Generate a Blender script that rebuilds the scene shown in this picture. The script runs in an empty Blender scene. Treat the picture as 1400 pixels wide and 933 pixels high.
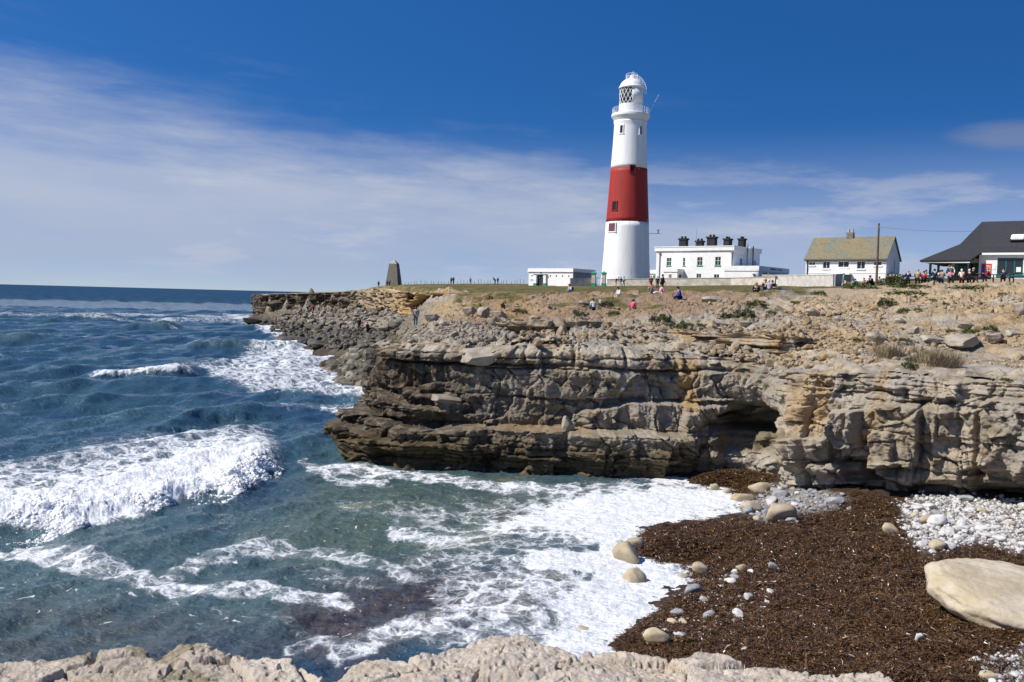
import bpy, bmesh, math, random
import numpy as np
from mathutils import Vector, Matrix
random.seed(7)
RNG = np.random.default_rng(11)
scene = bpy.context.scene
COL = scene.collection
R = math.radians
F32 = np.float32

# ------------------------------------------------------------------ camera
CAM = np.array((0.0, 0.0, 8.0)); FPX = 1250.0; CX, CY = 700.0, 466.5
PITCH = math.atan(60.0 / FPX); ROLL = math.radians(1.46)
_f = np.array((0, math.cos(PITCH), -math.sin(PITCH)))
_r0 = np.array((1.0, 0, 0)); _u0 = np.array((0, math.sin(PITCH), math.cos(PITCH)))
_r = _r0 * math.cos(ROLL) + _u0 * math.sin(ROLL)
_u = -_r0 * math.sin(ROLL) + _u0 * math.cos(ROLL)

def ray(px, py):
    return _f + _r * ((px - CX) / FPX) - _u * ((py - CY) / FPX)
def P(px, py, Y):                      # world point seen at a photo pixel, at distance Y ahead
    d = ray(px, py); return CAM + d * (Y / d[1])
def PZ(px, py, z):                     # world point seen at a photo pixel, at height z
    d = ray(px, py); return CAM + d * ((z - CAM[2]) / d[2])
def proj(X, Y, Z):
    X = np.asarray(X, float); Y = np.asarray(Y, float); Z = np.asarray(Z, float) - CAM[2]
    a = X * _r[0] + Y * _r[1] + Z * _r[2]
    b = X * _u[0] + Y * _u[1] + Z * _u[2]
    c = np.maximum(X * _f[0] + Y * _f[1] + Z * _f[2], 0.05)
    return CX + FPX * a / c, CY - FPX * b / c

# ------------------------------------------------------------------ numpy noise
def _h(ix, iy, iz, seed):
    h = (ix.astype(np.uint32) * np.uint32(374761393)) ^ (iy.astype(np.uint32) * np.uint32(668265263)) \
        ^ (iz.astype(np.uint32) * np.uint32(2246822519)) ^ np.uint32((seed * 3266489917) & 0xffffffff)
    h = (h ^ (h >> np.uint32(15))) * np.uint32(2246822519)
    h = (h ^ (h >> np.uint32(13))) * np.uint32(3266489917)
    h = h ^ (h >> np.uint32(16))
    return h.astype(F32) * F32(1.0 / 4294967295.0)
def vn(x, y, z=0.0, seed=0):           # value noise, -1..1
    x, y, z = np.broadcast_arrays(np.asarray(x, F32), np.asarray(y, F32), np.asarray(z, F32))
    fx, fy, fz = np.floor(x), np.floor(y), np.floor(z)
    ix, iy, iz = fx.astype(np.int64), fy.astype(np.int64), fz.astype(np.int64)
    tx, ty, tz = x - fx, y - fy, z - fz
    tx = tx * tx * tx * (tx * (tx * 6 - 15) + 10); ty = ty * ty * ty * (ty * (ty * 6 - 15) + 10); tz = tz * tz * (3 - 2 * tz)
    def pl(k):
        a = _h(ix, iy, iz + k, seed); b = _h(ix + 1, iy, iz + k, seed)
        c = _h(ix, iy + 1, iz + k, seed); d = _h(ix + 1, iy + 1, iz + k, seed)
        a = a + (b - a) * tx; c = c + (d - c) * tx
        return a + (c - a) * ty
    p0 = pl(0)
    if np.any(tz): p0 = p0 + (pl(1) - p0) * tz
    return p0 * 2 - 1
def fbm(x, y, z=0.0, o=4, g=0.5, seed=0, ridge=False):
    s = 0; a = 1.0; t = 0; f = 1.0
    for i in range(o):
        n = vn(np.asarray(x) * f + 17.3 * i, np.asarray(y) * f - 9.1 * i, np.asarray(z) * f + 3.7 * i if not np.isscalar(z) or z else 0.0, seed + i)
        s = s + a * ((1 - 2 * np.abs(n)) if ridge else n); t += a; a *= g; f *= 2.03
    return s / t
def vor(x, y, seed=0, jit=0.9):        # F1, F2, hash of nearest, offset to the nearest point
    x = np.asarray(x, F32); y = np.asarray(y, F32)
    ix, iy = np.floor(x).astype(np.int64), np.floor(y).astype(np.int64)
    f1 = np.full(x.shape, 9, F32); f2 = f1.copy(); hid = np.zeros_like(f1); ox = np.zeros_like(f1); oy = np.zeros_like(f1)
    zz = np.zeros_like(ix)
    for i in (-1, 0, 1):
        for j in (-1, 0, 1):
            cx, cy = ix + i, iy + j
            px = cx + 0.5 + jit * (_h(cx, cy, zz, seed) - 0.5); py = cy + 0.5 + jit * (_h(cx, cy, zz + 1, seed) - 0.5)
            dx, dy = (x - px).astype(F32), (y - py).astype(F32)
            d = np.sqrt(dx * dx + dy * dy)
            n = d < f1
            f2 = np.where(n, f1, np.minimum(f2, d))
            hid = np.where(n, _h(cx, cy, zz + 2, seed), hid); ox = np.where(n, dx, ox); oy = np.where(n, dy, oy)
            f1 = np.where(n, d, f1)
    return f1, f2, hid, ox, oy
def frac(h, k): return (h * k) % 1.0
def ss(a, b, x):
    t = np.clip((np.asarray(x, float) - a) / (b - a), 0, 1); return t * t * (3 - 2 * t)
def facets(x, y, size, amp, seed):     # broken-rock planes
    f1, f2, h, ox, oy = vor(np.asarray(x) / size, np.asarray(y) / size, seed)
    return amp * ((frac(h, 97.3) - .5) * 1.6 * ox + (frac(h, 41.7) - .5) * 1.6 * oy + (h - .5) * .9), f2 - f1
def interp(x, *kv):
    kv = sorted(kv); return np.interp(x, [k for k, v in kv], [v for k, v in kv])
def sd_poly(x, y, poly):               # signed distance to a polygon, negative inside
    shp = np.shape(x); x = np.ravel(x); y = np.ravel(y)
    p = np.asarray(poly, float); n = len(p); best = np.full(x.shape, 1e18); ins = np.zeros(x.shape, bool)
    for i in range(n):
        a, b = p[i], p[(i + 1) % n]; e = b - a
        t = np.clip(((x - a[0]) * e[0] + (y - a[1]) * e[1]) / (e @ e + 1e-12), 0, 1)
        best = np.minimum(best, (x - a[0] - t * e[0]) ** 2 + (y - a[1] - t * e[1]) ** 2)
        c = (a[1] > y) != (b[1] > y)
        with np.errstate(divide='ignore', invalid='ignore'):
            xi = (b[0] - a[0]) * (y - a[1]) / (b[1] - a[1] if b[1] != a[1] else 1e-12) + a[0]
        ins ^= c & (x < xi)
    d = np.sqrt(best); return np.where(ins, -d, d).reshape(shp)
def d_line(x, y, pts):
    best = np.full(np.shape(x), 1e18); p = np.asarray(pts, float)
    for a, b in zip(p[:-1], p[1:]):
        e = b - a; t = np.clip(((x - a[0]) * e[0] + (y - a[1]) * e[1]) / (e @ e + 1e-12), 0, 1)
        best = np.minimum(best, (x - a[0] - t * e[0]) ** 2 + (y - a[1] - t * e[1]) ** 2)
    return np.sqrt(best)
class TPS:
    def __init__(self, xy, v, lam=1e-3):
        xy = np.asarray(xy, float); n = len(xy); self.c = xy
        K = self.k(xy) + lam * np.eye(n); Pm = np.hstack([np.ones((n, 1)), xy])
        A = np.zeros((n + 3, n + 3)); A[:n, :n] = K; A[:n, n:] = Pm; A[n:, :n] = Pm.T
        self.w = np.linalg.solve(A, np.concatenate([v, np.zeros(3)]))
    def k(self, q):
        d2 = ((q[:, None, :] - self.c[None]) ** 2).sum(-1); return 0.5 * d2 * np.log(d2 + 1e-12)
    def __call__(self, x, y):
        q = np.stack([np.ravel(x), np.ravel(y)], -1); o = np.empty(len(q))
        for i in range(0, len(q), 60000):
            s = q[i:i + 60000]; o[i:i + 60000] = self.k(s) @ self.w[:-3] + self.w[-3] + s @ self.w[-2:]
        return o.reshape(np.shape(x))

# ------------------------------------------------------------------ mesh helpers
def npmesh(name, v, faces, attrs=None, smooth=True):
    me = bpy.data.meshes.new(name); v = np.asarray(v, F32).reshape(-1, 3)
    faces = np.asarray(faces, np.int32); k = faces.shape[1]; nf = len(faces)
    me.vertices.add(len(v)); me.vertices.foreach_set('co', v.ravel())
    me.loops.add(nf * k); me.loops.foreach_set('vertex_index', faces.ravel())
    me.polygons.add(nf); me.polygons.foreach_set('loop_start', np.arange(0, nf * k, k, dtype=np.int32))
    me.polygons.foreach_set('use_smooth', np.full(nf, smooth))
    me.update(calc_edges=True)
    for n, a in (attrs or {}).items():
        at = me.attributes.new(n, 'FLOAT', 'POINT'); at.data.foreach_set('value', np.asarray(a, F32).ravel())
    return me
def grid_faces(n, m, keep=None):
    i = np.arange(n * m).reshape(n, m)
    q = np.stack([i[:-1, :-1], i[:-1, 1:], i[1:, 1:], i[1:, :-1]], -1)
    if keep is not None: q = q[keep]
    return q.reshape(-1, 4)
def compact(v, f, attrs=None):
    used = np.unique(f); mp = np.full(len(v), -1, np.int64); mp[used] = np.arange(len(used))
    return v[used], mp[f], {k: np.ravel(a)[used] for k, a in (attrs or {}).items()}
def link(name, me, mat=None, parent=None):
    o = bpy.data.objects.new(name, me); COL.objects.link(o)
    if mat is not None and me is not None:
        if not me.materials: me.materials.append(mat)
    if parent is not None: o.parent = parent
    return o
def tag(o, label=None, cat=None, group=None, kind=None):
    if label: o['label'] = label
    if cat: o['category'] = cat
    if group: o['group'] = group
    if kind: o['kind'] = kind
    return o
def empty(name, loc, rz=0.0, label=None, cat=None, group=None):
    o = bpy.data.objects.new(name, None); COL.objects.link(o); o.empty_display_size = .3
    o.location = [float(c) for c in loc]; o.rotation_euler = (0, 0, rz)
    return tag(o, label, cat, group)
def bm_obj(name, bm, mat, parent=None, smooth=False):
    me = bpy.data.meshes.new(name); bm.normal_update(); bm.to_mesh(me); bm.free()
    if smooth:
        for p in me.polygons: p.use_smooth = True
    return link(name, me, mat, parent)
def B(): return bmesh.new()
def box(bm, x0, x1, y0, y1, z0, z1):
    v = [bm.verts.new(c) for c in ((x0, y0, z0), (x1, y0, z0), (x1, y1, z0), (x0, y1, z0), (x0, y0, z1), (x1, y0, z1), (x1, y1, z1), (x0, y1, z1))]
    for f in ((3, 2, 1, 0), (4, 5, 6, 7), (0, 1, 5, 4), (1, 2, 6, 5), (2, 3, 7, 6), (3, 0, 4, 7)): bm.faces.new([v[i] for i in f])
    return bm
def tube(bm, a, b, r0, r1=None, n=8):
    a, b = Vector(a), Vector(b); r1 = r0 if r1 is None else r1; d = (b - a).normalized()
    q = Vector((1, 0, 0)) if abs(d.x) < .8 else Vector((0, 1, 0)); s = d.cross(q).normalized(); t = d.cross(s)
    A = []; C = []
    for i in range(n):
        w = 2 * math.pi * i / n; e = s * math.cos(w) + t * math.sin(w)
        A.append(bm.verts.new(a + e * r0)); C.append(bm.verts.new(b + e * r1))
    for i in range(n): j = (i + 1) % n; bm.faces.new((A[i], C[i], C[j], A[j]))
    bm.faces.new(A); bm.faces.new(C[::-1]); bmesh.ops.recalc_face_normals(bm, faces=bm.faces[:]); return bm
def lathe(bm, prof, n=48, cap=True):
    rows = []
    for r, z in prof: rows.append([bm.verts.new((r * math.cos(2 * math.pi * i / n), r * math.sin(2 * math.pi * i / n), z)) for i in range(n)])
    for a, b in zip(rows[:-1], rows[1:]):
        for i in range(n): j = (i + 1) % n; bm.faces.new((a[i], a[j], b[j], b[i]))
    if cap: bm.faces.new(rows[0][::-1]); bm.faces.new(rows[-1])
    return bm
def prism(bm, prof, y0, y1, axis='y'):   # polygon in (x,z) swept along y (or (y,z) swept along x)
    mk = (lambda p, t: (p[0], t, p[1])) if axis == 'y' else (lambda p, t: (t, p[0], p[1]))
    a = [bm.verts.new(mk(p, y0)) for p in prof]; b = [bm.verts.new(mk(p, y1)) for p in prof]; n = len(prof)
    bm.faces.new(a); bm.faces.new(b[::-1])
    for i in range(n): j = (i + 1) % n; bm.faces.new((a[j], a[i], b[i], b[j]))
    bmesh.ops.recalc_face_normals(bm, faces=bm.faces[:]); return bm
def copy_thing(o):
    c = o.copy(); COL.objects.link(c)
    for ch in list(o.children):
        d = ch.copy(); COL.objects.link(d); d.parent = c
        for g in list(ch.children): e = g.copy(); COL.objects.link(e); e.parent = d
    return c

# ------------------------------------------------------------------ materials
class NT:
    def __init__(self, name):
        self.m = bpy.data.materials.new(name); self.m.use_nodes = True
        self.t = self.m.node_tree; self.b = self.t.nodes['Principled BSDF']; self.out = self.t.nodes['Material Output']
    def n(self, typ, **kw):
        x = self.t.nodes.new(typ)
        for k, v in kw.items():
            if k.startswith('i_'): x.inputs[k[2:].replace('_', ' ')].default_value = v
            else: setattr(x, k, v)
        return x
    def l(self, a, b): self.t.links.new(a, b); return self
    def attr(self, name): return self.n('ShaderNodeAttribute', attribute_name=name).outputs['Fac']
    def pos(self): return self.n('ShaderNodeNewGeometry').outputs['Position']
    def objc(self): return self.n('ShaderNodeTexCoord').outputs['Object']
    def noise(self, vec, scale, detail=5, rough=.55, sc=None):
        if sc: 
            mp = self.n('ShaderNodeMapping'); mp.inputs['Scale'].default_value = sc; self.l(vec, mp.inputs[0]); vec = mp.outputs[0]
        x = self.n('ShaderNodeTexNoise'); x.inputs['Scale'].default_value = scale; x.inputs['Detail'].default_value = detail
        x.inputs['Roughness'].default_value = rough; self.l(vec, x.inputs['Vector']); return x.outputs['Fac']
    def voro(self, vec, scale, feature='F1', out='Distance'):
        x = self.n('ShaderNodeTexVoronoi', feature=feature); x.inputs['Scale'].default_value = scale
        self.l(vec, x.inputs['Vector']); return x.outputs[out]
    def math(self, op, a, b=None, c=None, clamp=False):
        x = self.n('ShaderNodeMath', operation=op, use_clamp=clamp)
        for i, v in enumerate((a, b, c)):
            if v is None: continue
            if isinstance(v, (int, float)): x.inputs[i].default_value = v
            else: self.l(v, x.inputs[i])
        return x.outputs[0]
    def step(self, x, a, b, lo=0.0, hi=1.0):
        m = self.n('ShaderNodeMapRange', interpolation_type='SMOOTHSTEP')
        for k, v in (('From Min', a), ('From Max', b), ('To Min', lo), ('To Max', hi)): m.inputs[k].default_value = v
        self.l(x, m.inputs['Value']); return m.outputs[0]
    def mix(self, f, a, b):
        x = self.n('ShaderNodeMix', data_type='RGBA')
        for s, v in ((x.inputs[0], f), (x.inputs[6], a), (x.inputs[7], b)):
            if isinstance(v, (int, float)): s.default_value = v
            elif isinstance(v, tuple): s.default_value = (*v, 1)
            else: self.l(v, s)
        return x.outputs[2]
    def bump(self, h, strength=.5, dist=.05, prev=None):
        x = self.n('ShaderNodeBump'); x.inputs['Strength'].default_value = strength; x.inputs['Distance'].default_value = dist
        self.l(h, x.inputs['Height'])
        if prev is not None: self.l(prev, x.inputs['Normal'])
        return x.outputs[0]
    def done(self, col, rough=.85, normal=None, spec=.3):
        if isinstance(col, tuple): self.b.inputs['Base Color'].default_value = (*col, 1)
        else: self.l(col, self.b.inputs['Base Color'])
        if isinstance(rough, (int, float)): self.b.inputs['Roughness'].default_value = rough
        else: self.l(rough, self.b.inputs['Roughness'])
        self.b.inputs['Specular IOR Level'].default_value = spec
        if normal is not None: self.l(normal, self.b.inputs['Normal'])
        return self.m
_MC = {}
def plain(name, col, rough=.6, var=.12, scale=3.0, spec=.3, bump=0.0):   # a colour with slight mottling
    if name in _MC: return _MC[name]
    n = NT(name); nz = n.noise(n.objc(), scale, 6)
    dk = tuple(c * (1 - var) for c in col); lt = tuple(min(1, c * (1 + var)) for c in col)
    c = n.mix(n.step(nz, .3, .7), dk, lt)
    nm = n.bump(n.noise(n.objc(), scale * 12, 4), bump, .01) if bump else None
    _MC[name] = n.done(c, rough, nm, spec); return _MC[name]
# ================================================================== TERRAIN
def tps_from(pts, mode):
    xy = []; v = []
    for a in pts:
        if mode == 'py':
            px, py, Y = a; p = P(px, py, Y); z = p[2]
        else: px, Y, z = a
        xy.append((px / 300.0, math.log(Y) * 2.6)); v.append(z)
    return TPS(xy, np.array(v), 2e-3)
G_PTS = [(524, 470, 47), (540, 469, 46.5), (600, 471, 45), (640, 474, 43.5), (720, 473, 43), (800, 473, 42.5), (870, 480, 42.5), (950, 494, 42.2),
    (1010, 500, 41.6), (1060, 508, 40), (1110, 512, 36.5), (1210, 513, 34.5), (1300, 522, 33), (1400, 530, 31.5), (1600, 545, 28), (1900, 575, 23),
    (540, 459, 56), (620, 455, 58), (700, 452, 54), (790, 452, 52), (850, 455, 52), (900, 458, 50), (1000, 452, 50), (1060, 446, 48),
    (1150, 455, 46), (1250, 475, 42), (1340, 488, 40), (1400, 490, 38), (1600, 495, 36),
    (560, 446, 72), (620, 442, 76), (700, 430, 75), (800, 427, 68), (860, 430, 68), (930, 426, 64), (1020, 418, 62), (1100, 428, 56),
    (1200, 436, 54), (1300, 440, 50), (1400, 440, 47), (1600, 445, 46),
    (555, 432, 92), (600, 428, 95), (660, 412, 98), (620, 404, 115), (700, 409, 100), (780, 404, 95), (850, 405, 88), (930, 404, 80),
    (1000, 404, 75), (1050, 398, 72), (1120, 403, 70), (1200, 403, 68), (1300, 402, 66), (1400, 398, 62), (1600, 398, 62),
    (640, 394.5, 135), (720, 393.5, 150), (860, 392, 150), (960, 391.5, 150), (1050, 391.5, 140), (1130, 393, 120), (1200, 391, 95),
    (1320, 386.5, 85), (1400, 385, 82), (1600, 386, 82),
    (760, 391, 175), (855, 390, 185), (950, 389.5, 185), (1150, 386, 150), (1330, 382, 100), (1600, 385, 95), (1900, 392, 90),
    (538, 391, 228), (600, 389.5, 228), (500, 397, 235), (440, 400.5, 250), (370, 402.5, 262), (300, 404, 275),
    (700, 389.5, 250), (900, 388.5, 260), (1100, 384, 260), (1300, 382, 260), (700, 391, 330), (1100, 388, 330), (450, 400, 300), (1500, 384, 200)]
S_PTS = [(515, 60, -.4), (505, 72, 0), (470, 80, -.3), (445, 93, 0.1), (480, 86, .8), (520, 78, 1.8), (545, 75, 3.6), (530, 95, 3.2), (500, 105, 2.2),
    (450, 110, .5), (428, 112, -.3), (470, 130, 2.3), (410, 148, .4), (375, 155, -.3), (440, 150, 1.5), (500, 150, 3.0), (430, 190, 2.5), (470, 190, 3.5),
    (390, 190, .6), (362, 200, 0), (347, 240, .5), (330, 245, -.3), (380, 240, 2.2), (420, 240, 3.0), (360, 262, 1.2), (335, 265, -.3), (300, 262, -1),
    (250, 180, -3), (300, 120, -3), (400, 80, -3), (450, 62, -2), (500, 54, -1.5), (520, 52, -.5), (540, 55, 1.0), (360, 290, .5), (330, 300, -1),
    (545, 120, 4.2), (560, 160, 5.0), (520, 190, 4.2), (470, 230, 3.6), (200, 300, -4), (300, 330, -3), (450, 400, 0)]
G_F = tps_from(G_PTS, 'py'); S_F = tps_from(S_PTS, 'z')
def pl(*a): return [tuple(P(px, 400, Y)[:2]) for px, Y in a]
UPPER = pl((345, 292), (352, 272), (362, 262), (400, 254), (450, 240), (490, 226), (530, 196), (553, 165), (563, 135), (557, 112), (551, 92), (540, 72),
           (526, 52), (519, 48), (519, 44), (560, 42), (900, 38), (1050, 38), (1090, 34), (1400, 28), (1950, 18), (2100, 30), (2200, 400), (760, 400), (420, 330))
def terrace(z, step, k=0.75):
    q = z / step; f = q - np.floor(q); return z + k * step * (ss(.25, .75, f) - f)
def ground_z(X, Y):
    """raw land height (no fine detail)"""
    X = np.asarray(X, float); Y = np.maximum(np.asarray(Y, float), 5)
    px = CX + FPX * X / Y; lx = px / 300.0; ly = np.log(Y) * 2.6
    g = G_F(lx, np.clip(ly, 8.0, 15.1)); s = S_F(np.clip(lx, .4, 2.1), np.clip(ly, 10.0, 15.1))
    s = np.clip(s, -4, 6)
    sd = sd_poly(X, Y, UPPER)
    w = np.interp(Y, [45, 60, 110, 150, 220], [1.0, 4.5, 6.0, 2.2, 2.0])
    m = ss(0.15, -1, sd / w); m = np.where((px > 540) & (Y < 45), 1, m)
    return s + (np.maximum(g, s) - s) * m, m
def slope_zone(px, Y):   # 1 on the rubble slope and the bare rock, 0 on the turf
    Yt = interp(px, (560, 140), (640, 122), (700, 112), (780, 104), (850, 97), (930, 88), (1000, 82), (1050, 70), (1120, 68), (1200, 74), (1300, 80), (1400, 78), (1700, 76))
    return ss(3, -3, Y - Yt + 4 * vn(px / 25, Y / 8, 0, 5))
def ground_full(X, Y):
    z, m = ground_z(X, Y)
    px = CX + FPX * X / Y
    rk = slope_zone(px, Y)
    lumps = fbm(X / 5.0, Y / 5.0, 0, 5, .55, 3)
    # bedding: ledges stepping down the slope
    zt = terrace(z + .4 * lumps, np.interp(Y, [30, 44, 60, 75], [.26, .30, .5, .6]) * (1 + .25 * vn(X / 12, Y / 12, 0, 8)), .95)
    fa, ed = facets(X, Y, 1.1, .55, 21); fb, ed2 = facets(X, Y, .42, .22, 22)
    deck = ss(620, 700, px) * ss(1000, 930, px) * ss(44, 46, Y) * ss(56, 52, Y)
    amp = ss(30, 48, Y) * (.35 + .65 * ss(-.5, .6, vn(X / 7, Y / 9, 0, 12)))
    rocky = (zt - z) * .9 + amp * (fa + fb) * .8
    turf = .10 * lumps + .05 * fbm(X / 1.2, Y / 1.2, 0, 3, .5, 4)
    shore = .25 * fbm(X / 3.0, Y / 3.0, 0, 4, .5, 31) + facets(X, Y, 1.6, .6, 33)[0]
    z2 = z + m * (rk * rocky + (1 - rk) * turf) + (1 - m) * shore * np.interp(Y, [60, 200], [.8, 1.3])
    # eroded earth lip under the turf edge
    return z2, m, rk

nx, ny = 1500, 760
pxs = np.linspace(150, 2000, nx); Ys = np.concatenate([np.exp(np.linspace(math.log(24), math.log(300), ny - 14)), np.linspace(303, 420, 14)])
gpx, gY = np.meshgrid(pxs, Ys); gX = (gpx - CX) / FPX * gY
gz, gm, grk = ground_full(gX, gY)
gz = np.where(gY > 330, gz - (gY - 330) * .25, gz)
# the turf lip: a short earthy drop where the turf ends
gpy = proj(gX, gY, gz)[1]
CL_PTS = [(380, 546, 72), (410, 533, 62), (440, 523, 55), (470, 517, 50), (500, 519, 47.2), (530, 535, 45.6), (560, 560, 44.8), (640, 640, 43.0), (720, 720, 42.4), (800, 800, 42.1),
    (880, 880, 42.2), (950, 950, 42.5), (1000, 1000, 42.2), (1040, 1040, 41.3), (1068, 1066, 39.8), (1080, 1079, 37.6), (1095, 1095, 35.9), (1130, 1130, 35.3),
    (1180, 1180, 34.7), (1210, 1210, 33.9), (1260, 1260, 33.3), (1320, 1320, 32.6), (1400, 1400, 31.4), (1500, 1500, 29.3), (1650, 1650, 26), (1900, 1900, 21.5)]
def resample(pts, n, sm=9):
    u = np.array([p[0] for p in pts], float); X = np.array([P(p[1], 450, p[2])[0] for p in pts]); Y = np.array([p[2] for p in pts], float)
    uu = np.linspace(u[0], u[-1], n * 4); x = np.interp(uu, u, X); y = np.interp(uu, u, Y)
    s = np.concatenate([[0], np.cumsum(np.hypot(np.diff(x), np.diff(y)))]); t = np.linspace(0, s[-1], n)
    x, y, uu = np.interp(t, s, x), np.interp(t, s, y), np.interp(t, s, uu)
    k = max(3, int(sm)) | 1; ker = np.hanning(k + 2)[1:-1]; ker /= ker.sum()
    pad = k // 2
    def smo(a):
        b = np.concatenate([a[0] + (a[0] - a[1:pad + 1])[::-1], a, a[-1] + (a[-1] - a[-pad - 1:-1])[::-1]]); return np.convolve(b, ker, 'valid')
    xs, ys = smo(x), smo(y); tx, ty = np.gradient(smo(xs)), np.gradient(smo(ys)); L = np.hypot(tx, ty)
    return t, uu, xs, ys, ty / L, -tx / L          # s, u, X, Y, outward normal (seaward)
NCU = 1500
cs, cu, cX, cY, cnx, cny = resample(CL_PTS, NCU, 41)
# cut the ground away in front of the near cliff
near = (gY < 60)
poly_cl = list(zip(cX[::8] - cnx[::8] * 1.1, cY[::8] - cny[::8] * 1.1)) + [(60, 20), (60, 60), (-5, 75)]
sdc = np.full(gX.shape, 5.0); sdc[near] = sd_poly(gX[near], gY[near], poly_cl)
poly_cl2 = list(zip(cX[::8], cY[::8])) + [(60, 20), (60, 60), (-5, 75)]
keepv = (gY >= 60) | (sdc < 0) | ((gpx < 545) & (gm < .5) & (gY > 49.5) & (gpx < 700 + (gY - 50) * 3 - 181))
kf = keepv[:-1, :-1] | keepv[1:, 1:] | keepv[:-1, 1:] | keepv[1:, :-1]
gf = grid_faces(ny, nx, kf)
# surface kinds
Xn, Yn = gX, gY
nz1 = fbm(gX / 6, gY / 10, 0, 4, .55, 41); nz2 = fbm(gX / 2.0, gY / 3, 0, 4, .55, 42)
grass = (1 - grk) * ss(88, 84.5, gpx * 0 + 80)          # turf everywhere beyond the slope
grass = (1 - grk)
track = ss(1070, 1120, gpx + 12 * nz1) * ss(97, 90, gY) * ss(60, 66, gY)      # the trodden gravel track
grass = grass * (1 - track) * ss(-.75, -.35, nz2 + .9)
grass = np.maximum(grass, grk * gm * ss(.2, .5, nz1) * ss(60, 70, gY) * ss(1120, 1080, gpx) * .7)
grass = np.maximum(grass, gm * ss(600, 650, gpx + 20 * nz2) * ss(840, 770, gpx + 30 * nz2) * ss(86, 96, gY + 5 * nz1) * ss(-.5, .4, nz2 + .1) * .8)
grass = grass * ss(485, 520, gpx)
earth = gm * grk * ss(54, 64, gY + 5 * nz2) * ss(600, 660, gpx) * ss(1080, 1020, gpx)
ochre = gm * np.maximum(ss(112, 98, gY) * ss(66, 80, gY) * ss(545, 570, gpx) * ss(760, 700, gpx), .55 * ss(1020, 1130, gpx + 35 * nz1) * ss(37, 44, gY) * ss(70, 50, gY + 8 * nz1)) * ss(-.3, .35, nz2 + .1)
dirt = np.maximum(track, gm * grk * ss(52, 62, gY) * ss(1060, 1120, gpx))
wetdark = (1 - gm) * ss(2.2, .4, gz + .5 * nz2)
greenalg = (1 - gm) * ss(.1, .5, nz1 + .15) * ss(120, 100, gY)
gv, gf2, ga = compact(np.stack([gX, gY, gz], -1).reshape(-1, 3), gf, dict(grass=grass, earth=earth, ochre=ochre, dirt=dirt, wet=wetdark, alg=greenalg, shore=1 - gm))

n = NT('ground_surface'); p = n.pos()
n1 = n.noise(p, 1.3, 8, .65); n2 = n.noise(p, .35, 6); n3 = n.noise(p, 7.0, 6, .7)
rock = n.mix(n.step(n1, .35, .68), (.17, .13, .085), (.42, .36, .27))
rock = n.mix(n.step(n2, .42, .62, 0, .7), rock, (.36, .335, .30))
c = n.mix(n.math('MULTIPLY', n.attr('dirt'), n.step(n3, .2, .6, .6, 1)), rock, n.mix(n.step(n1, .3, .7), (.30, .22, .135), (.45, .36, .24)))
c = n.mix(n.math('MULTIPLY', n.attr('ochre'), n.step(n1, .25, .6, .35, 1)), c, n.mix(n3, (.36, .21, .075), (.52, .36, .17)))
c = n.mix(n.math('MULTIPLY', n.attr('earth'), n.step(n1, .3, .62, .15, .95)), c, n.mix(n.step(n3, .3, .7), (.15, .085, .045), (.34, .22, .12)))
gr = n.mix(n.step(n1, .35, .65), (.055, .060, .018), (.125, .110, .038)); gr = n.mix(n.step(n2, .46, .62), gr, (.19, .135, .062))
c = n.mix(n.math('MULTIPLY', n.step(n.attr('grass'), .15, .75), n.step(n3, .2, .5, .75, 1)), c, gr)
sh = n.mix(n.step(n1, .35, .65), (.075, .058, .040), (.20, .17, .13))
c = n.mix(n.math('MULTIPLY', n.attr('shore'), .9), c, sh)
c = n.mix(n.math('MULTIPLY', n.attr('alg'), n.step(n3, .4, .6)), c, (.065, .075, .025))
c = n.mix(n.math('MULTIPLY', n.attr('wet'), .8), c, (.035, .028, .020))
nb = n.bump(n.noise(p, 3.5, 9, .72), .9, .16); nb = n.bump(n.voro(p, 5.0), .5, .08, nb)
M_GROUND = n.done(c, .93, nb, .15)
GROUND = link('ground', npmesh('ground', gv, gf2, ga), M_GROUND); tag(GROUND, kind='structure')
del gv, gf2, ga

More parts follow.
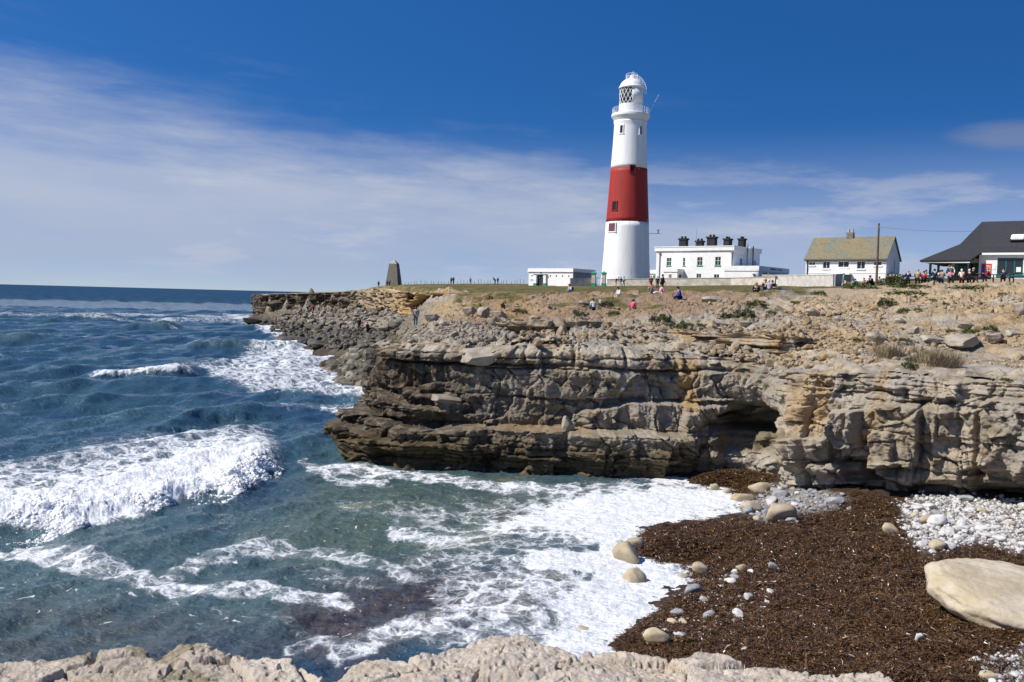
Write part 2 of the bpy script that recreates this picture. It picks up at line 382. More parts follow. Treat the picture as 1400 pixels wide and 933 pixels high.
# ================================================================== CLIFFS
def beds(s, z, edges, seed, wmin=.9, wmax=2.6, amp=.18, crack=.16, cw=.05, wob=.09):
    """layered, jointed limestone: an offset per block, with grooves along beds and joints"""
    fl_ = np.floor(s / 4.1 + .3 * vn(s / 3, z / 2, 0, seed + 8)).astype(np.int64)
    zz = z + wob * fbm(s / 3.0, z * .3, 0, 3, .5, seed + 1) + .03 * vn(s / .5, z, 0, seed + 2) + 3.2 * wob * (_h(fl_, fl_ * 0, fl_ * 0, seed + 9) - .5)
    k = np.searchsorted(edges, zz); k = np.clip(k, 0, len(edges))
    ed = np.concatenate([[-9], edges, [99]])
    dz = np.minimum(zz - ed[k], ed[k + 1] - zz)
    rs = np.random.default_rng(seed); w = rs.uniform(wmin, wmax, len(edges) + 1)[k]; ph = rs.uniform(0, 50, len(edges) + 1)[k]
    q = s / w + ph + .22 * vn(s / 1.5, z / .35, 0, seed + 3)
    f = q - np.floor(q); blk = np.floor(q).astype(np.int64)
    jj = .42 * (_h(blk, k, blk * 0, seed + 4) - .5)
    left = f < (.5 + jj * .9) * 0 + .5                                             # two joints per cell at jittered places
    ds = np.minimum(np.abs(f - .0), np.abs(1 - f)) * w
    r = _h(blk, k, blk * 0 + 1, seed); on = _h(blk, k, blk * 0 + 2, seed) > .25
    off = amp * (r * 2 - 1)
    off = off + (_h(blk, k, blk * 0 + 5, seed) - .5) * .35 * (f - .5) * w
    vis = .15 + .85 * ss(-.15, .35, vn(s / 1.9 + k * 13.7, np.round(zz * 1.5) * 3.1, 0, seed + 11))
    o = off - crack * vis * np.exp(-(dz / cw) ** 2) - np.where(on, crack * .9 * np.exp(-(ds / (cw * .8)) ** 2), 0)
    o = o - .07 * vis * np.exp(-dz / .10)
    return o
def rbox(u, z, ymid, u0, u1, py0, py1, eu=6, ez=.10):
    """a rounded patch given by its pixel extent on the face"""
    zt = CAM[2] - (py0 - (389 + .0254 * u)) * ymid / FPX; zb = CAM[2] - (py1 - (389 + .0254 * u)) * ymid / FPX
    return ss(0, eu, u - u0) * ss(0, eu, u1 - u) * ss(0, ez, zt - z) * ss(0, ez, z - zb)
def close_up(name, rows_v, n, m, attrs, mat):
    return link(name, npmesh(name, rows_v.reshape(-1, 3), grid_faces(n, m), attrs), mat)

NCZ = 300
top_gx, top_gy = cX - cnx * 1.0, cY - cny * 1.0
ctop = ground_z(top_gx, top_gy)[0]
ctop = np.where(cu < 500, np.interp(cu, [380, 420, 470, 500], [3.8, 4.8, 5.5, 5.65]), ctop)
ker = np.hanning(61); ker /= ker.sum(); ctop = np.convolve(np.pad(ctop, 30, 'edge'), ker, 'valid')
cbase = -0.9
nface = NCZ - 40
tt = np.linspace(0, 1, nface)
U = np.repeat(cu[None], nface, 0); S = np.repeat(cs[None], nface, 0); YM = np.repeat(cY[None], nface, 0)
Z = cbase + (ctop[None] - cbase) * tt[:, None]
o = np.zeros_like(Z)
z1 = interp(U, (380, 1.2), (440, 1.8), (470, 2.05), (520, 2.15), (590, 1.75), (620, 1.7), (660, 1.95), (800, 2.05), (1000, 1.95), (1070, 1.6), (1400, 1.2))
a1 = interp(U, (380, .2), (430, .4), (462, .75), (490, 1.0), (520, 1.3), (545, 1.4), (580, 1.2), (620, .95), (690, 1.25), (800, 1.25), (900, 1.0), (960, .7), (1010, .3), (1060, 0), (1900, 0))
wig = .12 * vn(S / 1.7, Z * 0, 0, 61)
o += a1 * ss(-.05, .16, z1 + wig - Z)
z1b = z1 - .62; o += interp(U, (430, 0), (462, .55), (520, .7), (580, .5), (640, .15), (720, 0)) * ss(-.03, .12, z1b + wig - Z)      # a second, lower step at the point
o -= interp(U, (440, .5), (700, .6), (1000, .45), (1070, 0)) * ss(.95, .35, Z)                                # wave-cut foot
z2 = interp(U, (500, 3.1), (540, 2.9), (560, 2.75), (600, 2.75), (640, 2.5), (780, 2.5), (800, 2.9), (850, 3.15), (860, 3.3), (1000, 3.35), (1070, 3.2))
a2 = interp(U, (470, .2), (505, .45), (530, .55), (545, .8), (600, .85), (612, .25), (640, .1), (780, .1), (800, .45), (830, .75), (990, .7), (1005, .2), (1040, 0), (1900, 0))
o += a2 * ss(-.04, .12, z2 + .6 * wig - Z)
z3 = interp(U, (500, 3.5), (560, 3.35), (640, 3.2)); o += interp(U, (540, 0), (560, .45), (620, .5), (645, 0), (1900, 0)) * ss(-.03, .1, z3 + wig - Z) * ss(2.4, 2.6, Z)
o += .10 * (2.8 - Z) * ss(1070, 1040, U)
# cap bed, overhanging at the point
zc = 4.78 + .1 * vn(S / 4, Z * 0, 0, 63)
o += interp(U, (430, .2), (520, .5), (600, .55), (630, .25), (700, .12), (900, .15), (1000, 0), (1900, 0)) * ss(0, .10, Z - zc)
o -= .22 * np.exp(-((Z - zc) / .07) ** 2) * interp(U, (430, .6), (520, 1.5), (620, 1.4), (700, .8), (950, .4), (1010, 0), (1900, 0))
cap_block = np.abs(((S + 0.4 * vn(S / 3, Z * 0, 0, 64)) / 2.3) % 1 - .5) * 2
o -= .30 * ss(.86, 1.0, cap_block) * ss(0, .1, Z - zc) * ss(1010, 960, U)
o -= .55 * ss(.55, 0, ctop[None] - Z) ** 2 * ss(1075, 1040, U)                # rounded crest
# the cave
cz0 = interp(U, (980, 2.75), (1020, 3.2), (1060, 3.75), (1078, 3.6)) + .45 * facets(S, Z, .9, .9, 652)[0] + .12 * vn(S / .5, Z / .5, 0, 65)
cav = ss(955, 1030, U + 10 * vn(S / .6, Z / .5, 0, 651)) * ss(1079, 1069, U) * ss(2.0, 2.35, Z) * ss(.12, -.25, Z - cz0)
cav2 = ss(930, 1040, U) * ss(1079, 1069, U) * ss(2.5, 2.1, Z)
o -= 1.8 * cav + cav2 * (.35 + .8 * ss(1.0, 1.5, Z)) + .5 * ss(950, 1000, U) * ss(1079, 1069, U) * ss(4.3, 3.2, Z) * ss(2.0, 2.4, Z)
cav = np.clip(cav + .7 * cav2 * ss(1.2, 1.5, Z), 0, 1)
o += .5 * rbox(U, Z, 42, 945, 1012, 545, 566, 10, .1) + .35 * rbox(U, Z, 42, 925, 1000, 562, 600, 10, .15)
# right-hand buttresses
rt = ss(1076, 1086, U)
o -= rt * .95 * ss(.25, -.15, (Z - interp(U, (1080, 1.35), (1200, 1.45), (1300, 1.5), (1400, 1.75), (1900, 1.8))) + .18 * vn(S / 1.1, Z * 0, 0, 66)) * interp(U, (1078, .5), (1110, .6), (1250, 1.15), (1340, .9), (1400, 1.3), (1900, 1.3))
o -= rt * .35 * np.clip(Z - 4.35, 0, 3) ** 1.3
for (u0, u1, y0, y1, am, eu, ez) in ((1143, 1192, 560, 613, 1.05, 2.5, .06), (1126, 1150, 575, 612, .6, 5, .08), (1203, 1266, 552, 640, .7, 5, .12), (1208, 1258, 628, 682, .4, 4, .08), (1085, 1100, 600, 668, .45, 3, .08), (1178, 1204, 560, 606, .3, 3, .08),
        (1280, 1345, 560, 660, .25, 4, .1), (1352, 1452, 545, 665, .85, 6, .12), (1090, 1108, 555, 640, .5, 3, .1), (1112, 1185, 634, 668, .55, 4, .07), (1098, 1142, 598, 634, .4, 3, .06), (1290, 1318, 552, 600, .25, 3, .06),
        (1160, 1204, 606, 628, .30, 5, .08), (1158, 1206, 624, 664, -.55, 8, .10), (1268, 1292, 548, 610, .35, 6, .2), (1240, 1330, 520, 552, .35, 18, .2), (1220, 1246, 632, 652, -.35, 4, .05),
        (1330, 1420, 640, 700, -.7, 20, .25), (1450, 1560, 560, 690, -.5, 25, .3), (1580, 1750, 520, 690, .6, 25, .3), (1100, 1140, 540, 580, -.25, 8, .1)):
    o += am * rbox(U, Z, np.interp(U, cu, cY), u0, u1, y0, y1, eu, ez)
# beds and joints, broken faces, weathering
EDG = np.array([.95, 2.05, 3.42, 4.78, 5.28])
lowk = ss(2.2, 1.6, Z)
rs_ = ss(1070, 1085, U)
o += beds(S, Z, EDG, 71, 1.9, 4.6, .15, .17, .05) * (1 - rs_ * .25)
tipk = ss(720, 600, U) * ss(3.4, 3.1, Z)
o += tipk * beds(S + 17, Z, np.array([.4, .85, 1.3, 1.7, 2.1, 2.6, 3.1]), 72, .8, 2.0, .34, .14, .04)
o += beds(S + 40, Z, np.array([.2, .6, .8, 1.2, 1.45, 1.9]), 73, .8, 2.4, .06, .08, .03) * lowk * (1 - .6 * rs_) * (1 - tipk) * ss(1000, 950, U)
o += beds(S + 9, Z, np.array([4.45, 4.62, 4.9, 5.05, 5.3, 5.45, 5.7]), 74, .5, 1.6, .06, .06, .03) * rs_ * ss(4.2, 4.6, Z)
big, be = facets(S + .3 * fbm(S / 1.5, Z / 1.5, 0, 3, .5, 751), Z * .72, 1.5, .62, 75); md, me_ = facets(S + .12 * vn(S / .5, Z / .5, 0, 752), Z * .9, .55, .26, 76); sm, se = facets(S, Z, .19, .06, 77)
pn = np.floor(S / 2.4 + .16 * vn(S / 2, Z / .8, 0, 741) + .1 * Z).astype(np.int64); pq = np.abs((S / 2.4 + .16 * vn(S / 2, Z / .8, 0, 741) + .1 * Z) % 1 - .5) * 2; bq = np.searchsorted(np.array([2.05, 3.42, 4.78]), Z)
o += (.42 * (_h(pn, bq, pn * 0, 742) - .5) - .20 * ss(.955, 1.0, pq) * (_h(pn, bq, pn * 0 + 1, 743) > .3)) * ss(1.7, 2.0, Z) * ss(5.0, 4.8, Z)
fstr = interp(U, (440, .7), (640, .55), (900, .7), (1070, .75), (1200, .7), (1900, .75))
b2, b2e = facets(S + .2 * vn(S / .8, Z / .8, 0, 753), Z, .85, .34, 754)
o += (big + md * .9 + b2) * fstr + sm * .9
o -= .10 * np.exp(-(be / .05) ** 2) * ss(.35, .6, vn(S / 2, Z / 2, 0, 78) + .5)
flute = fbm(S / .55, Z / 1.9, 0, 4, .55, 79); o += (.12 * flute + .13 * fbm(S / .75 + .4 * vn(S, Z, 0, 9), Z / 3.2, 0, 4, .6, 792, ridge=True)) * ss(1.9, 2.5, Z) * ss(4.95, 4.6, Z) * (1 - .55 * rs_)
o += .09 * fbm(S / .8, Z / .7, 0, 5, .58, 80) + .05 * fbm(S / .18, Z / .18, 0, 4, .6, 81)
smooth_foot = ss(1.25, .9, Z) * ss(985, 1010, U)
VX = cX[None] + cnx[None] * o; VY = cY[None] + cny[None] * o; VZ = Z + .03 * fbm(S / .3, Z / .3, 0, 3, .5, 83)
# crest: the strip turns inland over the top and meets the ground sheet
ntop = NCZ - nface; k = np.linspace(0, 1, ntop + 1)[1:, None]
otop = o[-1][None]; ob = otop + (-3.4 - otop) * k
TX = cX[None] + cnx[None] * ob; TY = cY[None] + cny[None] * ob
gtz = ground_full(TX, TY)[0]
TZ = VZ[-1][None] * (1 - ss(0, .55, k)) + (gtz + .06 * ss(1, .75, k) - .10 * ss(.8, 1, k)) * ss(0, .55, k)
TZ += (.10 * fbm(TX / .5, TY / .5, 0, 4, .55, 84) + facets(TX, TY, .6, .16, 85)[0]) * ss(0, .2, k) * ss(1, .7, k)
V = np.stack([np.vstack([VX, TX]), np.vstack([VY, TY]), np.vstack([VZ, TZ])], -1)
UU = np.vstack([U, np.repeat(cu[None], ntop, 0)]); SS_ = np.vstack([S, np.repeat(cs[None], ntop, 0)]); ZZ = V[..., 2]
w1 = fbm(SS_ / 2.5, ZZ / 2.0, 0, 4, .55, 86)
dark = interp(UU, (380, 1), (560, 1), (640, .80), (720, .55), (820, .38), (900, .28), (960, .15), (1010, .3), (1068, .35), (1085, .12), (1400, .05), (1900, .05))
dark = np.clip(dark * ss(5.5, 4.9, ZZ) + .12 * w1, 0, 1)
weed = np.clip(ss(1.9, 1.0, ZZ + .25 * w1) * ss(1010, 930, UU), 0, 1)
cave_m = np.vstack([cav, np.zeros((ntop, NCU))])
och = np.clip(np.exp(-((UU - 945 + 8 * w1) / 14) ** 2) * ss(2.6, 3.4, ZZ) * ss(5.6, 5.0, ZZ) + ss(1085, 1095, UU) * ss(1145, 1125, UU) * ss(2.6, 3.4, ZZ) * .55 + ss(1190, 1200, UU) * ss(1218, 1206, UU) * .35
     + ss(1.9, 2.0, ZZ) * ss(2.25, 2.1, ZZ) * ss(600, 650, UU) * ss(830, 800, UU) * .6, 0, 1)
pale = np.clip(smooth_foot if False else ss(1.3, 1.0, ZZ + .1 * w1) * ss(960, 1000, UU), 0, 1)
n = NT('cliff_rock'); p = n.pos()
a1_ = n.noise(p, 1.1, 9, .66); a2_ = n.noise(p, .45, 5); a3_ = n.noise(p, 6, 8, .7)
st = n.noise(p, 1.0, 7, .6, (2.6, 2.6, .35)); hb = n.noise(p, 1.0, 6, .6, (.5, .5, 5.0))
c = n.mix(n.step(a1_, .34, .66), (.25, .195, .13), (.47, .405, .31)); c = n.mix(n.step(a2_, .44, .62, 0, .7), c, (.36, .33, .29))
c = n.mix(n.step(hb, .52, .7, 0, .45), c, (.42, .325, .20))
c = n.mix(n.math('MULTIPLY', n.attr('ochre'), n.step(a3_, .3, .6, .4, 1)), c, (.44, .27, .10))
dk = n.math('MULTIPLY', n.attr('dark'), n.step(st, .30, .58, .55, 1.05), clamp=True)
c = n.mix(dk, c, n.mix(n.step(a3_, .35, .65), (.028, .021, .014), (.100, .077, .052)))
c = n.mix(n.math('MULTIPLY', n.attr('pale'), .85), c, n.mix(a1_, (.33, .29, .235), (.50, .45, .37)))
c = n.mix(n.math('MULTIPLY', n.attr('weed'), n.step(a1_, .3, .6, .55, .95)), c, n.mix(n.step(hb, .4, .62), (.035, .028, .016), (.13, .095, .045)))
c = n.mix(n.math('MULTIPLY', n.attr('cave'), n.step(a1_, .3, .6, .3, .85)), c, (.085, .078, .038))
nb = n.bump(n.noise(p, 4.5, 10, .72), 1.0, .12); nb = n.bump(n.noise(p, 22, 6, .7), .6, .02, nb)
M_CLIFF = n.done(c, .9, nb, .2)
CLIFF = close_up('cliff', V, NCZ, NCU, dict(dark=dark, weed=weed, ochre=och, pale=pale, cave=cave_m), M_CLIFF); tag(CLIFF, kind='structure')
CLV = V

def far_cliff(name, pts, nu, nz, base_f, top_f, seed, amp, edges, mat, shape=None, tone=None, kdepth=4.0):
    s, u, X, Y, nx_, ny_ = resample(pts, nu, 9)
    zb, zt = base_f(u), top_f(u, X - nx_ * 1.2, Y - ny_ * 1.2)
    t = np.linspace(0, 1, nz)[:, None]; Z = zb[None] + (zt - zb)[None] * t; Sg = np.repeat(s[None], nz, 0); Ug = np.repeat(u[None], nz, 0)
    o = beds(Sg, Z, edges, seed, 2, 7, .5 * amp, .45 * amp, .16) + facets(Sg, Z * 1.6, 3.2, 1.5 * amp, seed + 5)[0] + facets(Sg, Z * 1.5, 1.1, .55 * amp, seed + 6)[0] + .3 * amp * fbm(Sg / 1.2, Z / 1.0, 0, 4, .6, seed + 7)
    if shape is not None: o = o + shape(Ug, Z, t)
    VX = X[None] + nx_[None] * o; VY = Y[None] + ny_[None] * o
    k = np.linspace(0, 1, 9)[1:, None]; ob = o[-1][None] + (-kdepth - o[-1][None]) * k
    TX = X[None] + nx_[None] * ob; TY = Y[None] + ny_[None] * ob; gz_ = ground_full(TX, TY)[0] - .25 * ss(.7, 1, k)
    TZ = Z[-1][None] * (1 - ss(0, .6, k)) + gz_ * ss(0, .6, k)
    V = np.stack([np.vstack([VX, TX]), np.vstack([VY, TY]), np.vstack([Z, TZ])], -1)
    UU = np.vstack([Ug, np.repeat(u[None], 8, 0)])
    at = dict(dark=V[..., 0] * 0, weed=V[..., 0] * 0, ochre=V[..., 0] * 0, pale=V[..., 0] * 0, cave=V[..., 0] * 0)
    at.update(tone(UU, V[..., 2]) if tone else {})
    ob_ = close_up(name, V, nz + 8, nu, at, mat); tag(ob_, kind='structure'); return ob_
def g_top(u, X, Y): return ground_z(X, Y)[0]
far_cliff('headland_cliff', [(0, 352, 290), (10, 353, 274), (20, 362, 263), (40, 400, 255), (60, 450, 241), (80, 490, 227), (100, 530, 197), (120, 552, 166), (135, 560, 150)], 520, 90,
    lambda u: np.interp(u, [0, 20, 60, 100, 135], [0.0, 1.0, 2.6, 3.6, 4.2]), g_top, 91, 1.0, np.array([3.4, 5.5, 7.2]), M_CLIFF,
    lambda U, Z, t: .8 - 1.0 * ss(.2, .0, t) - 2.2 * ss(.6, 1, np.abs(((U + 4) / 13) % 1 - .5) * 2) * ss(90, 60, U),
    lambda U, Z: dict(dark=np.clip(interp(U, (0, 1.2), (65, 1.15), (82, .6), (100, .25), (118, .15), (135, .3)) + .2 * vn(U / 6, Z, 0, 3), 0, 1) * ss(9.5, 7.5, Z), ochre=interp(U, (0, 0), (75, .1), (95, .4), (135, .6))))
far_cliff('earth_cliff', [(0, 553, 150), (12, 557, 134), (25, 575, 127), (45, 600, 121), (60, 618, 117), (72, 632, 118), (85, 642, 126)], 300, 80,
    lambda u: np.interp(u, [0, 85], [4.6, 5.0]), lambda u, X, Y: np.clip(ground_z(X, Y)[0] + .1, 6.8, 8.45) - .5 * ss(66, 85, u), 131, .8, np.array([5.6, 6.4, 7.3, 7.9]), M_CLIFF,
    lambda U, Z, t: .5 - 2.3 * ss(10, 20, U) * ss(66, 56, U) * ss(.25, .5, t) * ss(.93, .80, t + .06 * vn(U / 4, Z, 0, 5)) + .3 * ss(.85, .95, t) + .9 * fbm(U / 5, Z * 1.2, 0, 4, .6, 8),
    lambda U, Z: dict(ochre=np.clip(.9 + .2 * vn(U / 5, Z * 2, 0, 5), 0, 1), dark=.25 * ss(.2, .6, vn(U / 4, Z * 2, 0, 6))))

def ledge_cliff(name, pts, zb, zt, seed, amp, edges, dk, oc, shp=None, kd=2.6):
    far_cliff(name, pts, 420, 70, lambda u: zb + 0 * u, lambda u, X, Y: zt + .12 * vn(u / 9, 0 * u, 0, seed), seed, amp, np.array(edges), M_CLIFF, shp, lambda U, Z: dict(dark=np.clip(dk + .25 * vn(U / 7, Z * 2, 0, seed), 0, 1), ochre=np.clip(oc * (.5 + vn(U / 6, Z, 0, seed + 1)), 0, 1)), kd)
ledge_cliff('rock_ledge', [(676, 676, 55), (688, 688, 51.8), (715, 715, 50.6), (745, 745, 50.4), (770, 770, 50.2), (790, 790, 50.4), (803, 803, 51.0), (812, 812, 54)], 5.2, 6.72, 161, .34, [5.7, 6.1, 6.45], .12, .25,
    lambda U, Z, t: .35 * ss(6.3, 6.45, Z) - 1.5 * ss(756, 764, U) * ss(804, 796, U) * ss(6.45, 6.3, Z) + .5 * ss(6.45, 6.3, Z) * fbm(U / 5, Z * 2.5, 0, 3, .6, 5) * ss(760, 750, U))
ledge_cliff('rock_ledge', [(808, 808, 54), (822, 822, 51.5), (850, 850, 50.4), (880, 880, 50.2), (900, 900, 51.5), (912, 912, 54)], 5.2, 6.35, 171, .30, [5.5, 5.7, 5.9, 6.1], .1, .15)
ledge_cliff('rock_ledge', [(915, 915, 50), (935, 935, 47.5), (960, 960, 46.4), (1000, 1000, 45.2), (1035, 1035, 44.2), (1065, 1065, 43.0), (1092, 1092, 43.2), (1110, 1110, 45.5)], 5.2, 6.45, 181, .26, [5.35, 5.5, 5.62, 5.8, 5.95, 6.1, 6.25], .05, .5)
# ================================================================== BEACH
B_PTS = [(PZ(px, py, 0)[0], PZ(px, py, 0)[1], z) for px, py, z in ((905, 690, -.25), (960, 662, .12), (1010, 680, .05), (1000, 702, .05), (940, 720, .12), (885, 735, .16), (860, 760, .02), (940, 782, .02), (905, 800, .0), (880, 835, .0), (850, 880, 0), (820, 920, -.05))]
B_PTS += [(2, 30, -.5), (3, 38, -.5), (0, 22, -.7), (-1, 14, -.6), (7, 41, .1), (9.6, 40, .20), (11.3, 36, .62), (13, 33, .95), (15.5, 31, 1.15), (18, 29, 1.35), (22, 25, 1.7),
          (9.0, 33, .5), (7.5, 28, .55), (10, 26, .9), (12, 28.5, 1.05), (9, 22, .95), (12, 23, 1.25), (15, 25, 1.4), (7, 20, .7), (5, 17, .3), (8, 15, .8), (12, 16, 1.4), (18, 18, 2.0), (4, 11, .2), (12, 9, 1.8)]
BF = TPS([(a / 6, b / 6) for a, b, _ in B_PTS], np.array([c for *_, c in B_PTS]), 2e-3)
def beach_z(X, Y):
    z = BF(np.asarray(X) / 6, np.asarray(Y) / 6)
    px, py = proj(X, Y, z)
    heap = .28 * ss(14, -14, np.hypot((px - 925) / 1.9, (py - 745) / .62) - 22) + .22 * ss(10, -10, np.hypot((px - 990) / 1.6, (py - 655) / .5) - 20)
    return z + heap, px, py
bx = np.linspace(-4, 34, 760); by = np.linspace(7.5, 44, 730)
BX, BY = np.meshgrid(bx, by); BZ, bpx, bpy_ = beach_z(BX, BY)
BZ = BZ + .20 * fbm(BX / 1.5, BY / 1.5, 0, 4, .55, 201) + .07 * fbm(BX / .25, BY / .25, 0, 4, .6, 202)
SHINGLE = [((1232, 690), (1250, 684), (1300, 676), (1420, 690), (1460, 720), (1420, 752), (1390, 755), (1350, 738), (1300, 745), (1262, 758), (1240, 730)),
           ((1010, 700), (1030, 672), (1060, 662), (1120, 672), (1160, 684), (1140, 694), (1095, 700), (1080, 712), (1040, 712)),
           ((1345, 905), (1375, 890), (1420, 880), (1440, 933), (1350, 933))]
shing = np.max([ss(6, -6, sd_poly(bpx, bpy_, q)) for q in SHINGLE], 0)
bf = grid_faces(730, 760)
n = NT('beach_wrack'); p = n.pos(); q1 = n.noise(p, 5, 8, .7); q2 = n.noise(p, .8, 5)
c = n.mix(n.step(q1, .35, .68), (.016, .008, .004), (.075, .038, .016)); c = n.mix(n.step(q2, .4, .65, 0, .6), c, (.045, .030, .020))
c = n.mix(n.math('MULTIPLY', n.attr('shingle'), n.step(q1, .35, .55, .5, 1)), c, n.mix(q1, (.14, .12, .10), (.42, .39, .36)))
nb = n.bump(n.noise(p, 14, 8, .75), 1.0, .06); nb = n.bump(n.voro(p, 11), .5, .05, nb)
M_BEACH = n.done(c, .55, nb, .5)
BEACH = link('beach', npmesh('beach', np.stack([BX, BY, BZ], -1), bf, dict(shingle=shing)), M_BEACH); tag(BEACH, kind='structure')

# ================================================================== FOREGROUND LEDGE
LEDGE = [(-700, 925), (-300, 915), (-100, 905), (0, 905), (30, 906), (60, 900), (100, 898), (130, 893), (165, 889), (185, 884), (205, 890), (215, 896), (240, 886), (270, 880), (295, 882), (306, 893), (330, 899), (370, 904), (410, 909),
         (424, 917), (440, 930), (470, 926), (484, 914), (492, 898), (520, 894), (560, 896), (576, 899), (580, 897), (620, 886), (660, 872), (690, 863), (715, 866), (740, 880), (770, 890), (790, 893), (800, 897), (812, 894), (850, 893), (880, 896), (930, 902),
         (950, 903), (975, 897), (1000, 900), (1030, 911), (1050, 913), (1090, 914), (1110, 922), (1130, 918), (1180, 920), (1225, 923), (1245, 936), (1300, 950), (1400, 965), (1600, 985), (2100, 1010)]
fpx = np.concatenate([np.linspace(-3600, -70, 180)[:-1], np.linspace(-70, 1490, 1160), np.linspace(1490, 5000, 163)[1:]]); NF = len(fpx); lz = 6.15
ey = np.interp(fpx, [a for a, b in LEDGE], [b for a, b in LEDGE]) - 9 - 5 * ss(900, 1000, fpx) + 1.6 * fbm(fpx / 9, fpx * 0, 0, 4, .6, 301)
ey = np.convolve(np.pad(ey, 7, 'edge'), np.ones(15) / 15, 'valid')
eY = np.array([PZ(a, b, lz)[1] for a, b in zip(fpx, ey)])
nr = 420; tr = np.linspace(0, 1, nr)[:, None]
# rows: from behind the camera forward to the edge, then down the seaward face
flat = 330; t1 = np.linspace(0, 1, flat)[:, None] ** .55
FY = np.vstack([-1.5 + (eY[None] + 1.5) * t1, np.repeat(eY[None], nr - flat, 0)])
dn = np.linspace(0, 1, nr - flat + 1)[1:, None] ** 1.8
FYY = FY.copy(); FYY[flat:] += .10 * np.sin(dn * 1.5) - dn * 1.2
rad = (fpx[None] - CX) / FPX
FX = rad * np.maximum(FYY, .9 + 0 * FYY) + 0 * FYY
k1 = fbm(FX / .35, FYY / .35, 0, 6, .60, 302); k2 = fbm(FX / .06, FYY / .06, 0, 4, .6, 303); ck, ce = facets(FX, FYY, .42, .14, 304); c2, ce2 = facets(FX, FYY, .11, .05, 305)
pit = np.clip(vn(FX / .03, FYY / .03, 0, 306) - .22, 0, 1) * ss(-.3, .3, vn(FX / .2, FYY / .2, 0, 310)) * 1.6
k1 = k1 * .75; k3 = .6 * fbm(FX / .14, FYY / .14, 0, 5, .62, 309, ridge=True)
det = .045 * k1 + .014 * k2 + .010 * k3 + np.clip(ck, -.04, .02) * .6 + c2 * .14 - .03 * pit - .05 * np.exp(-(ce / .03) ** 2) * ss(0, .4, k1 + .3)
FZ = np.full(FX.shape, lz) + det * np.vstack([ss(0, .3, t1) * np.ones((1, NF)), np.ones((nr - flat, NF))])
FZ -= .04 * ss(.92, 1.0, np.vstack([t1, np.ones((nr - flat, 1))]))
FZ[flat:] -= dn * 7.5
FYY[flat:] += .3 * k1[flat:] * dn + np.clip(ck[flat:], -.1, .1) * dn
lich = ss(.0, .45, fbm(FX / .8, FYY / .8, 0, 3, .5, 307) + np.interp(fpx, [-200, 0, 250, 420, 500], [.5, .4, .2, -.2, -.5])[None])
n = NT('ledge_rock'); p = n.pos(); a = n.noise(p, 5, 10, .7); b_ = n.noise(p, 55, 8, .75); d = n.noise(p, 1.6, 5)
c = n.mix(n.step(a, .33, .66), (.44, .37, .30), (.64, .565, .475)); c = n.mix(n.step(d, .45, .62, 0, .5), c, (.58, .47, .34)); c = n.mix(n.step(b_, .57, .68, 0, .8), c, (.20, .15, .105))
c = n.mix(n.math('MULTIPLY', n.attr('lichen'), n.step(a, .42, .58)), c, n.mix(b_, (.19, .15, .085), (.40, .34, .24)))
nb = n.bump(n.noise(p, 18, 12, .8), .7, .03); nb = n.bump(n.voro(p, 42), .5, .010, nb); nb = n.bump(n.noise(p, 90, 8, .75), .7, .006, nb)
M_LEDGE = n.done(c, .92, nb, .2)
LEDGE_OB = link('ledge', npmesh('ledge', np.stack([FX, FYY, FZ], -1), grid_faces(nr, NF), dict(lichen=lich)), M_LEDGE); tag(LEDGE_OB, kind='structure')
# ================================================================== SEA
sY = np.concatenate([np.exp(np.linspace(math.log(7.0), math.log(330), 1000)), np.exp(np.linspace(math.log(333), math.log(45000), 90))])
spx = np.concatenate([np.linspace(-2600, -60, 110)[:-1], np.linspace(-60, 1120, 1180), np.linspace(1120, 4000, 90)[1:]])
SPX, SY = np.meshgrid(spx, sY); SX = (SPX - CX) / FPX * SY
spy = proj(SX, SY, 0 * SX)[1]
SZ = np.zeros_like(SX)
# sheltered water of the cove is lower and choppier
cove = ss(360, 520, SPX) * ss(46, 40, SY); shel = 1 - .55 * cove
cell = np.maximum(SY * .0039, SY / FPX)
rs = np.random.default_rng(5)
for i in range(64):
    L = .55 * (34 / .55) ** (i / 63.0); th = rs.normal(0, .42) + math.radians(-22); kx, ky = math.cos(th), math.sin(th); ph = rs.uniform(0, 6.28)
    A = .0088 * L ** .90 * (1.0 if L < 12 else .42)
    fade = ss(1.6, 4.5, L / cell)
    if not np.any(fade > 0): continue
    w = 2 * math.pi / L; q = (SX * kx + SY * ky) * w + ph + 1.1 * vn(SX / (L * 2.2), SY / (L * 2.2), 0, 400 + i)
    s_ = .5 + .5 * np.sin(q); SZ += A * (2.2 * s_ ** 2.1 - .75) * fade
SZ *= shel
SZ *= .62 + .38 * ss(36, 60, SY); chop = (fbm(SX / .8, SY / .5, 0, 4, .58, 470, ridge=True) * .05 + .02 * fbm(SX / .25, SY / .18, 0, 3, .6, 471)) * ss(90, 40, SY); SZ += chop
FO = np.zeros_like(SX)
n5 = fbm(SX / 3.0, SY / 3.0, 0, 5, .55, 480); n6 = fbm(SX / .8, SY / .8, 0, 4, .55, 481)
jx, jy = SPX + 14 * n5 + 6 * n6, spy + (9 * n5 + 4 * n6) * np.clip(35 / SY, .12, 1)
near_s = SY < 700
def stroke(pts, w, s, soft=.7):
    global FO
    d = d_line(jx, jy, pts); FO = np.maximum(FO, s * ss(w, w * (1 - soft), d) * near_s)
def patch(pts, soft, s):
    global FO
    FO = np.maximum(FO, s * ss(soft, -soft, sd_poly(jx, jy, pts)) * near_s)
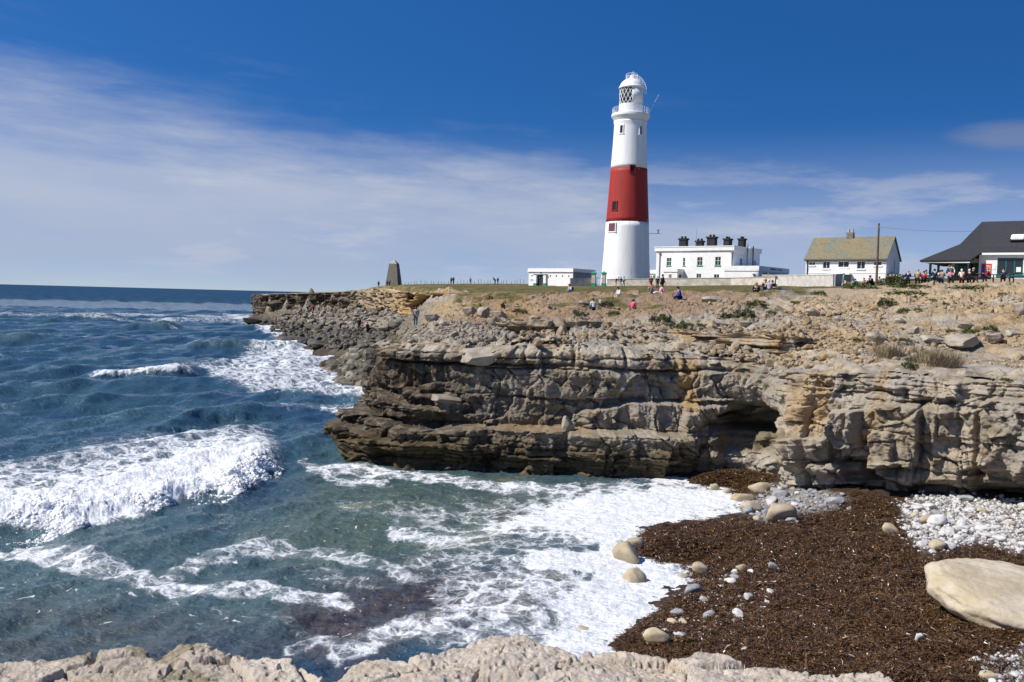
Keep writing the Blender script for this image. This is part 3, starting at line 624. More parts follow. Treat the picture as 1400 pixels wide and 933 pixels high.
# the breaker: a line of plunging white water with a foam sheet behind it
front = [(420, 634), (388, 641), (368, 655), (330, 681), (300, 676), (270, 682), (235, 690), (212, 705), (150, 717), (100, 727), (50, 722), (0, 722), (-120, 726), (-300, 735)]
fr = [tuple(PZ(a, b, 0)[:2]) for a, b in front]
nearb = (SY > 24) & (SY < 60) & (SPX < 560) & (SPX > -420)
bd = np.full(SX.shape, 99.0); sgn = np.ones_like(bd)
bd[nearb] = d_line(SX[nearb], SY[nearb], fr)
fpoly = fr[::-1] + [(30, 43), (30, 90), (-80, 90), (-80, 28)]
bs = np.full(SX.shape, 99.0); bs[nearb] = sd_poly(SX[nearb], SY[nearb], fpoly)      # negative behind the front (seaward)
back = -bs
end = ss(408, 350, SPX) * ss(-400, -250, SPX)
hgt = np.interp(SPX, [-300, 0, 200, 300, 350, 385, 410], [.5, .55, .65, .78, .88, .7, .22])
wv = ss(-1.1, 1.5, back + .7 * n5 + .35 * n6) * np.exp(-np.clip(back - 1.2, 0, 99) / 3.4) * end
SZ += wv * hgt
lump = np.clip(fbm(SX / .75, SY / .75, SZ * 2, 5, .62, 490), -1, 1); lump2 = np.abs(fbm(SX / .28, SY / .28, 0, 4, .6, 491))
rough_b = wv * ss(-.2, .5, back); SZ += rough_b * (.28 * lump + .10 * lump2)
FO = np.maximum(FO, end * ss(-.45, .35, back + .45 * n5 + .4 * n6) * np.interp(back, [0, 4, 7, 10, 14], [1.1, 1.0, .78, .5, 0]))
# smaller ridges out at sea
for (x0, x1, yy, h, f, dep) in ((110, 280, 520, .85, .95, 1.9), (150, 260, 452, 1.3, 0, 5), (240, 420, 480, 1.2, .25, 4), (-250, 100, 434, .9, .5, 5), (60, 340, 440, .9, .6, 5), (20, 130, 505, .5, 0, 3), (230, 370, 575, .45, .08, 1.6), (-80, 160, 560, .35, 0, 1.8),
                              (350, 500, 540, .5, .35, 2.0), (-200, 60, 470, .8, 0, 4), (330, 470, 500, .7, .6, 3), (180, 300, 590, .3, .15, 1.2), (-300, 40, 590, .3, .0, 1.6)):
    Yc = PZ((x0 + x1) / 2, yy, 0)[1] + (SPX - (x0 + x1) / 2) * .004 * (30 + yy * 0) * .3
    d = SY - Yc + 1.3 * n5; e = ss(x0 - 10, x0 + 35, SPX) * ss(x1 + 10, x1 - 35, SPX)
    SZ += h * e * np.exp(-np.where(d < 0, (d / (dep * .45)) ** 2, (d / (dep * 1.3)) ** 2))
    if f: FO = np.maximum(FO, f * e * ss(-dep * .6, -dep * .15, d) * ss(dep * 1.6, 0, d))
stroke([(-300, 742), (-60, 745), (0, 752), (60, 768), (140, 787), (220, 804), (300, 812), (380, 815), (480, 828)], 19, .80)
stroke([(20, 745), (110, 770), (200, 790)], 18, .70); stroke([(200, 808), (280, 762), (350, 752), (440, 751), (520, 770), (560, 790)], 17, .62)
stroke([(300, 838), (380, 850), (430, 880)], 15, .42); stroke([(430, 640), (480, 640), (540, 650), (620, 658), (700, 668), (800, 672)], 13, .8)
stroke([(420, 630), (460, 655), (540, 662)], 10, .65); stroke([(470, 690), (560, 700), (640, 695)], 12, .45); stroke([(540, 725), (640, 735), (720, 730), (820, 745)], 16, .72)
stroke([(400, 775), (520, 800), (600, 790)], 22, .45); stroke([(0, 790), (60, 800), (160, 830)], 16, .36); stroke([(470, 905), (530, 870), (640, 850), (800, 850)], 30, .74)
stroke([(400, 900), (440, 880), (500, 890)], 18, .6); stroke([(740, 775), (880, 778)], 26, 1.1); stroke([(840, 740), (850, 800)], 20, 1.1); stroke([(560, 770), (700, 790), (800, 760)], 18, .55)
patch([(500, 680), (860, 660), (860, 900), (560, 900), (600, 800)], 30, .56); patch([(560, 690), (720, 660), (760, 760), (600, 770)], 30, .5); patch([(640, 780), (860, 760), (880, 900), (600, 900)], 26, .72)
patch([(700, 700), (760, 680), (820, 668), (900, 655), (1020, 660), (1040, 690), (980, 716), (900, 745), (850, 762), (760, 742), (690, 735), (640, 722)], 22, 1.05)
patch([(820, 770), (880, 755), (990, 772), (980, 810), (930, 850), (900, 900), (760, 910), (640, 905), (700, 880), (760, 850), (720, 820), (800, 800)], 24, 1.05)
patch([(330, 432), (420, 440), (470, 470), (540, 520), (530, 548), (440, 545), (360, 538), (290, 520), (250, 500), (330, 485), (380, 465)], 9, .78)
patch([(300, 430), (440, 436), (480, 480), (560, 540), (460, 520), (400, 480), (340, 445)], 6, .95)
stroke([(-200, 433), (60, 432), (200, 432), (350, 437)], 3.2, .62); stroke([(200, 440), (380, 444)], 3, .5); stroke([(250, 477), (340, 476), (420, 490)], 4, .6)
stroke([(440, 560), (480, 560)], 5, .8); stroke([(380, 560), (520, 552)], 5, .5)
caps = ss(.52, .70, fbm(SX / 9 , SY / 5, 0, 3, .5, 495)) * ss(.1, .5, SZ) * ss(40, 60, SY) * ss(380, 250, SY) * .62
FO = np.maximum(FO, caps)
far_caps = ss(.60, .72, fbm(SX / 30, SY / 60, 0, 3, .5, 496)) * ss(200, 320, SY) * ss(2500, 900, SY) * .5; FO = np.maximum(FO, far_caps)
# breaking against land: froth along the waterline
inb = (SX > -4) & (SX < 34) & (SY > 7.5) & (SY < 44)
bzs = np.full(SX.shape, -2.0); bzs[inb] = beach_z(SX[inb], SY[inb])[0]
FO = np.maximum(FO, ss(-.22, .0, bzs) * .95 * ss(560, 700, SPX))
shallow = ss(-.75, -.1, bzs)
SZ = np.where(inb, SZ * (1 - .72 * shallow) + .03 * shallow * lump2, SZ)
FO = np.clip(np.maximum(FO, .2 * ss(20, -60, sd_poly(jx, jy, [(-80, 735), (300, 735), (430, 640), (820, 670), (880, 900), (400, 930), (-80, 870)]))), 0, 1.2)
SZ += .05 * ss(.4, .8, FO) * (.3 + n6) * ss(80, 30, SY)
tg = np.clip(np.maximum.reduce([ss(60, -50, sd_poly(jx, jy, [(430, 640), (620, 655), (820, 670), (820, 720), (640, 760), (420, 800), (300, 740), (380, 690)])) * .9, wv * .8 * ss(-1.4, -.2, back) * ss(.5, -.2, back) * 1.4, .55 * ss(.5, 1.2, SZ) * ss(30, 60, SY) * ss(260, 120, SY),
     .45 * ss(70, -40, sd_poly(jx, jy, [(0, 740), (400, 690), (500, 800), (300, 880), (0, 840)]))]), 0, 1)
tb = np.clip(np.maximum(ss(30, -35, sd_poly(jx, jy, [(390, 900), (400, 830), (470, 800), (560, 775), (700, 785), (790, 800), (800, 830), (760, 868), (640, 870), (560, 890), (480, 930)])), .75 * ss(18, -10, sd_poly(jx, jy, [(680, 690), (750, 700), (760, 725), (690, 722)]))), 0, 1)
tb = np.maximum(tb, .55 * ss(40, -20, sd_poly(jx, jy, [(-50, 830), (120, 840), (300, 860), (420, 890), (400, 930), (-50, 930)])))
tg = np.maximum(tg, .5 * ss(30, -60, sd_poly(jx, jy, [(-60, 740), (420, 700), (560, 800), (440, 900), (-60, 940)])))
ts = np.clip(sum(np.exp(-(((SPX - a) / w) ** 2 + ((spy - b) / h) ** 2)) for a, b, w, h in ((640, 742, 16, 9), (665, 735, 22, 7), (492, 693, 24, 5), (770, 797, 22, 8), (700, 655, 30, 4), (780, 640, 30, 6), (800, 862, 26, 10), (600, 745, 20, 6))), 0, 1) * .55
skip = (SY < 300) & (SPX > 560) & (SY > 48)
kf = ~(skip[:-1, :-1] & skip[1:, 1:])
sv, sf, sa = compact(np.stack([SX, SY, SZ], -1).reshape(-1, 3), grid_faces(len(sY), len(spx), kf), dict(foam=FO, green=tg, brown=tb, sand=ts, brk=np.clip(rough_b * 1.2, 0, 1)))
n = NT('sea_water'); p = n.pos()
dist = n.math('LENGTH', 0) if False else None
vl = n.n('ShaderNodeVectorMath', operation='LENGTH'); n.l(p, vl.inputs[0]); dl = vl.outputs['Value']
nA = n.noise(p, .12, 4); nB = n.noise(p, .9, 7, .62); nC = n.noise(p, 3.2, 8, .65)
c = n.mix(n.step(nA, .38, .64), (.030, .070, .112), (.044, .100, .130))
c = n.mix(n.step(dl, 150, 900, 0, .85), c, n.mix(n.noise(p, .012, 6, .65, (.25, 1, 1)), (.014, .044, .100), (.030, .074, .140)))
c = n.mix(n.math('MULTIPLY', n.attr('green'), n.step(nB, .3, .6, .6, 1)), c, n.mix(nB, (.075, .115, .085), (.115, .150, .105)))
c = n.mix(n.math('MULTIPLY', n.attr('brown'), n.step(nB, .36, .56, .5, .95)), c, n.mix(n.step(nC, .35, .6), (.036, .026, .032), (.090, .070, .062)))
c = n.mix(n.attr('sand'), c, (.22, .19, .10))
# lacy foam
wv_ = n.n('ShaderNodeMix', data_type='VECTOR'); dn_ = n.n('ShaderNodeTexNoise'); dn_.inputs['Scale'].default_value = 1.4; dn_.inputs['Detail'].default_value = 6; n.l(p, dn_.inputs['Vector'])
add = n.n('ShaderNodeVectorMath', operation='MULTIPLY_ADD'); n.l(dn_.outputs['Color'], add.inputs[0]); add.inputs[1].default_value = (1.1, 1.1, 0); n.l(p, add.inputs[2]); wp = add.outputs[0]
flat = n.n('ShaderNodeVectorMath', operation='MULTIPLY'); n.l(wp, flat.inputs[0]); flat.inputs[1].default_value = (1.0, .75, 0)
e1 = n.voro(flat.outputs[0], 1.15, 'DISTANCE_TO_EDGE'); e2 = n.voro(flat.outputs[0], 3.6, 'DISTANCE_TO_EDGE')
lace = n.math('ADD', n.step(e1, 0.0, .26, .75, 0), n.step(e2, 0, .22, .55, 0))
fn = n.math('MULTIPLY_ADD', nB, .9, .35); fl = n.math('MULTIPLY_ADD', lace, .70, .36); fl = n.math('MULTIPLY_ADD', n.noise(p, 9, 6, .7), .55, n.math('SUBTRACT', fl, .27))
fo = n.attr('foam'); fv = n.math('MULTIPLY', n.math('MULTIPLY', fo, fn), fl)
hard = n.step(fo, .85, 1.15, 0, .45); fv = n.math('ADD', fv, hard)
fk = n.math('MULTIPLY', n.math('MULTIPLY', n.step(n.noise(flat.outputs[0], 4.5, 2, .5), .655, .70), n.step(fo, .1, .19)), n.step(nB, .42, .60)); fm = n.math('MAXIMUM', n.step(fv, .27, .74), n.math('MULTIPLY', fk, .85))
fc = n.mix(n.step(nC, .3, .7), (.66, .68, .70), (.84, .85, .86))
veil = n.step(n.math('MULTIPLY', fo, n.step(nB, .25, .65, .5, 1)), .2, .9, 0, .55); c = n.mix(veil, c, (.36, .38, .37))
col = n.mix(fm, c, fc)
h1 = n.noise(p, 1.6, 5, .6, (1.0, 2.2, 1)); h2 = n.noise(p, 5.5, 6, .65, (1.0, 1.5, 1)); h3 = n.noise(p, .22, 5, .6, (1, 1.8, 1))
b0 = n.bump(h3, .6, .5); b0 = n.bump(h1, .9, .20, b0); b0 = n.bump(h2, .8, .065, b0)
b0 = n.bump(n.math('MULTIPLY', fm, n.noise(p, 7, 8, .75)), .6, .05, b0)
rg = n.mix(fm, (.13,) * 3, (.75,) * 3)
M_SEA = n.done(col, .1, b0, .42); n.l(n.math('MULTIPLY_ADD', fm, .65, .11), n.b.inputs['Roughness']); n.l(n.step(dl, 30, 560, .42, .0), n.b.inputs['Specular IOR Level'])
SEA = link('sea', npmesh('sea', sv, sf, sa), M_SEA); tag(SEA, kind='structure')
del sv, sf, sa
# ================================================================== BUILDINGS
def gz1(X, Y): return float(ground_full(np.array([float(X)]), np.array([float(Y)]))[0][0])
W_ = plain('white_render', (.78, .78, .77), .7, .05, 1.2)
WT = plain('white_metal_paint', (.80, .80, .79), .4, .03)
n = NT('tower_white_paint'); o_ = n.objc(); a = n.noise(o_, 1.0, 7, .65, (1.6, 1.6, .12)); b = n.noise(o_, .5, 4)
c = n.mix(n.step(a, .45, .75), (.79, .79, .78), (.66, .66, .64)); c = n.mix(n.math('MULTIPLY', n.step(a, .60, .75), n.step(b, .5, .65)), c, (.52, .43, .33)); TW = n.done(c, .6, None, .3)
n = NT('tower_red_paint'); o_ = n.objc(); a = n.noise(o_, 1.0, 7, .65, (1.6, 1.6, .12)); RED_T = n.done(n.mix(n.step(a, .40, .72), (.35, .030, .021), (.25, .026, .020)), .6, None, .3)
RED = plain('red_paint', (.33, .028, .020), .6, .12, .6)
GREEN = plain('green_paint', (.015, .27, .15), .5, .1)
TEAL = plain('teal_paint', (.012, .13, .13), .5, .1)
BLK = plain('black_chimney_paint', (.018, .016, .017), .7, .3, 4)
GREYM = plain('grey_metal', (.22, .23, .24), .45)
DARKIN = plain('dark_interior', (.012, .013, .016), .8)
DARKM = plain('dark_metal', (.03, .03, .033), .5)
CREAM = plain('weathered_cream_render', (.52, .47, .39), .85, .22, 1.1, bump=.3)
CONC = plain('pale_concrete', (.42, .40, .36), .9, .2, 2.0, bump=.3)
GREYW = plain('grey_wall', (.30, .31, .33), .85, .15, 1.0)
WOOD = plain('dark_stained_wood', (.045, .026, .018), .7, .35, 6)
POLEW = plain('weathered_pole_wood', (.13, .085, .06), .8, .25, 4)
def glass(name, col=(.02, .025, .03)):
    if name in _MC: return _MC[name]
    n = NT(name); _MC[name] = n.done(col, .06, None, .5); return _MC[name]
GL = glass('window_glass'); GLB = glass('pinkish_window_glass', (.16, .055, .06))
def wall_open(bm, L, H, y0, y1, ops, x0=0.0, z0=0.0):
    """a straight wall along x with real openings (x0,x1,z0,z1)"""
    xs = sorted({x0, x0 + L, *[a for o in ops for a in o[:2]]}); zs = sorted({z0, z0 + H, *[a for o in ops for a in o[2:4]]})
    for i in range(len(xs) - 1):
        run = None
        for j in range(len(zs) - 1):
            mx, mz = (xs[i] + xs[i + 1]) / 2, (zs[j] + zs[j + 1]) / 2
            hole = any(o[0] < mx < o[1] and o[2] < mz < o[3] for o in ops)
            if not hole and run is None: run = zs[j]
            if hole and run is not None: box(bm, xs[i], xs[i + 1], y0, y1, run, zs[j]); run = None
        if run is not None: box(bm, xs[i], xs[i + 1], y0, y1, run, zs[-1])
    return bm
def window(par, x0, x1, z0, z1, y=0.0, mull=1, trans=True, fm=None, sill=None, pane=None, axis='x', fw=.06):
    """window > frame bars, pane, sill; set in the wall plane y (front at y) or, with axis 'y', in a side wall at x = y"""
    fm = fm or WT; bm = B(); f = fw
    def bb(bm, a0, a1, d0, d1, c0, c1):
        if axis == 'x': box(bm, a0, a1, y + d0, y + d1, c0, c1)
        else: box(bm, y - d1, y - d0, a0, a1, c0, c1)
    bb(bm, x0, x0 + f, .06, .14, z0, z1); bb(bm, x1 - f, x1, .06, .14, z0, z1); bb(bm, x0 + f, x1 - f, .06, .14, z0, z0 + f); bb(bm, x0 + f, x1 - f, .06, .14, z1 - f, z1)
    for i in range(mull): c = x0 + (x1 - x0) * (i + 1) / (mull + 1); bb(bm, c - f * .6, c + f * .6, .065, .135, z0 + f, z1 - f)
    if trans: c = z0 + (z1 - z0) * .55; bb(bm, x0 + f, x1 - f, .07, .13, c - f * .5, c + f * .5)
    w = bm_obj('window', bm, fm, par)
    bm = B(); bb(bm, x0 + f * .5, x1 - f * .5, .095, .105, z0 + f * .5, z1 - f * .5); bm_obj('pane', bm, pane or GL, w)
    if sill is not None: bm = B(); bb(bm, x0 - .08, x1 + .08, -.10, .06, z0 - .22, z0); bm_obj('sill', bm, sill, w)
    return w
TH = R(38)
# ---------------------------------------------------------------- lighthouse
LP = P(855, 389.5, 183); LP[2] = gz1(LP[0], LP[1]) - .3
LH = empty('lighthouse', LP, 0, 'tall white lighthouse tower with one broad red band and a white lantern on top', 'lighthouse')
H0 = .3
def rr(z): return float(np.interp(z, [0, 2, 6, 12.4, 17.5, 23, 28, 32.2], [5.02, 4.8, 4.55, 4.25, 3.92, 3.62, 3.33, 3.16]))
def shaft(z0, z1, n=14): return [(rr(z), z + H0) for z in np.linspace(z0, z1, n)]
bm = B(); lathe(bm, [(5.05, -.6)] + shaft(0, 12.4), 96); bm_obj('lower_shaft', bm, TW, LH, True)
bm = B(); lathe(bm, shaft(12.405, 23), 96); bm_obj('red_band', bm, RED_T, LH, True)
bm = B(); lathe(bm, shaft(23.005, 31.6) + [(3.3, 32.0 + H0), (3.3, 32.25 + H0)], 96); bm_obj('upper_shaft', bm, TW, LH, True)
bm = B(); lathe(bm, [(3.2, 32.26), (3.45, 32.7), (3.72, 33.1), (3.78, 33.2), (3.78, 33.62), (3.70, 33.70)][:], 96)
for v in bm.verts: v.co.z += H0
bm_obj('gallery', bm, W_, LH)
GZ = 33.7 + H0
bm = B()
for i in range(36):
    a = 2 * math.pi * i / 36; x, y = 3.6 * math.cos(a), 3.6 * math.sin(a); tube(bm, (x, y, GZ), (x, y, GZ + 1.15), .035, n=5)
for hz in (.4, .78, 1.15):
    for i in range(36):
        a, b = 2 * math.pi * i / 36, 2 * math.pi * (i + 1) / 36; tube(bm, (3.6 * math.cos(a), 3.6 * math.sin(a), GZ + hz), (3.6 * math.cos(b), 3.6 * math.sin(b), GZ + hz), .028, n=5)
bm_obj('gallery_railing', bm, WT, LH)
bm = B(); lathe(bm, [(2.36, GZ), (2.36, GZ + 1.9)], 64); bm_obj('lantern_base', bm, W_, LH)
# glazing faces the sea; a blind panel closes the landward side
LZ0, LZ1 = GZ + 1.9, GZ + 5.0; rL = 2.3
def arc(bm, a0, a1, n, r0, r1, z0, z1):
    ring = []
    for i in range(n + 1):
        a = a0 + (a1 - a0) * i / n; c, s = math.cos(a), math.sin(a)
        ring.append([bm.verts.new(q) for q in ((r1 * c, r1 * s, z0), (r1 * c, r1 * s, z1), (r0 * c, r0 * s, z1), (r0 * c, r0 * s, z0))])
    for a, b in zip(ring[:-1], ring[1:]):
        for i in range(4): j = (i + 1) % 4; bm.faces.new((a[i], a[j], b[j], b[i]))
    bm.faces.new(ring[0]); bm.faces.new(ring[-1][::-1]); bmesh.ops.recalc_face_normals(bm, faces=bm.faces[:]); return bm
A0, A1 = R(-98 + 6), R(-98 + 6) - R(165)            # glazed arc, from the view line round to the sea side
bm = arc(B(), A0, A0 + R(195), 40, rL - .08, rL + .02, LZ0, LZ1); bm_obj('blind_panel', bm, W_, LH, True)
bm = arc(B(), A1, A0, 40, rL - .06, rL - .03, LZ0, LZ1); lg = bm_obj('lantern_glazing', bm, glass('lantern_glass', (.03, .04, .055)), LH, True)
bm = B(); nd = 8
for i in range(nd):
    for zz in range(2):
        za, zb = LZ0 + (LZ1 - LZ0) * zz / 2, LZ0 + (LZ1 - LZ0) * (zz + 1) / 2
        for s in (0, 1):
            t0, t1 = A1 + (A0 - A1) * (i + s) / nd, A1 + (A0 - A1) * (i + 1 - s) / nd
            tube(bm, (rL * math.cos(t0), rL * math.sin(t0), za), (rL * math.cos(t1), rL * math.sin(t1), zb), .05, n=4)
bm_obj('glazing_lattice', bm, WT, lg)
bm = B(); lathe(bm, [(2.1, LZ1), (2.5, LZ1 + .02), (2.5, LZ1 + .3), (2.38, LZ1 + .38), (2.25, LZ1 + .75), (1.98, LZ1 + 1.2), (1.55, LZ1 + 1.62), (1.0, LZ1 + 1.9), (.5, LZ1 + 2.02), (.45, LZ1 + 2.3), (.3, LZ1 + 2.42), (.28, LZ1 + 2.7), (.12, LZ1 + 2.75)], 64)
dome = bm_obj('dome', bm, W_, LH, True)
bm = B()                                               # maintenance ladder curving over the dome
for off in (-.28, .28):
    pts = []
    for i in range(13):
        a = R(-8 + 98 * i / 12); pts.append(Vector((math.cos(a) * 2.95, off, LZ1 - .5 + math.sin(a) * 3.35)))
    for rad_ in (1.0, .86):
        c = Vector((0, off, LZ1 - .5)); q = [c + (p_ - c) * rad_ for p_ in pts]
        for a_, b_ in zip(q[:-1], q[1:]): tube(bm, a_, b_, .045, n=5)
    for p_ in pts: c = Vector((0, off, LZ1 - .5)); tube(bm, p_, c + (p_ - c) * .86, .03, n=4)
for i in range(13):
    a = R(-8 + 98 * i / 12); tube(bm, (math.cos(a) * 2.95, -.28, LZ1 - .5 + math.sin(a) * 3.35), (math.cos(a) * 2.95, .28, LZ1 - .5 + math.sin(a) * 3.35), .03, n=4)
bmesh.ops.rotate(bm, verts=bm.verts[:], cent=(0, 0, 0), matrix=Matrix.Rotation(R(-12), 3, 'Z')); bm_obj('dome_ladder', bm, WT, dome)
bm = B()
for i in range(14):
    a, b = 2 * math.pi * i / 14, 2 * math.pi * (i + 1) / 14
    for hz in (2.35, 2.9): tube(bm, (1.15 * math.cos(a), 1.15 * math.sin(a), LZ1 + hz), (1.15 * math.cos(b), 1.15 * math.sin(b), LZ1 + hz), .035, n=4)
    tube(bm, (1.15 * math.cos(a), 1.15 * math.sin(a), LZ1 + 1.7), (1.15 * math.cos(a), 1.15 * math.sin(a), LZ1 + 2.9), .03, n=4)
bm_obj('dome_railing', bm, WT, dome)
bm = B(); tube(bm, (.25, 0, LZ1 + 2.7), (.25, 0, LZ1 + 3.5), .05, n=5); tube(bm, (-.1, 0, LZ1 + 3.2), (.6, 0, LZ1 + 3.2), .035, n=4); bm_obj('weather_vane', bm, WT, dome)
bm = B(); tube(bm, (3.55, -.5, GZ + .3), (5.3, -1.0, GZ + 3.9), .05, .02, 5); tube(bm, (3.4, -.4, GZ), (3.62, -.5, GZ + 1.0), .06, n=5); bm_obj('antenna', bm, WT, LH)
bm = B(); tube(bm, (rr(8) - .3, -1.2, 10.6), (rr(8) + 2.1, -1.6, 10.6), .04, n=5); tube(bm, (rr(8) + 1.5, -1.5, 10.6), (rr(8) + 1.5, -1.5, 11.25), .10, n=6); tube(bm, (rr(8) + 1.15, -1.5, 11.3), (rr(8) + 1.95, -1.5, 11.3), .04, n=5); bm_obj('instrument_bracket', bm, DARKM, LH)
def tower_window(z0, z1, xo, w, pane, surround=None):
    zc_, = ((z0 + z1) / 2,); r = rr(zc_); va = math.atan2(-LP[1], -LP[0]); a = va + math.asin(xo / r); par = LH
    rot = Matrix.Rotation(a + math.pi / 2, 4, 'Z')
    def put(bm): 
        tilt = math.atan2(rr(z0) - rr(z1), z1 - z0)
        bmesh.ops.transform(bm, matrix=rot @ Matrix.Translation((0, -r, zc_ + H0)) @ Matrix.Rotation(-tilt, 4, 'X'), verts=bm.verts[:]); return bm
    h = (z1 - z0) / 2; bm = B(); d = .16
    for q in ((-w / 2 - d, -w / 2, -h, h), (w / 2, w / 2 + d, -h, h), (-w / 2 - d, w / 2 + d, h, h + d), (-w / 2 - d - .1, w / 2 + d + .1, -h - d, -h)): box(bm, q[0], q[1], -.12, .3, q[2], q[3])
    f = bm_obj('tower_window', put(bm), surround or W_, par)
    bm = B(); box(bm, -w / 2, w / 2, -.02, .2, -h, h); box(bm, -.04, .04, -.05, -.02, -h, h); bm_obj('pane', put(bm), pane, f)
tower_window(29.6, 31.1, -1.66, .6, DARKIN); tower_window(29.4, 31.0, 2.05, .55, GREYM)
tower_window(22.0, 23.2, 0.7, .8, DARKIN, plain('dark_red_surround', (.16, .015, .015), .6)); tower_window(14.6, 16.2, -2.55, .95, DARKIN, plain('dark_red_surround', (.16, .015, .015)))
tower_window(10.4, 12.0, -2.9, 1.7, GLB)

# ---------------------------------------------------------------- keepers' house
def flat_house():
    p0 = P(896, 389, 210); p0[2] = P(896, 389.5, 210)[2] - .4
    h = empty('keepers_house', p0, -TH, 'two storey white flat roofed house with five black chimneys beside the lighthouse', 'house')
    h.scale = (1.094,) * 3
    L, D, H = 17.2, 13.0, 7.35; k = L / 94.0
    def X(px): return (px - 896) * k
    ops = [(X(909.5), X(915.5), 4.35, 5.95), (X(930), X(932.8), 4.35, 5.95), (X(947.5), X(954), 4.4, 6.05), (X(969), X(975.8), 4.4, 6.1),
           (X(947.3), X(953), .9, 2.7), (X(968.3), X(974.5), .8, 2.6), (X(983.3), X(986.6), .8, 2.6)]
    wall = bm_obj('wall', wall_open(B(), L, H, 0, .35, ops), W_, h)
    bm = B(); box(bm, 0, .35, .35, D, 0, H); box(bm, .35, L - .35, D - .35, D, 0, H); box(bm, .35, L - .35, .352, D - .352, H - .9, H - .6)
    sops = [(3.2, 4.4, 4.3, 6.0), (10.0, 11.2, 4.2, 5.8)]
    bm2 = wall_open(B(), D - .35, H, 0, .35, [(a - .35, b - .35, c, d) for a, b, c, d in sops]); bmesh.ops.transform(bm2, matrix=Matrix.Translation((L, .35, 0)) @ Matrix.Rotation(R(90), 4, 'Z'), verts=bm2.verts[:])
    bm_obj('side_wall', bm2, W_, h); bm_obj('back_wall', bm, W_, h)
    bm = B(); box(bm, .4, L - .4, 1.2, 1.25, .1, H - 1); bm_obj('dark_interior', bm, DARKIN, h)
    bm = B(); box(bm, L - 1.0, L - .9, 1.3, D - .5, .1, H - 1); bm_obj('dark_interior', bm, DARKIN, h)
    bm = B(); box(bm, -.28, L + .28, -.28, D + .28, H + .002, H + .75); pr = bm_obj('parapet', bm, W_, h)
    bm = B(); box(bm, -.36, L + .36, -.36, D + .36, H + .753, H + .93); bm_obj('coping', bm, W_, pr)
    for i, o in enumerate(ops): window(h, *o, mull=1 if o[1] - o[0] > .8 else 0, fm=WT, sill=GREEN if i < 4 else W_, pane=GL)
    for o in sops: window(h, *o, y=L, mull=1, fm=WT, sill=GREYM, axis='y')
    # porch
    bm = B(); box(bm, X(914), X(931), -2.6, -.002, 0, 2.95); p_ = bm_obj('porch', bm, W_, h)
    bm = B(); box(bm, X(913), X(931.6), -2.75, -.003, 2.953, 3.6); bm_obj('porch_roof', bm, W_, p_)
    window(p_, X(920.3), X(923.8), .7, 2.55, -2.75, 1); 
    bm = B(); box(bm, X(931) - .02, X(931) + .05, -1.9, -.9, .1, 2.5); bm_obj('porch_door', bm, DARKM, p_)
    # chimneys
    for px, dpt, w, ht in ((932.5, 3.2, 1.55, 1.6), (955, 4.6, 1.4, 1.15), (967.5, 3.0, 1.75, 1.8)):
        x = X(px) - dpt * .76
        bm = B(); z = H + .93; box(bm, x - w / 2, x + w / 2, dpt, dpt + 1.2, z - .5, z + ht); box(bm, x - w / 2 - .16, x + w / 2 + .16, dpt - .16, dpt + 1.36, z + ht + .002, z + ht + .32); c = bm_obj('chimney', bm, BLK, h)
        for s in (-.38, .38): bm = B(); tube(bm, (x + s, dpt + .6, z + ht + .32), (x + s, dpt + .6, z + ht + .75), .26, .22, 10); bm_obj('chimney_pot', bm, BLK, c)
    for y, w, ht in ((3.2, 1.6, 1.4), (8.0, 1.3, 1.7)):
        bm = B(); z = H + .93; x = L - (3.7 if y < 5 else 2.7); box(bm, x, x + 1.2, y, y + w, z - .5, z + ht); box(bm, x - .15, x + 1.35, y - .15, y + w + .15, z + ht + .002, z + ht + .3); c = bm_obj('chimney', bm, BLK, h)
        for s in (.3, w - .3): bm = B(); tube(bm, (x + .6, y + s, z + ht + .3), (x + .6, y + s, z + ht + .7), .26, .2, 10); bm_obj('chimney_pot', bm, BLK, c)
    for px in (900.8, 988.8):
        bm = B(); x = X(px); tube(bm, (x, -.12, 0), (x, -.12, H - .6), .09, n=6); box(bm, x - .22, x + .22, -.3, -.004, H - .6, H - .2); bm_obj('downpipe', bm, GREYM, h)
    for y, m, z0 in ((5.6, GREYM, H + 1.6), (6.6, WT, H + 1.0), (8.4, DARKM, H + 1.3)):
        bm = B(); tube(bm, (L + .5, y, 0), (L + .5, y, z0), .12, n=6); bm_obj('vent_pipe', bm, m, h)
    bm = B(); tube(bm, (X(940), 2, H + .9), (X(940), 2, H + 4.6), .03, n=4); tube(bm, (X(940) - .3, 2, H + 2.6), (X(940) + .35, 2, H + 2.6), .02, n=4); bm_obj('aerial', bm, GREYM, h)
    # low wing at the right-hand corner, with the glazed entrance on its side
    x0, x1 = L + .02, L + 5.9; y0, y1 = -1.2, 14.0; hh = 3.25
    bm = B(); box(bm, L - 1.2, x1, y0, -.004, 0, hh); box(bm, x0, x1, -.001, 1.6, 0, hh); box(bm, x0, x1, 11.4, y1, 0, hh); box(bm, x0, x1 - 1.2, 1.6, 11.4, 0, hh); box(bm, x1 - 1.2, x1, 1.6, 11.4, 2.55, hh); box(bm, x1 - 1.2, x1, 1.6, 11.4, 0, .35); wg = bm_obj('side_wing', bm, W_, h)
    bm = B(); box(bm, L - 1.3, x1 + .12, y0 - .12, y1 + .1, hh + .003, hh + 1.0); bm_obj('wing_parapet', bm, W_, wg)
    bm = B(); box(bm, x1 - .25, x1 - .15, 1.6, 11.4, .35, 2.55); bm_obj('entrance_glazing', bm, GL, wg)
    for y in (1.62, 4.0, 6.3, 8.8, 11.2): bm = B(); box(bm, x1 - .3, x1 - .1, y, y + .14, .36, 2.54); bm_obj('glazing_post', bm, plain('maroon_frame', (.09, .025, .025)), wg)
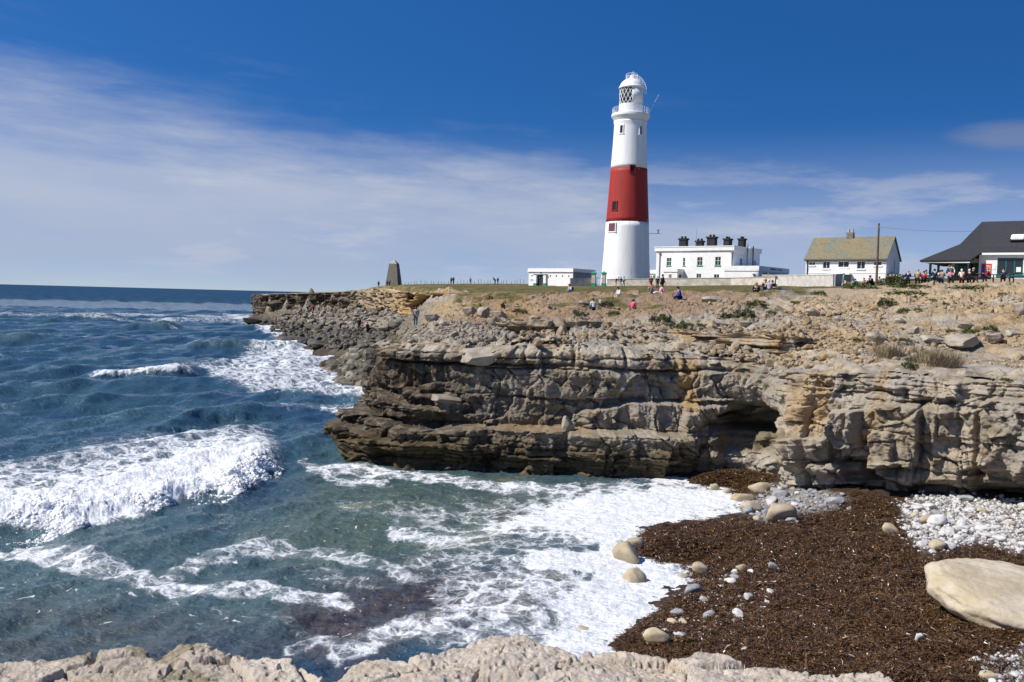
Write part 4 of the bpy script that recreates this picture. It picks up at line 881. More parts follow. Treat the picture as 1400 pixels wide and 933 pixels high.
    bm = B(); box(bm, x1 + .003, x1 + 1.2, 1.0, 15.6, 2.75, 2.95); bm_obj('canopy', bm, GREYM, wg)
    bm = B()                                           # raised letters on the fascia, too far off to read
    y = 4.2; rs = random.Random(3)
    for wlen in (9, 6):
        for _ in range(wlen):
            box(bm, x1 + .122, x1 + .16, y, y + .10, hh + .42, hh + .78)
            if rs.random() < .7: box(bm, x1 + .122, x1 + .16, y + .1, y + .28, hh + .42 + rs.choice((0, .14, .26)), hh + .50 + rs.choice((0, .14, .26)))
            y += .38
        y += .55
    bm_obj('lettering', bm, DARKM, wg)
    bm = B(); tube(bm, (x1 - .9, y0 - .1, 0), (x1 - .9, y0 - .1, 2.4), .08, n=6); box(bm, x1 - 1.1, x1 - .7, y0 - .25, y0 - .004, 2.4, 2.75); bm_obj('downpipe', bm, GREYM, wg)
    bm = B(); box(bm, x1 - 2.2, x1 - 1.1, y0 - .06, y0 - .004, .75, .95); bm_obj('green_plaque', bm, GREEN, wg)
    # low link towards the tower
    bm = B(); ops = [(-2.5, -2.0, .9, 2.3), (-1.2, -.5, .1, 2.35)]; wall_open(bm, 3.2, 2.7, 1.0, 1.3, ops, x0=-3.2); box(bm, -3.2, -.002, 1.3, 5, 0, 2.7); lk = bm_obj('link_building', bm, W_, h)
    bm = B(); box(bm, -3.5, -.004, .8, 5.1, 2.703, 3.5); bm_obj('link_parapet', bm, W_, lk)
    window(lk, *ops[0], y=1.0, mull=0); bm = B(); box(bm, -1.2, -.5, 1.1, 1.16, .1, 2.35); bm_obj('green_door', bm, GREEN, lk)
    bm = B(); tube(bm, (-3.05, .9, 0), (-3.05, .9, 2.2), .08, n=6); bm_obj('downpipe', bm, DARKM, lk)
    return h
KH = flat_house()

# ---------------------------------------------------------------- engine house on the left of the tower
def engine_house():
    p0 = P(722.5, 391, 177); p0[2] = gz1(p0[0], p0[1]) - .3
    h = empty('engine_house', p0, -TH, 'low white flat roofed building with a dark doorway and a row of tiny windows', 'building')
    L, D, H = 10.3, 7.4, 3.05; k = L / 58.0
    def X(px): return (px - 722.5) * k
    sq = [(X(px) - .14, X(px) + .14, 2.0, 2.32) for px in (727, 751.5, 759.3, 767.3, 775.3)]; dr = (X(734.3), X(743.5), .2, 2.35)
    bm = wall_open(B(), L, H, 0, .3, sq + [dr]); box(bm, 0, .3, .3, D, 0, H); box(bm, .3, L - .3, D - .3, D, 0, H); bm_obj('wall', bm, W_, h)
    bm = B(); box(bm, L - .3, L, .3, D, 0, H - .2); bm_obj('side_wall', bm, plain('shaded_white_render', (.27, .30, .33), .85, .1, 1), h)  # shade on the side away from the sun, put into the wall colour
    bm = B(); box(bm, .31, L - .31, .7, .75, .1, H - .2); bm_obj('dark_interior', bm, DARKIN, h)
    bm = B(); box(bm, -.15, L + .12, -.15, D + .1, H + .003, H + .55); pr = bm_obj('parapet', bm, W_, h)
    bm = B(); box(bm, -.22, L + .16, -.22, D + .14, H - .13, H - .003); bm_obj('cornice', bm, W_, pr)
    for o in sq: bm = B(); box(bm, o[0], o[1], .12, .16, o[2], o[3]); bm_obj('small_window', bm, GL, h)
    bm = B(); box(bm, dr[0], dr[1], .14, .2, dr[2], dr[3]); d = bm_obj('door', bm, plain('dark_door', (.045, .035, .035)), h)
    for a, b, c, e in ((.32, .58, 1.7, 2.0), (1.0, 1.42, 1.75, 2.12)): bm = B(); box(bm, dr[0] + a, dr[0] + b, .12, .137, c, e); bm_obj('paper_notice', bm, WT, d)
    for a, b in ((X(731), X(734.3)), (X(743.5), X(746.8))):
        bm = B(); box(bm, a, b, -.35, -.004, .75, 2.35); c = bm_obj('door_pillar', bm, W_, h); bm = B(); box(bm, a - .08, b + .08, -.43, -.003, -.2, .747); bm_obj('pillar_base', bm, GREEN, c)
    bm = B(); box(bm, X(730), X(747.8), -.42, -.005, 2.353, 2.5); bm_obj('lintel', bm, GREYM, h)
    bm = B(); bmesh.ops.create_circle(bm, cap_ends=True, segments=12, radius=.2, matrix=Matrix.Translation(((dr[0] + dr[1]) / 2 , -.05, 2.75)) @ Matrix.Rotation(R(90), 4, 'X'))
    r = bmesh.ops.extrude_face_region(bm, geom=bm.faces[:]); bmesh.ops.translate(bm, vec=(0, .048, 0), verts=[v for v in r['geom'] if isinstance(v, bmesh.types.BMVert)]); bm_obj('crest', bm, GREYM, h)
    bm = B(); box(bm, X(725), X(729), -.03, -.004, 1.15, 1.55); bm_obj('wall_plaque', bm, CONC, h)
    return h
EH = engine_house()

# ---------------------------------------------------------------- long boundary wall, gate
def wall_run(name, pts, h, t, mat, label, cap=None):
    """a free-standing wall following the ground through plan points"""
    e = empty(name, (pts[0][0], pts[0][1], gz1(*pts[0])), 0, label, 'wall'); ox, oy, oz = e.location
    bm = B(); top = B(); n = 0; prev = None
    P_ = [np.array(p, float) for p in pts]
    for a, b in zip(P_[:-1], P_[1:]):
        d = (b - a) / np.linalg.norm(b - a); nrm = np.array((-d[1], d[0])) * t / 2; m = max(2, int(np.linalg.norm(b - a) / 4))
        za, zb = gz1(*a), gz1(*b)
        def sec(bm, wd, z0f, z1f):
            rows = []
            for i in range(m + 1):
                q = a + (b - a) * i / m; z = za + (zb - za) * i / m - oz; nn = nrm * wd
                rows.append([bm.verts.new(c) for c in ((q[0] - nn[0] - ox, q[1] - nn[1] - oy, z + z0f), (q[0] + nn[0] - ox, q[1] + nn[1] - oy, z + z0f), (q[0] + nn[0] - ox, q[1] + nn[1] - oy, z + z1f), (q[0] - nn[0] - ox, q[1] - nn[1] - oy, z + z1f))])
            for r0, r1 in zip(rows[:-1], rows[1:]):
                for i in range(4): j = (i + 1) % 4; bm.faces.new((r0[i], r0[j], r1[j], r1[i]))
            bm.faces.new(rows[0][::-1]); bm.faces.new(rows[-1]); bmesh.ops.recalc_face_normals(bm, faces=bm.faces[:])
        sec(bm, 1, -.8, h); sec(top, 1.3, h + .003, h + .13)
    bm_obj('wall_body', bm, mat, e); bm_obj('coping', top, cap or mat, e); return e
def XY(px, Y): p = P(px, 395, Y); return (p[0], p[1])
wall_run('boundary_wall', [XY(830, 167), XY(900, 163), XY(1000, 157), XY(1060, 150)], 1.2, .35, CREAM, 'long low weathered cream wall in front of the lighthouse and the house', CONC)
wall_run('boundary_wall', [XY(779, 168), XY(812, 169)], 1.35, .35, CREAM, 'short cream wall between the gate pillar and the low white building', CONC)
wall_run('garden_wall', [XY(1064, 139), XY(1140, 124), XY(1152, 133)], 1.5, .3, plain('pale_block_wall', (.50, .47, .44), .9, .15, 1.5), 'pale block wall with a corner in front of the lichen roofed cottage')
def pillar(px, Y, lab):
    p = P(px, 391, Y); e = empty('gate_pillar', (p[0], p[1], gz1(p[0], p[1])), -R(20), lab, 'gate pillar', 'gate pillars with green caps')
    s = .33
    bm = B(); box(bm, -s, s, -s, s, .55, 2.25); bm_obj('shaft', bm, CREAM, e); bm = B(); box(bm, -s - .06, s + .06, -s - .06, s + .06, -.5, .547); bm_obj('base', bm, GREEN, e)
    bm = B(); box(bm, -s - .14, s + .14, -s - .14, s + .14, 2.253, 2.42)
    lathe(bm, [(.0001, 2.8), (.0001, 2.8)], 4) if False else None
    v = [bm.verts.new(c) for c in ((-s - .1, -s - .1, 2.423), (s + .1, -s - .1, 2.423), (s + .1, s + .1, 2.423), (-s - .1, s + .1, 2.423), (0, 0, 2.75))]
    for i in range(4): bm.faces.new((v[i], v[(i + 1) % 4], v[4]))
    bm_obj('cap', bm, GREEN, e)
pillar(811.5, 168.3, 'green capped gate pillar at the end of the short cream wall'); pillar(825.5, 167.6, 'green capped gate pillar standing against the foot of the lighthouse tower')
p = P(818.5, 391, 168); ga = empty('white_gate', (p[0], p[1], gz1(p[0], p[1])), -R(10), 'white barred gate hung between the two green capped pillars', 'gate')
bm = B()
for z in (.15, .75, 1.45): box(bm, -.62, .62, -.03, .03, z, z + .09)
bm_obj('rail', bm, WT, ga); bm = B()
for i in range(9): x = -.6 + i * .15; box(bm, x - .035, x + .035, -.06, -.032, .05, 1.62)
bm_obj('bars', bm, WT, ga)

# ---------------------------------------------------------------- cottage
def lichen_roof():
    n = NT('lichen_slate'); o_ = n.objc(); a = n.noise(o_, .5, 6, .65); b = n.noise(o_, 3.0, 6, .7)
    c = n.mix(n.step(a, .42, .58), (.14, .14, .115), (.215, .155, .06)); c = n.mix(n.step(b, .4, .62, 0, .8), c, (.225, .215, .16)); c = n.mix(n.step(n.noise(o_, 1.2, 3), .48, .65, 0, .6), c, (.17, .19, .165))
    w_ = n.n('ShaderNodeTexWave', bands_direction='Z'); w_.inputs['Scale'].default_value = 1.6; n.l(o_, w_.inputs[0])
    return n.done(c, .9, n.bump(w_.outputs['Fac'], .5, .05), .2)
def cottage():
    p0 = P(1100.5, 388, 156); p0[2] = gz1(p0[0], p0[1]) - .3
    h = empty('cottage', p0, -TH, 'white cottage with a steep lichen covered roof and one stone chimney', 'house')
    L, D, H = 13.2, 7.6, 4.55; k = L / 101.0
    def X(px): return (px - 1100.5) * k
    ops = [(X(1105), X(1113), 3.35, 3.85), (X(1123), X(1132), 2.8, 3.95), (X(1142.5), X(1156), 3.0, 3.95), (X(1166), X(1176), 2.75, 3.95), (X(1186.5), X(1196), 3.3, 3.9), (X(1107), X(1115), .7, 1.65), (X(1117.5), X(1121), .7, 1.65)]
    ROOFH = 8.05
    bm_obj('wall', wall_open(B(), L, H, 0, .3, ops), W_, h)
    bm = B(); box(bm, 0, L, D - .3, D, 0, H); prism(bm, [(.302, 0), (D - .302, 0), (D - .302, H), (D / 2, ROOFH - .25), (.302, H)], 0, .3, 'x'); bm_obj('back_wall', bm, W_, h)
    bm = B(); prism(bm, [(.302, 0), (D - .302, 0), (D - .302, H), (D / 2, ROOFH - .25), (.302, H)], L - .3, L, 'x'); bm_obj('gable_wall', bm, W_, h)
    bm = B(); box(bm, .31, L - .31, .8, .85, .1, H - .2); bm_obj('dark_interior', bm, DARKIN, h)
    for i, o in enumerate(ops): window(h, *o, mull=1 if i != 6 else 0, trans=False, sill=W_)
    bm = B(); sl_ = (ROOFH - H) / (D / 2); e = .35; t_ = .16
    prism(bm, [(-e, H - e * sl_), (D / 2, ROOFH), (D + e, H - e * sl_), (D + e, H - e * sl_ + t_), (D / 2, ROOFH + t_ * 1.3), (-e, H - e * sl_ + t_)], -.2, L + .2, 'x'); rf = bm_obj('roof', bm, lichen_roof(), h)
    bm = B(); cx = X(1147); box(bm, cx - .55, cx + .55, D / 2 - .4, D / 2 + .4, ROOFH - .6, ROOFH + .95); c = bm_obj('chimney', bm, plain('brown_stone', (.20, .165, .13), .9, .25, 4), rf)
    for s in (-.3, .3): bm = B(); tube(bm, (cx + s, D / 2, ROOFH + .95), (cx + s, D / 2, ROOFH + 1.6), .2, .17, 8); bm_obj('chimney_pot', bm, CONC, c)
    bm = B(); tube(bm, (X(1103), -.12, 0), (X(1103), -.12, H - .3), .07, n=6); bm_obj('downpipe', bm, DARKM, h)
    bm = B(); tube(bm, (-.2, -.42, H - .38), (L + .2, -.42, H - .38), .07, n=6); bm_obj('gutter', bm, DARKM, h)
    bm = B(); box(bm, L + .003, L + .06, 4.4, 4.85, 1.0, 4.3); bm_obj('gable_window', bm, GL, h)
    bm = B(); box(bm, X(1132), X(1160), -1.3, -.004, 1.75, 1.95); bm_obj('porch_roof', bm, W_, h)
    bm = B(); box(bm, X(1133), X(1159), -.06, -.004, .1, 1.74); bm_obj('porch_opening', bm, GREYW, h)
    bm = B(); box(bm, .0, L, -.05, -.003, 2.03, 2.12); bm_obj('string_course', bm, W_, h)
    bm = B(); box(bm, -7.5, -.6, .8, 5.0, 0, 1.45); a = bm_obj('garage', bm, W_, h); bm = B(); box(bm, -7.9, -.4, .4, 5.2, 1.453, 1.75); bm_obj('garage_roof', bm, CONC, a); bm = B(); box(bm, -4.0, -3.0, .74, .797, .3, 1.1); bm_obj('garage_door', bm, GREYM, a)
    bm = B(); box(bm, L + .01, L + 2.6, -.6, 2.2, 1.55, 1.85); bm_obj('side_porch_roof', bm, CREAM, h); bm = B()
    box(bm, L + 2.2, L + 2.4, -.4, -.2, 0, 1.547); bm_obj('side_porch_post', bm, W_, h); bm = B(); box(bm, L + .1, L + .3, -.4, 2, 0, 1.547); bm_obj('side_porch_wall', bm, W_, h)
    return h
COT = cottage()

# ---------------------------------------------------------------- cafe
def cafe():
    Yc = 98; p0 = P(1262, 384.5, Yc); p0[2] = gz1(p0[0], p0[1]) - .3
    th = R(36); h = empty('cafe', p0, -th, 'white cafe with a big dark flared roof, teal windows and a covered veranda', 'cafe')
    k = 1.0 / 12.9
    def X(px): return (px - 1262) * k
    L = 24.0; H1 = 3.3; EV = 2.62; R_ = 6.75; D = 10.0
    xs = X(1322)                                       # where the veranda ends and the front wall steps forward
    # roof: main slopes with a hip at the left end, flaring out over the veranda
    roof_m = NT('dark_slate_roof'); o_ = roof_m.objc(); a = roof_m.noise(o_, 1.5, 6); b = roof_m.noise(o_, 9, 5, .7)
    c = roof_m.mix(roof_m.step(b, .3, .7), (.020, .020, .024), (.045, .044, .052)); roof_m = roof_m.done(c, .75, roof_m.bump(b, .4, .03), .3)
    bm = B()
    xr, xm, xe = X(1346), X(1309), X(1259)
    yf = -1.0
    V_ = lambda *c: bm.verts.new(c)
    xr -= 1.9; R_ += .3; xm -= .5
    rA, rB = V_(xr, D / 2, R_), V_(L, D / 2, R_)
    mF, mB = V_(xm, 1.6, 4.45), V_(xm, D - 1.6, 4.45)                  # break of slope on the hip
    eF, eB = V_(xe, yf, EV), V_(xe, D + 1, EV)
    sF = V_(xs, yf, EV); s2 = V_(xs + .75, .6, H1 + .22); fR = V_(L, .6, H1 + .22); bR = V_(L, D + 1, EV)
    up = V_(xs + .75, 1.6, 4.45 - .3)
    for f in ((mF, rA, mB), (eF, mF, mB, eB), (eF, sF, up, mF), (mF, up, rA), (sF, s2, up), (up, s2, fR, rB, rA), (rA, rB, bR, mB), (mB, bR, eB)): bm.faces.new(f)
    bmesh.ops.recalc_face_normals(bm, faces=bm.faces[:]); r = bmesh.ops.solidify(bm, geom=bm.faces[:], thickness=.16)
    rf = bm_obj('roof', bm, roof_m, h)
    bm = B(); box(bm, xe + .15, xs - .05, yf + .12, yf + .20, EV - .26, EV - .06); box(bm, xs + .75, L, .62, .70, H1 - .06, H1 + .16); bm_obj('fascia', bm, WT, rf)
    # walls
    ops = [(X(1350.5) , X(1381), .95 + .3, 2.95)]
    bm = wall_open(B(), L - xs - .5, H1, 1.0, 1.3, ops, x0=xs + .5); box(bm, xs + .5, xs + .8, 1.3, 3.2, 0, H1); bm_obj('wall', bm, W_, h)
    vops = [(X(1294), X(1310), .3, 2.45), (X(1312.5), X(1326.5), .2, 2.5)]
    bm = wall_open(B(), X(1336) - X(1290), 3.0, 3.0, 3.2, [vops[0], (vops[1][0], vops[1][1], .2, 2.5)], x0=X(1290)); box(bm, X(1290), X(1290) + .2, 3.2, D, 0, 3.0); bm_obj('veranda_wall', bm, W_, h)
    bm = B(); box(bm, X(1291) + .1, L, D - .3, D, 0, 3.0); bm_obj('back_wall', bm, W_, h)
    bm = B(); box(bm, X(1291) + .2, L - .3, 4.2, 4.25, .1, 3.0); bm_obj('dark_interior', bm, DARKIN, h)
    window(h, vops[0][0], vops[0][1], *vops[0][2:], y=3.0, mull=2, trans=False, fm=TEAL, fw=.12)
    bm = B(); x0, x1 = vops[1][:2]; box(bm, x1 - .75, x1, 2.9, 2.97, .2, 2.5); box(bm, x0, x0 + .14, 2.9, 2.97, .2, 2.5); d = bm_obj('door', bm, TEAL, h)
    w = window(h, *ops[0], y=1.0, mull=2, trans=False, fm=TEAL, sill=TEAL, fw=.10)
    bm = B(); box(bm, X(1373), X(1378.5), 1.04, 1.058, 1.5, 2.0); bm_obj('paper_notice', bm, WT, w)
    bm = B(); box(bm, X(1270) - .09, X(1270) + .13, 0, .2, 0, EV); box(bm, X(1277) - .09, X(1277) + .13, 1.3, 1.5, 0, EV + .4); bm_obj('veranda_post', bm, TEAL, h)
    # ice cream price poster: blue column, red field and rows of white squares
    bm = B(); px0, px1 = X(1331.5), X(1343.5); box(bm, px0, px1, .93, .997, .75, 2.35); po = bm_obj('poster', bm, plain('poster_red', (.55, .05, .03), .5), h)
    bm = B(); box(bm, px0 + .06, px0 + .32, .92, .929, .85, 2.2); bm_obj('poster_blue_column', bm, plain('poster_blue', (.05, .06, .32), .5), po)
    bm = B(); rs = random.Random(5)
    for i in range(4):
        for j in range(6): a = px0 + .42 + i * .125; b = .85 + j * .235; box(bm, a, a + .085, .922, .9285, b, b + .15)
    bm_obj('poster_white_squares', bm, plain('poster_white', (.72, .6, .5), .5), po)
    bm = B(); box(bm, X(1345), X(1349), .97, .997, 1.75, 2.15); bm_obj('notice_board', bm, WT, h)
    bm = B(); box(bm, X(1383.5), X(1388.5), .9, .997, 1.25, 1.95); bm_obj('wall_box', bm, plain('red_box_paint', (.35, .05, .05)), h)
    bm = B(); box(bm, X(1294.5), X(1300), 2.86, 2.955, 2.05, 2.35); bm_obj('green_sign', bm, plain('sign_green', (.06, .35, .08)), h)
    bm = B(); tube(bm, (X(1385), .55, 1.3), (L, .55, 1.5), .03, n=5); tube(bm, (X(1394), .5, .3), (X(1394), .5, 2.0), .04, n=5); tube(bm, (X(1394), .5, 2.0), (L, .5, 2.0), .04, n=5); bm_obj('handrail', bm, DARKM, h)
    # skylight
    sx, sz = X(1371), 4.95; fy = .6 + (sz - H1 - .22) / (R_ - H1 - .22) * (D / 2 - .6); an = math.atan2(R_ - H1 - .22, D / 2 - .6)
    bm = B(); box(bm, -.62, .62, -.42, .42, .17, .36); bmesh.ops.bevel(bm, geom=bm.edges[:], offset=.08, segments=2, affect='EDGES'); bmesh.ops.transform(bm, matrix=Matrix.Translation((sx, fy, sz)) @ Matrix.Rotation(an, 4, 'X'), verts=bm.verts[:]); sk = bm_obj('skylight', bm, plain('milky_dome', (.75, .76, .74), .3), rf)
    bm = B(); box(bm, -.68, .68, -.48, .48, .02, .168); bmesh.ops.transform(bm, matrix=Matrix.Translation((sx, fy, sz)) @ Matrix.Rotation(an, 4, 'X'), verts=bm.verts[:]); bm_obj('skylight_kerb', bm, DARKM, sk)
    return h
CAFE = cafe()

# ---------------------------------------------------------------- obelisk
p = P(538.3, 391.5, 230); ob = empty('obelisk', (p[0], p[1], gz1(p[0], p[1]) - .4), R(-12), 'tapering grey stone obelisk with a paler pyramid tip on the headland', 'obelisk')
OBM = NT('obelisk_stone'); o_ = OBM.objc(); br = OBM.n('ShaderNodeTexBrick'); br.inputs['Scale'].default_value = 1.3; br.inputs['Color1'].default_value = (.17, .155, .125, 1); br.inputs['Color2'].default_value = (.24, .22, .18, 1); br.inputs['Mortar'].default_value = (.11, .10, .085, 1)
mpq = OBM.n('ShaderNodeMapping'); mpq.inputs['Rotation'].default_value = (R(90), 0, 0); OBM.l(o_, mpq.inputs[0]); OBM.l(mpq.outputs[0], br.inputs[0]); OBM = OBM.done(br.outputs[0], .9)
def frustum(bm, a, b, z0, z1):
    v = [bm.verts.new((sx * a, sy * a, z0)) for sx, sy in ((-1, -1), (1, -1), (1, 1), (-1, 1))] + [bm.verts.new((sx * b, sy * b, z1)) for sx, sy in ((-1, -1), (1, -1), (1, 1), (-1, 1))]
    for f in ((3, 2, 1, 0), (4, 5, 6, 7), (0, 1, 5, 4), (1, 2, 6, 5), (2, 3, 7, 6), (3, 0, 4, 7)): bm.faces.new([v[i] for i in f])
    return bm
bm_obj('shaft', frustum(B(), 1.72, .98, 0, 6.1), OBM, ob); bm_obj('tip', frustum(B(), .985, .04, 6.103, 7.2), plain('pale_stone_tip', (.36, .34, .30), .9), ob)

# ---------------------------------------------------------------- pole, wires, fence
p = P(1198, 390, 118); zp = gz1(p[0], p[1]); tp = empty('telegraph_pole', (p[0], p[1], zp), 0, 'tall brown wooden telegraph pole in front of the cottage gable', 'telegraph pole')
ptop = P(1199.5, 305.5, 118)[2]
bm = B(); tube(bm, (0, 0, -.5), (0, 0, ptop - zp), .16, .115, 10); bm_obj('pole', bm, POLEW, tp); bm = B(); box(bm, -.05, .05, -.2, -.13, ptop - zp - .6, ptop - zp - .3); bm_obj('insulator', bm, GREYM, tp)
def wire(name, a, b, sag, label, r=.018):
    bm = B(); pts = [Vector(a).lerp(Vector(b), i / 16) - Vector((0, 0, sag * 4 * (i / 16) * (1 - i / 16))) for i in range(17)]
    for q0, q1 in zip(pts[:-1], pts[1:]): tube(bm, q0, q1, r, n=4)
    o = bm_obj(name, bm, DARKM); tag(o, label, 'wire')
wire('overhead_wire', (p[0], p[1], ptop - .45), tuple(P(1345, 316, 101)), .25, 'thin overhead wire running from the telegraph pole to the dark cafe roof', .011)
fe = empty('post_fence', XY(640, 200) + (gz1(*XY(640, 200)),), 0, 'row of thin bare fence posts along the grassy skyline', 'fence')
rs = random.Random(9)
for i in range(38):
    px = 548 + i * 4.55 + rs.uniform(-1.3, 1.3); Y = 225 - i * .9; x, y = XY(px, Y); z = gz1(x, y)
    bm = B(); hh = rs.uniform(.6, 1.15); tube(bm, (x - fe.location[0], y - fe.location[1], z - .3 - fe.location[2]), (x - fe.location[0] + rs.uniform(-.06, .06), y - fe.location[1], z + hh - fe.location[2]), .055, .045, 6); bm_obj('fence_post', bm, POLEW, fe)
# ================================================================== LOOSE ROCK, WRACK, PLANTS
lnY = np.log(Ys)
def g_at(X, Y):                           # height of the built ground mesh
    px = CX + FPX * np.asarray(X) / Y; fx = np.clip((px - pxs[0]) / (pxs[1] - pxs[0]), 0, nx - 1.001); fy = np.clip(np.interp(np.log(Y), lnY, np.arange(ny)), 0, ny - 1.001)
    i, j = fy.astype(int), fx.astype(int); a, b = fy - i, fx - j
    return gz[i, j] * (1 - a) * (1 - b) + gz[i + 1, j] * a * (1 - b) + gz[i, j + 1] * (1 - a) * b + gz[i + 1, j + 1] * a * b
def b_at(X, Y):
    fx = np.clip((np.asarray(X) - bx[0]) / (bx[1] - bx[0]), 0, 758.99); fy = np.clip((np.asarray(Y) - by[0]) / (by[1] - by[0]), 0, 728.99)
    i, j = fy.astype(int), fx.astype(int); a, b = fy - i, fx - j
    return BZ[i, j] * (1 - a) * (1 - b) + BZ[i + 1, j] * a * (1 - b) + BZ[i, j + 1] * (1 - a) * b + BZ[i + 1, j + 1] * a * b
def hit(px, py, fn, Y0, Y1, n=500):
    px, py = np.atleast_1d(px), np.atleast_1d(py)
    if len(px) > 8000: return tuple(np.concatenate(c_) for c_ in zip(*[hit(px[i:i + 8000], py[i:i + 8000], fn, Y0, Y1, 260) for i in range(0, len(px), 8000)]))       # where the sight line through a photo pixel meets the land
    px, py = np.atleast_1d(px).astype(float), np.atleast_1d(py).astype(float)
    d = _f[None] + np.outer((px - CX) / FPX, _r) - np.outer((py - CY) / FPX, _u)
    yy = np.exp(np.linspace(math.log(Y0), math.log(Y1), n)); t = yy[None] / d[:, 1:2]
    X = d[:, 0:1] * t; Z = CAM[2] + d[:, 2:3] * t; Yb = np.repeat(yy[None], len(px), 0)
    g = fn(X, Yb); below = Z <= g; k = np.where(below.any(1), below.argmax(1), n - 1); r = np.arange(len(px))
    return X[r, k], yy[k], g[r, k], below.any(1)
def pick(poly, n, rng):
    p = np.array(poly, float); lo, hi = p.min(0), p.max(0); o = []
    while sum(map(len, o)) < n:
        q = rng.uniform(lo, hi, (n * 3, 2)); o.append(q[sd_poly(q[:, 0], q[:, 1], poly) < 0])
    return np.concatenate(o)[:n]
def ico(sub):
    bm = B(); bmesh.ops.create_icosphere(bm, subdivisions=sub, radius=1); v = np.array([x.co[:] for x in bm.verts]); f = np.array([[x.index for x in q.verts] for q in bm.faces]); bm.free(); return v, f
def rock_shape(sub, seed, cuts=9, depth=(.55, .9), rough=.05, scale=(1, 1, 1), boxy=1.0):
    v, f = ico(sub); v = np.sign(v) * np.abs(v) ** boxy; rs = np.random.default_rng(seed)
    for _ in range(cuts):
        nrm = rs.normal(size=3); nrm /= np.linalg.norm(nrm); d = rs.uniform(*depth); q = v @ nrm; v = v - np.outer(np.maximum(0, q - d) * .96, nrm)
    v = v * (1 + rough * fbm(v[:, 0] * 2.2 + seed, v[:, 1] * 2.2, v[:, 2] * 2.2, 4, .55, seed)[:, None]); return v * np.array(scale), f
def stone_mat(name, dk, lt, sc=3.0, rough=.88, bump=.6, patch=None):
    n = NT(name); p = n.pos(); a = n.noise(p, sc, 8, .65); b = n.noise(p, sc * 7, 6, .7); inf = n.n('ShaderNodeObjectInfo').outputs['Random']
    c = n.mix(n.step(a, .33, .67), dk, lt); c = n.mix(n.math('MULTIPLY', inf, .45), c, tuple(x * .62 for x in lt)); c = n.mix(n.step(b, .55, .72, 0, .45), c, tuple(x * .5 for x in dk))
    if patch: c = n.mix(n.step(n.noise(p, sc * .6, 4), .5, .6, 0, .8), c, patch)
    return n.done(c, rough, n.bump(b, bump, .03), .3)
M_SH_DARK = stone_mat('wet_shore_rock', (.045, .038, .030), (.15, .13, .105), 1.2, .6, .8, (.055, .060, .022)); M_SH_GREY = stone_mat('grey_shore_rock', (.15, .12, .085), (.37, .325, .26), 1.0)
M_SLOPE = stone_mat('slope_limestone', (.22, .18, .13), (.42, .375, .305), 1.6); M_PEB_W = stone_mat('white_pebble', (.42, .41, .40), (.66, .645, .62), 5, .7, .25); M_PEB_G = stone_mat('grey_pebble', (.20, .20, .205), (.36, .36, .36), 5, .7, .25)
M_TAN = stone_mat('tan_boulder_stone', (.34, .265, .165), (.50, .42, .30), 2.5, .8, .35); M_RUB = stone_mat('slope_rubble_stone', (.16, .11, .062), (.40, .32, .215), 2.2); M_RUBO = stone_mat('ochre_rubble_stone', (.24, .155, .08), (.41, .31, .185), 2.2)
ANG = [npmesh('boulder', *rock_shape(3, 500 + i, 11, (.5, .85), .10), smooth=False) for i in range(5)]
RND = [npmesh('pebble', *rock_shape(3, 520 + i, 9, (.62, .95), .16, (1, .82, .62)), smooth=True) for i in range(5)]
SLB = [npmesh('slab', *rock_shape(4, 540 + i, 16, (.60, .92), .09, (.88, .66, .36), .62), smooth=False) for i in range(4)]
def with_mat(me, m):
    key = (me.name, m.name)
    if key not in _MC: c = me.copy(); c.materials.clear(); c.materials.append(m); _MC[key] = c
    return _MC[key]
def rock(name, me, mat, loc, sc, rot, label, cat, group=None):
    o = bpy.data.objects.new(name, with_mat(me, mat)); COL.objects.link(o); o.location = [float(a) for a in loc]; o.scale = [float(a) for a in sc]; o.rotation_euler = rot
    return tag(o, label, cat, group)
def scatter_mesh(name, protos, X, Y, Z, size, rng, mat, sink=.25, flat=(.5, .9), label=None):
    vs_, fs_, off = [], [], 0
    for i in range(len(X)):
        v, f = protos[i % len(protos)]; a, b = rng.uniform(0, 6.28), rng.normal(0, .35); s = size[i] * np.array((1, rng.uniform(.6, 1), rng.uniform(*flat)))
        ca, sa, cb, sb = math.cos(a), math.sin(a), math.cos(b), math.sin(b); q = v * s
        q = q @ np.array(((cb, 0, sb), (0, 1, 0), (-sb, 0, cb))).T @ np.array(((ca, -sa, 0), (sa, ca, 0), (0, 0, 1))).T
        vs_.append(q + (X[i], Y[i], Z[i] + size[i] * (.5 - sink) * .6)); fs_.append(f + off); off += len(v)
    o = link(name, npmesh(name, np.vstack(vs_), np.vstack(fs_), smooth=False), mat); tag(o, label, kind='stuff'); return o
rg = np.random.default_rng(77)
P2 = [rock_shape(2, 560 + i, 8, (.5, .85), .12) for i in range(8)]; P1 = [rock_shape(1, 580 + i, 5, (.6, .9), .15) for i in range(8)]
def spread(poly, n, fn=g_at, Y0=30, Y1=280):
    q = pick(poly, n, rg); X, Y, Z, ok = hit(q[:, 0], q[:, 1], fn, Y0, Y1); return X[ok], Y[ok], Z[ok]
SL_R = [(1000, 445), (1060, 414), (1120, 407), (1260, 408), (1500, 405), (1500, 520), (1220, 512), (1090, 505), (960, 485), (900, 470)]; SL_L = [(640, 434), (700, 418), (1010, 412), (1000, 470), (700, 466)]
X, Y, Z = spread(SL_R, 7000); k = vn(X / 3.5, Y / 5, 0, 901) + .5 * vn(X / 1.2, Y / 1.6, 0, 902) > -.25 + .012 * (Y - 45); X, Y, Z = X[k], Y[k], Z[k]
scatter_mesh('rubble', P1, X, Y, Z, (rg.gamma(1.1, .045, len(X)) * np.interp(Y, [35, 50, 70], [1.1, 1, .8])).clip(.03, .36), rg, M_RUB, label='broken limestone rubble covering the slope above the cliff')
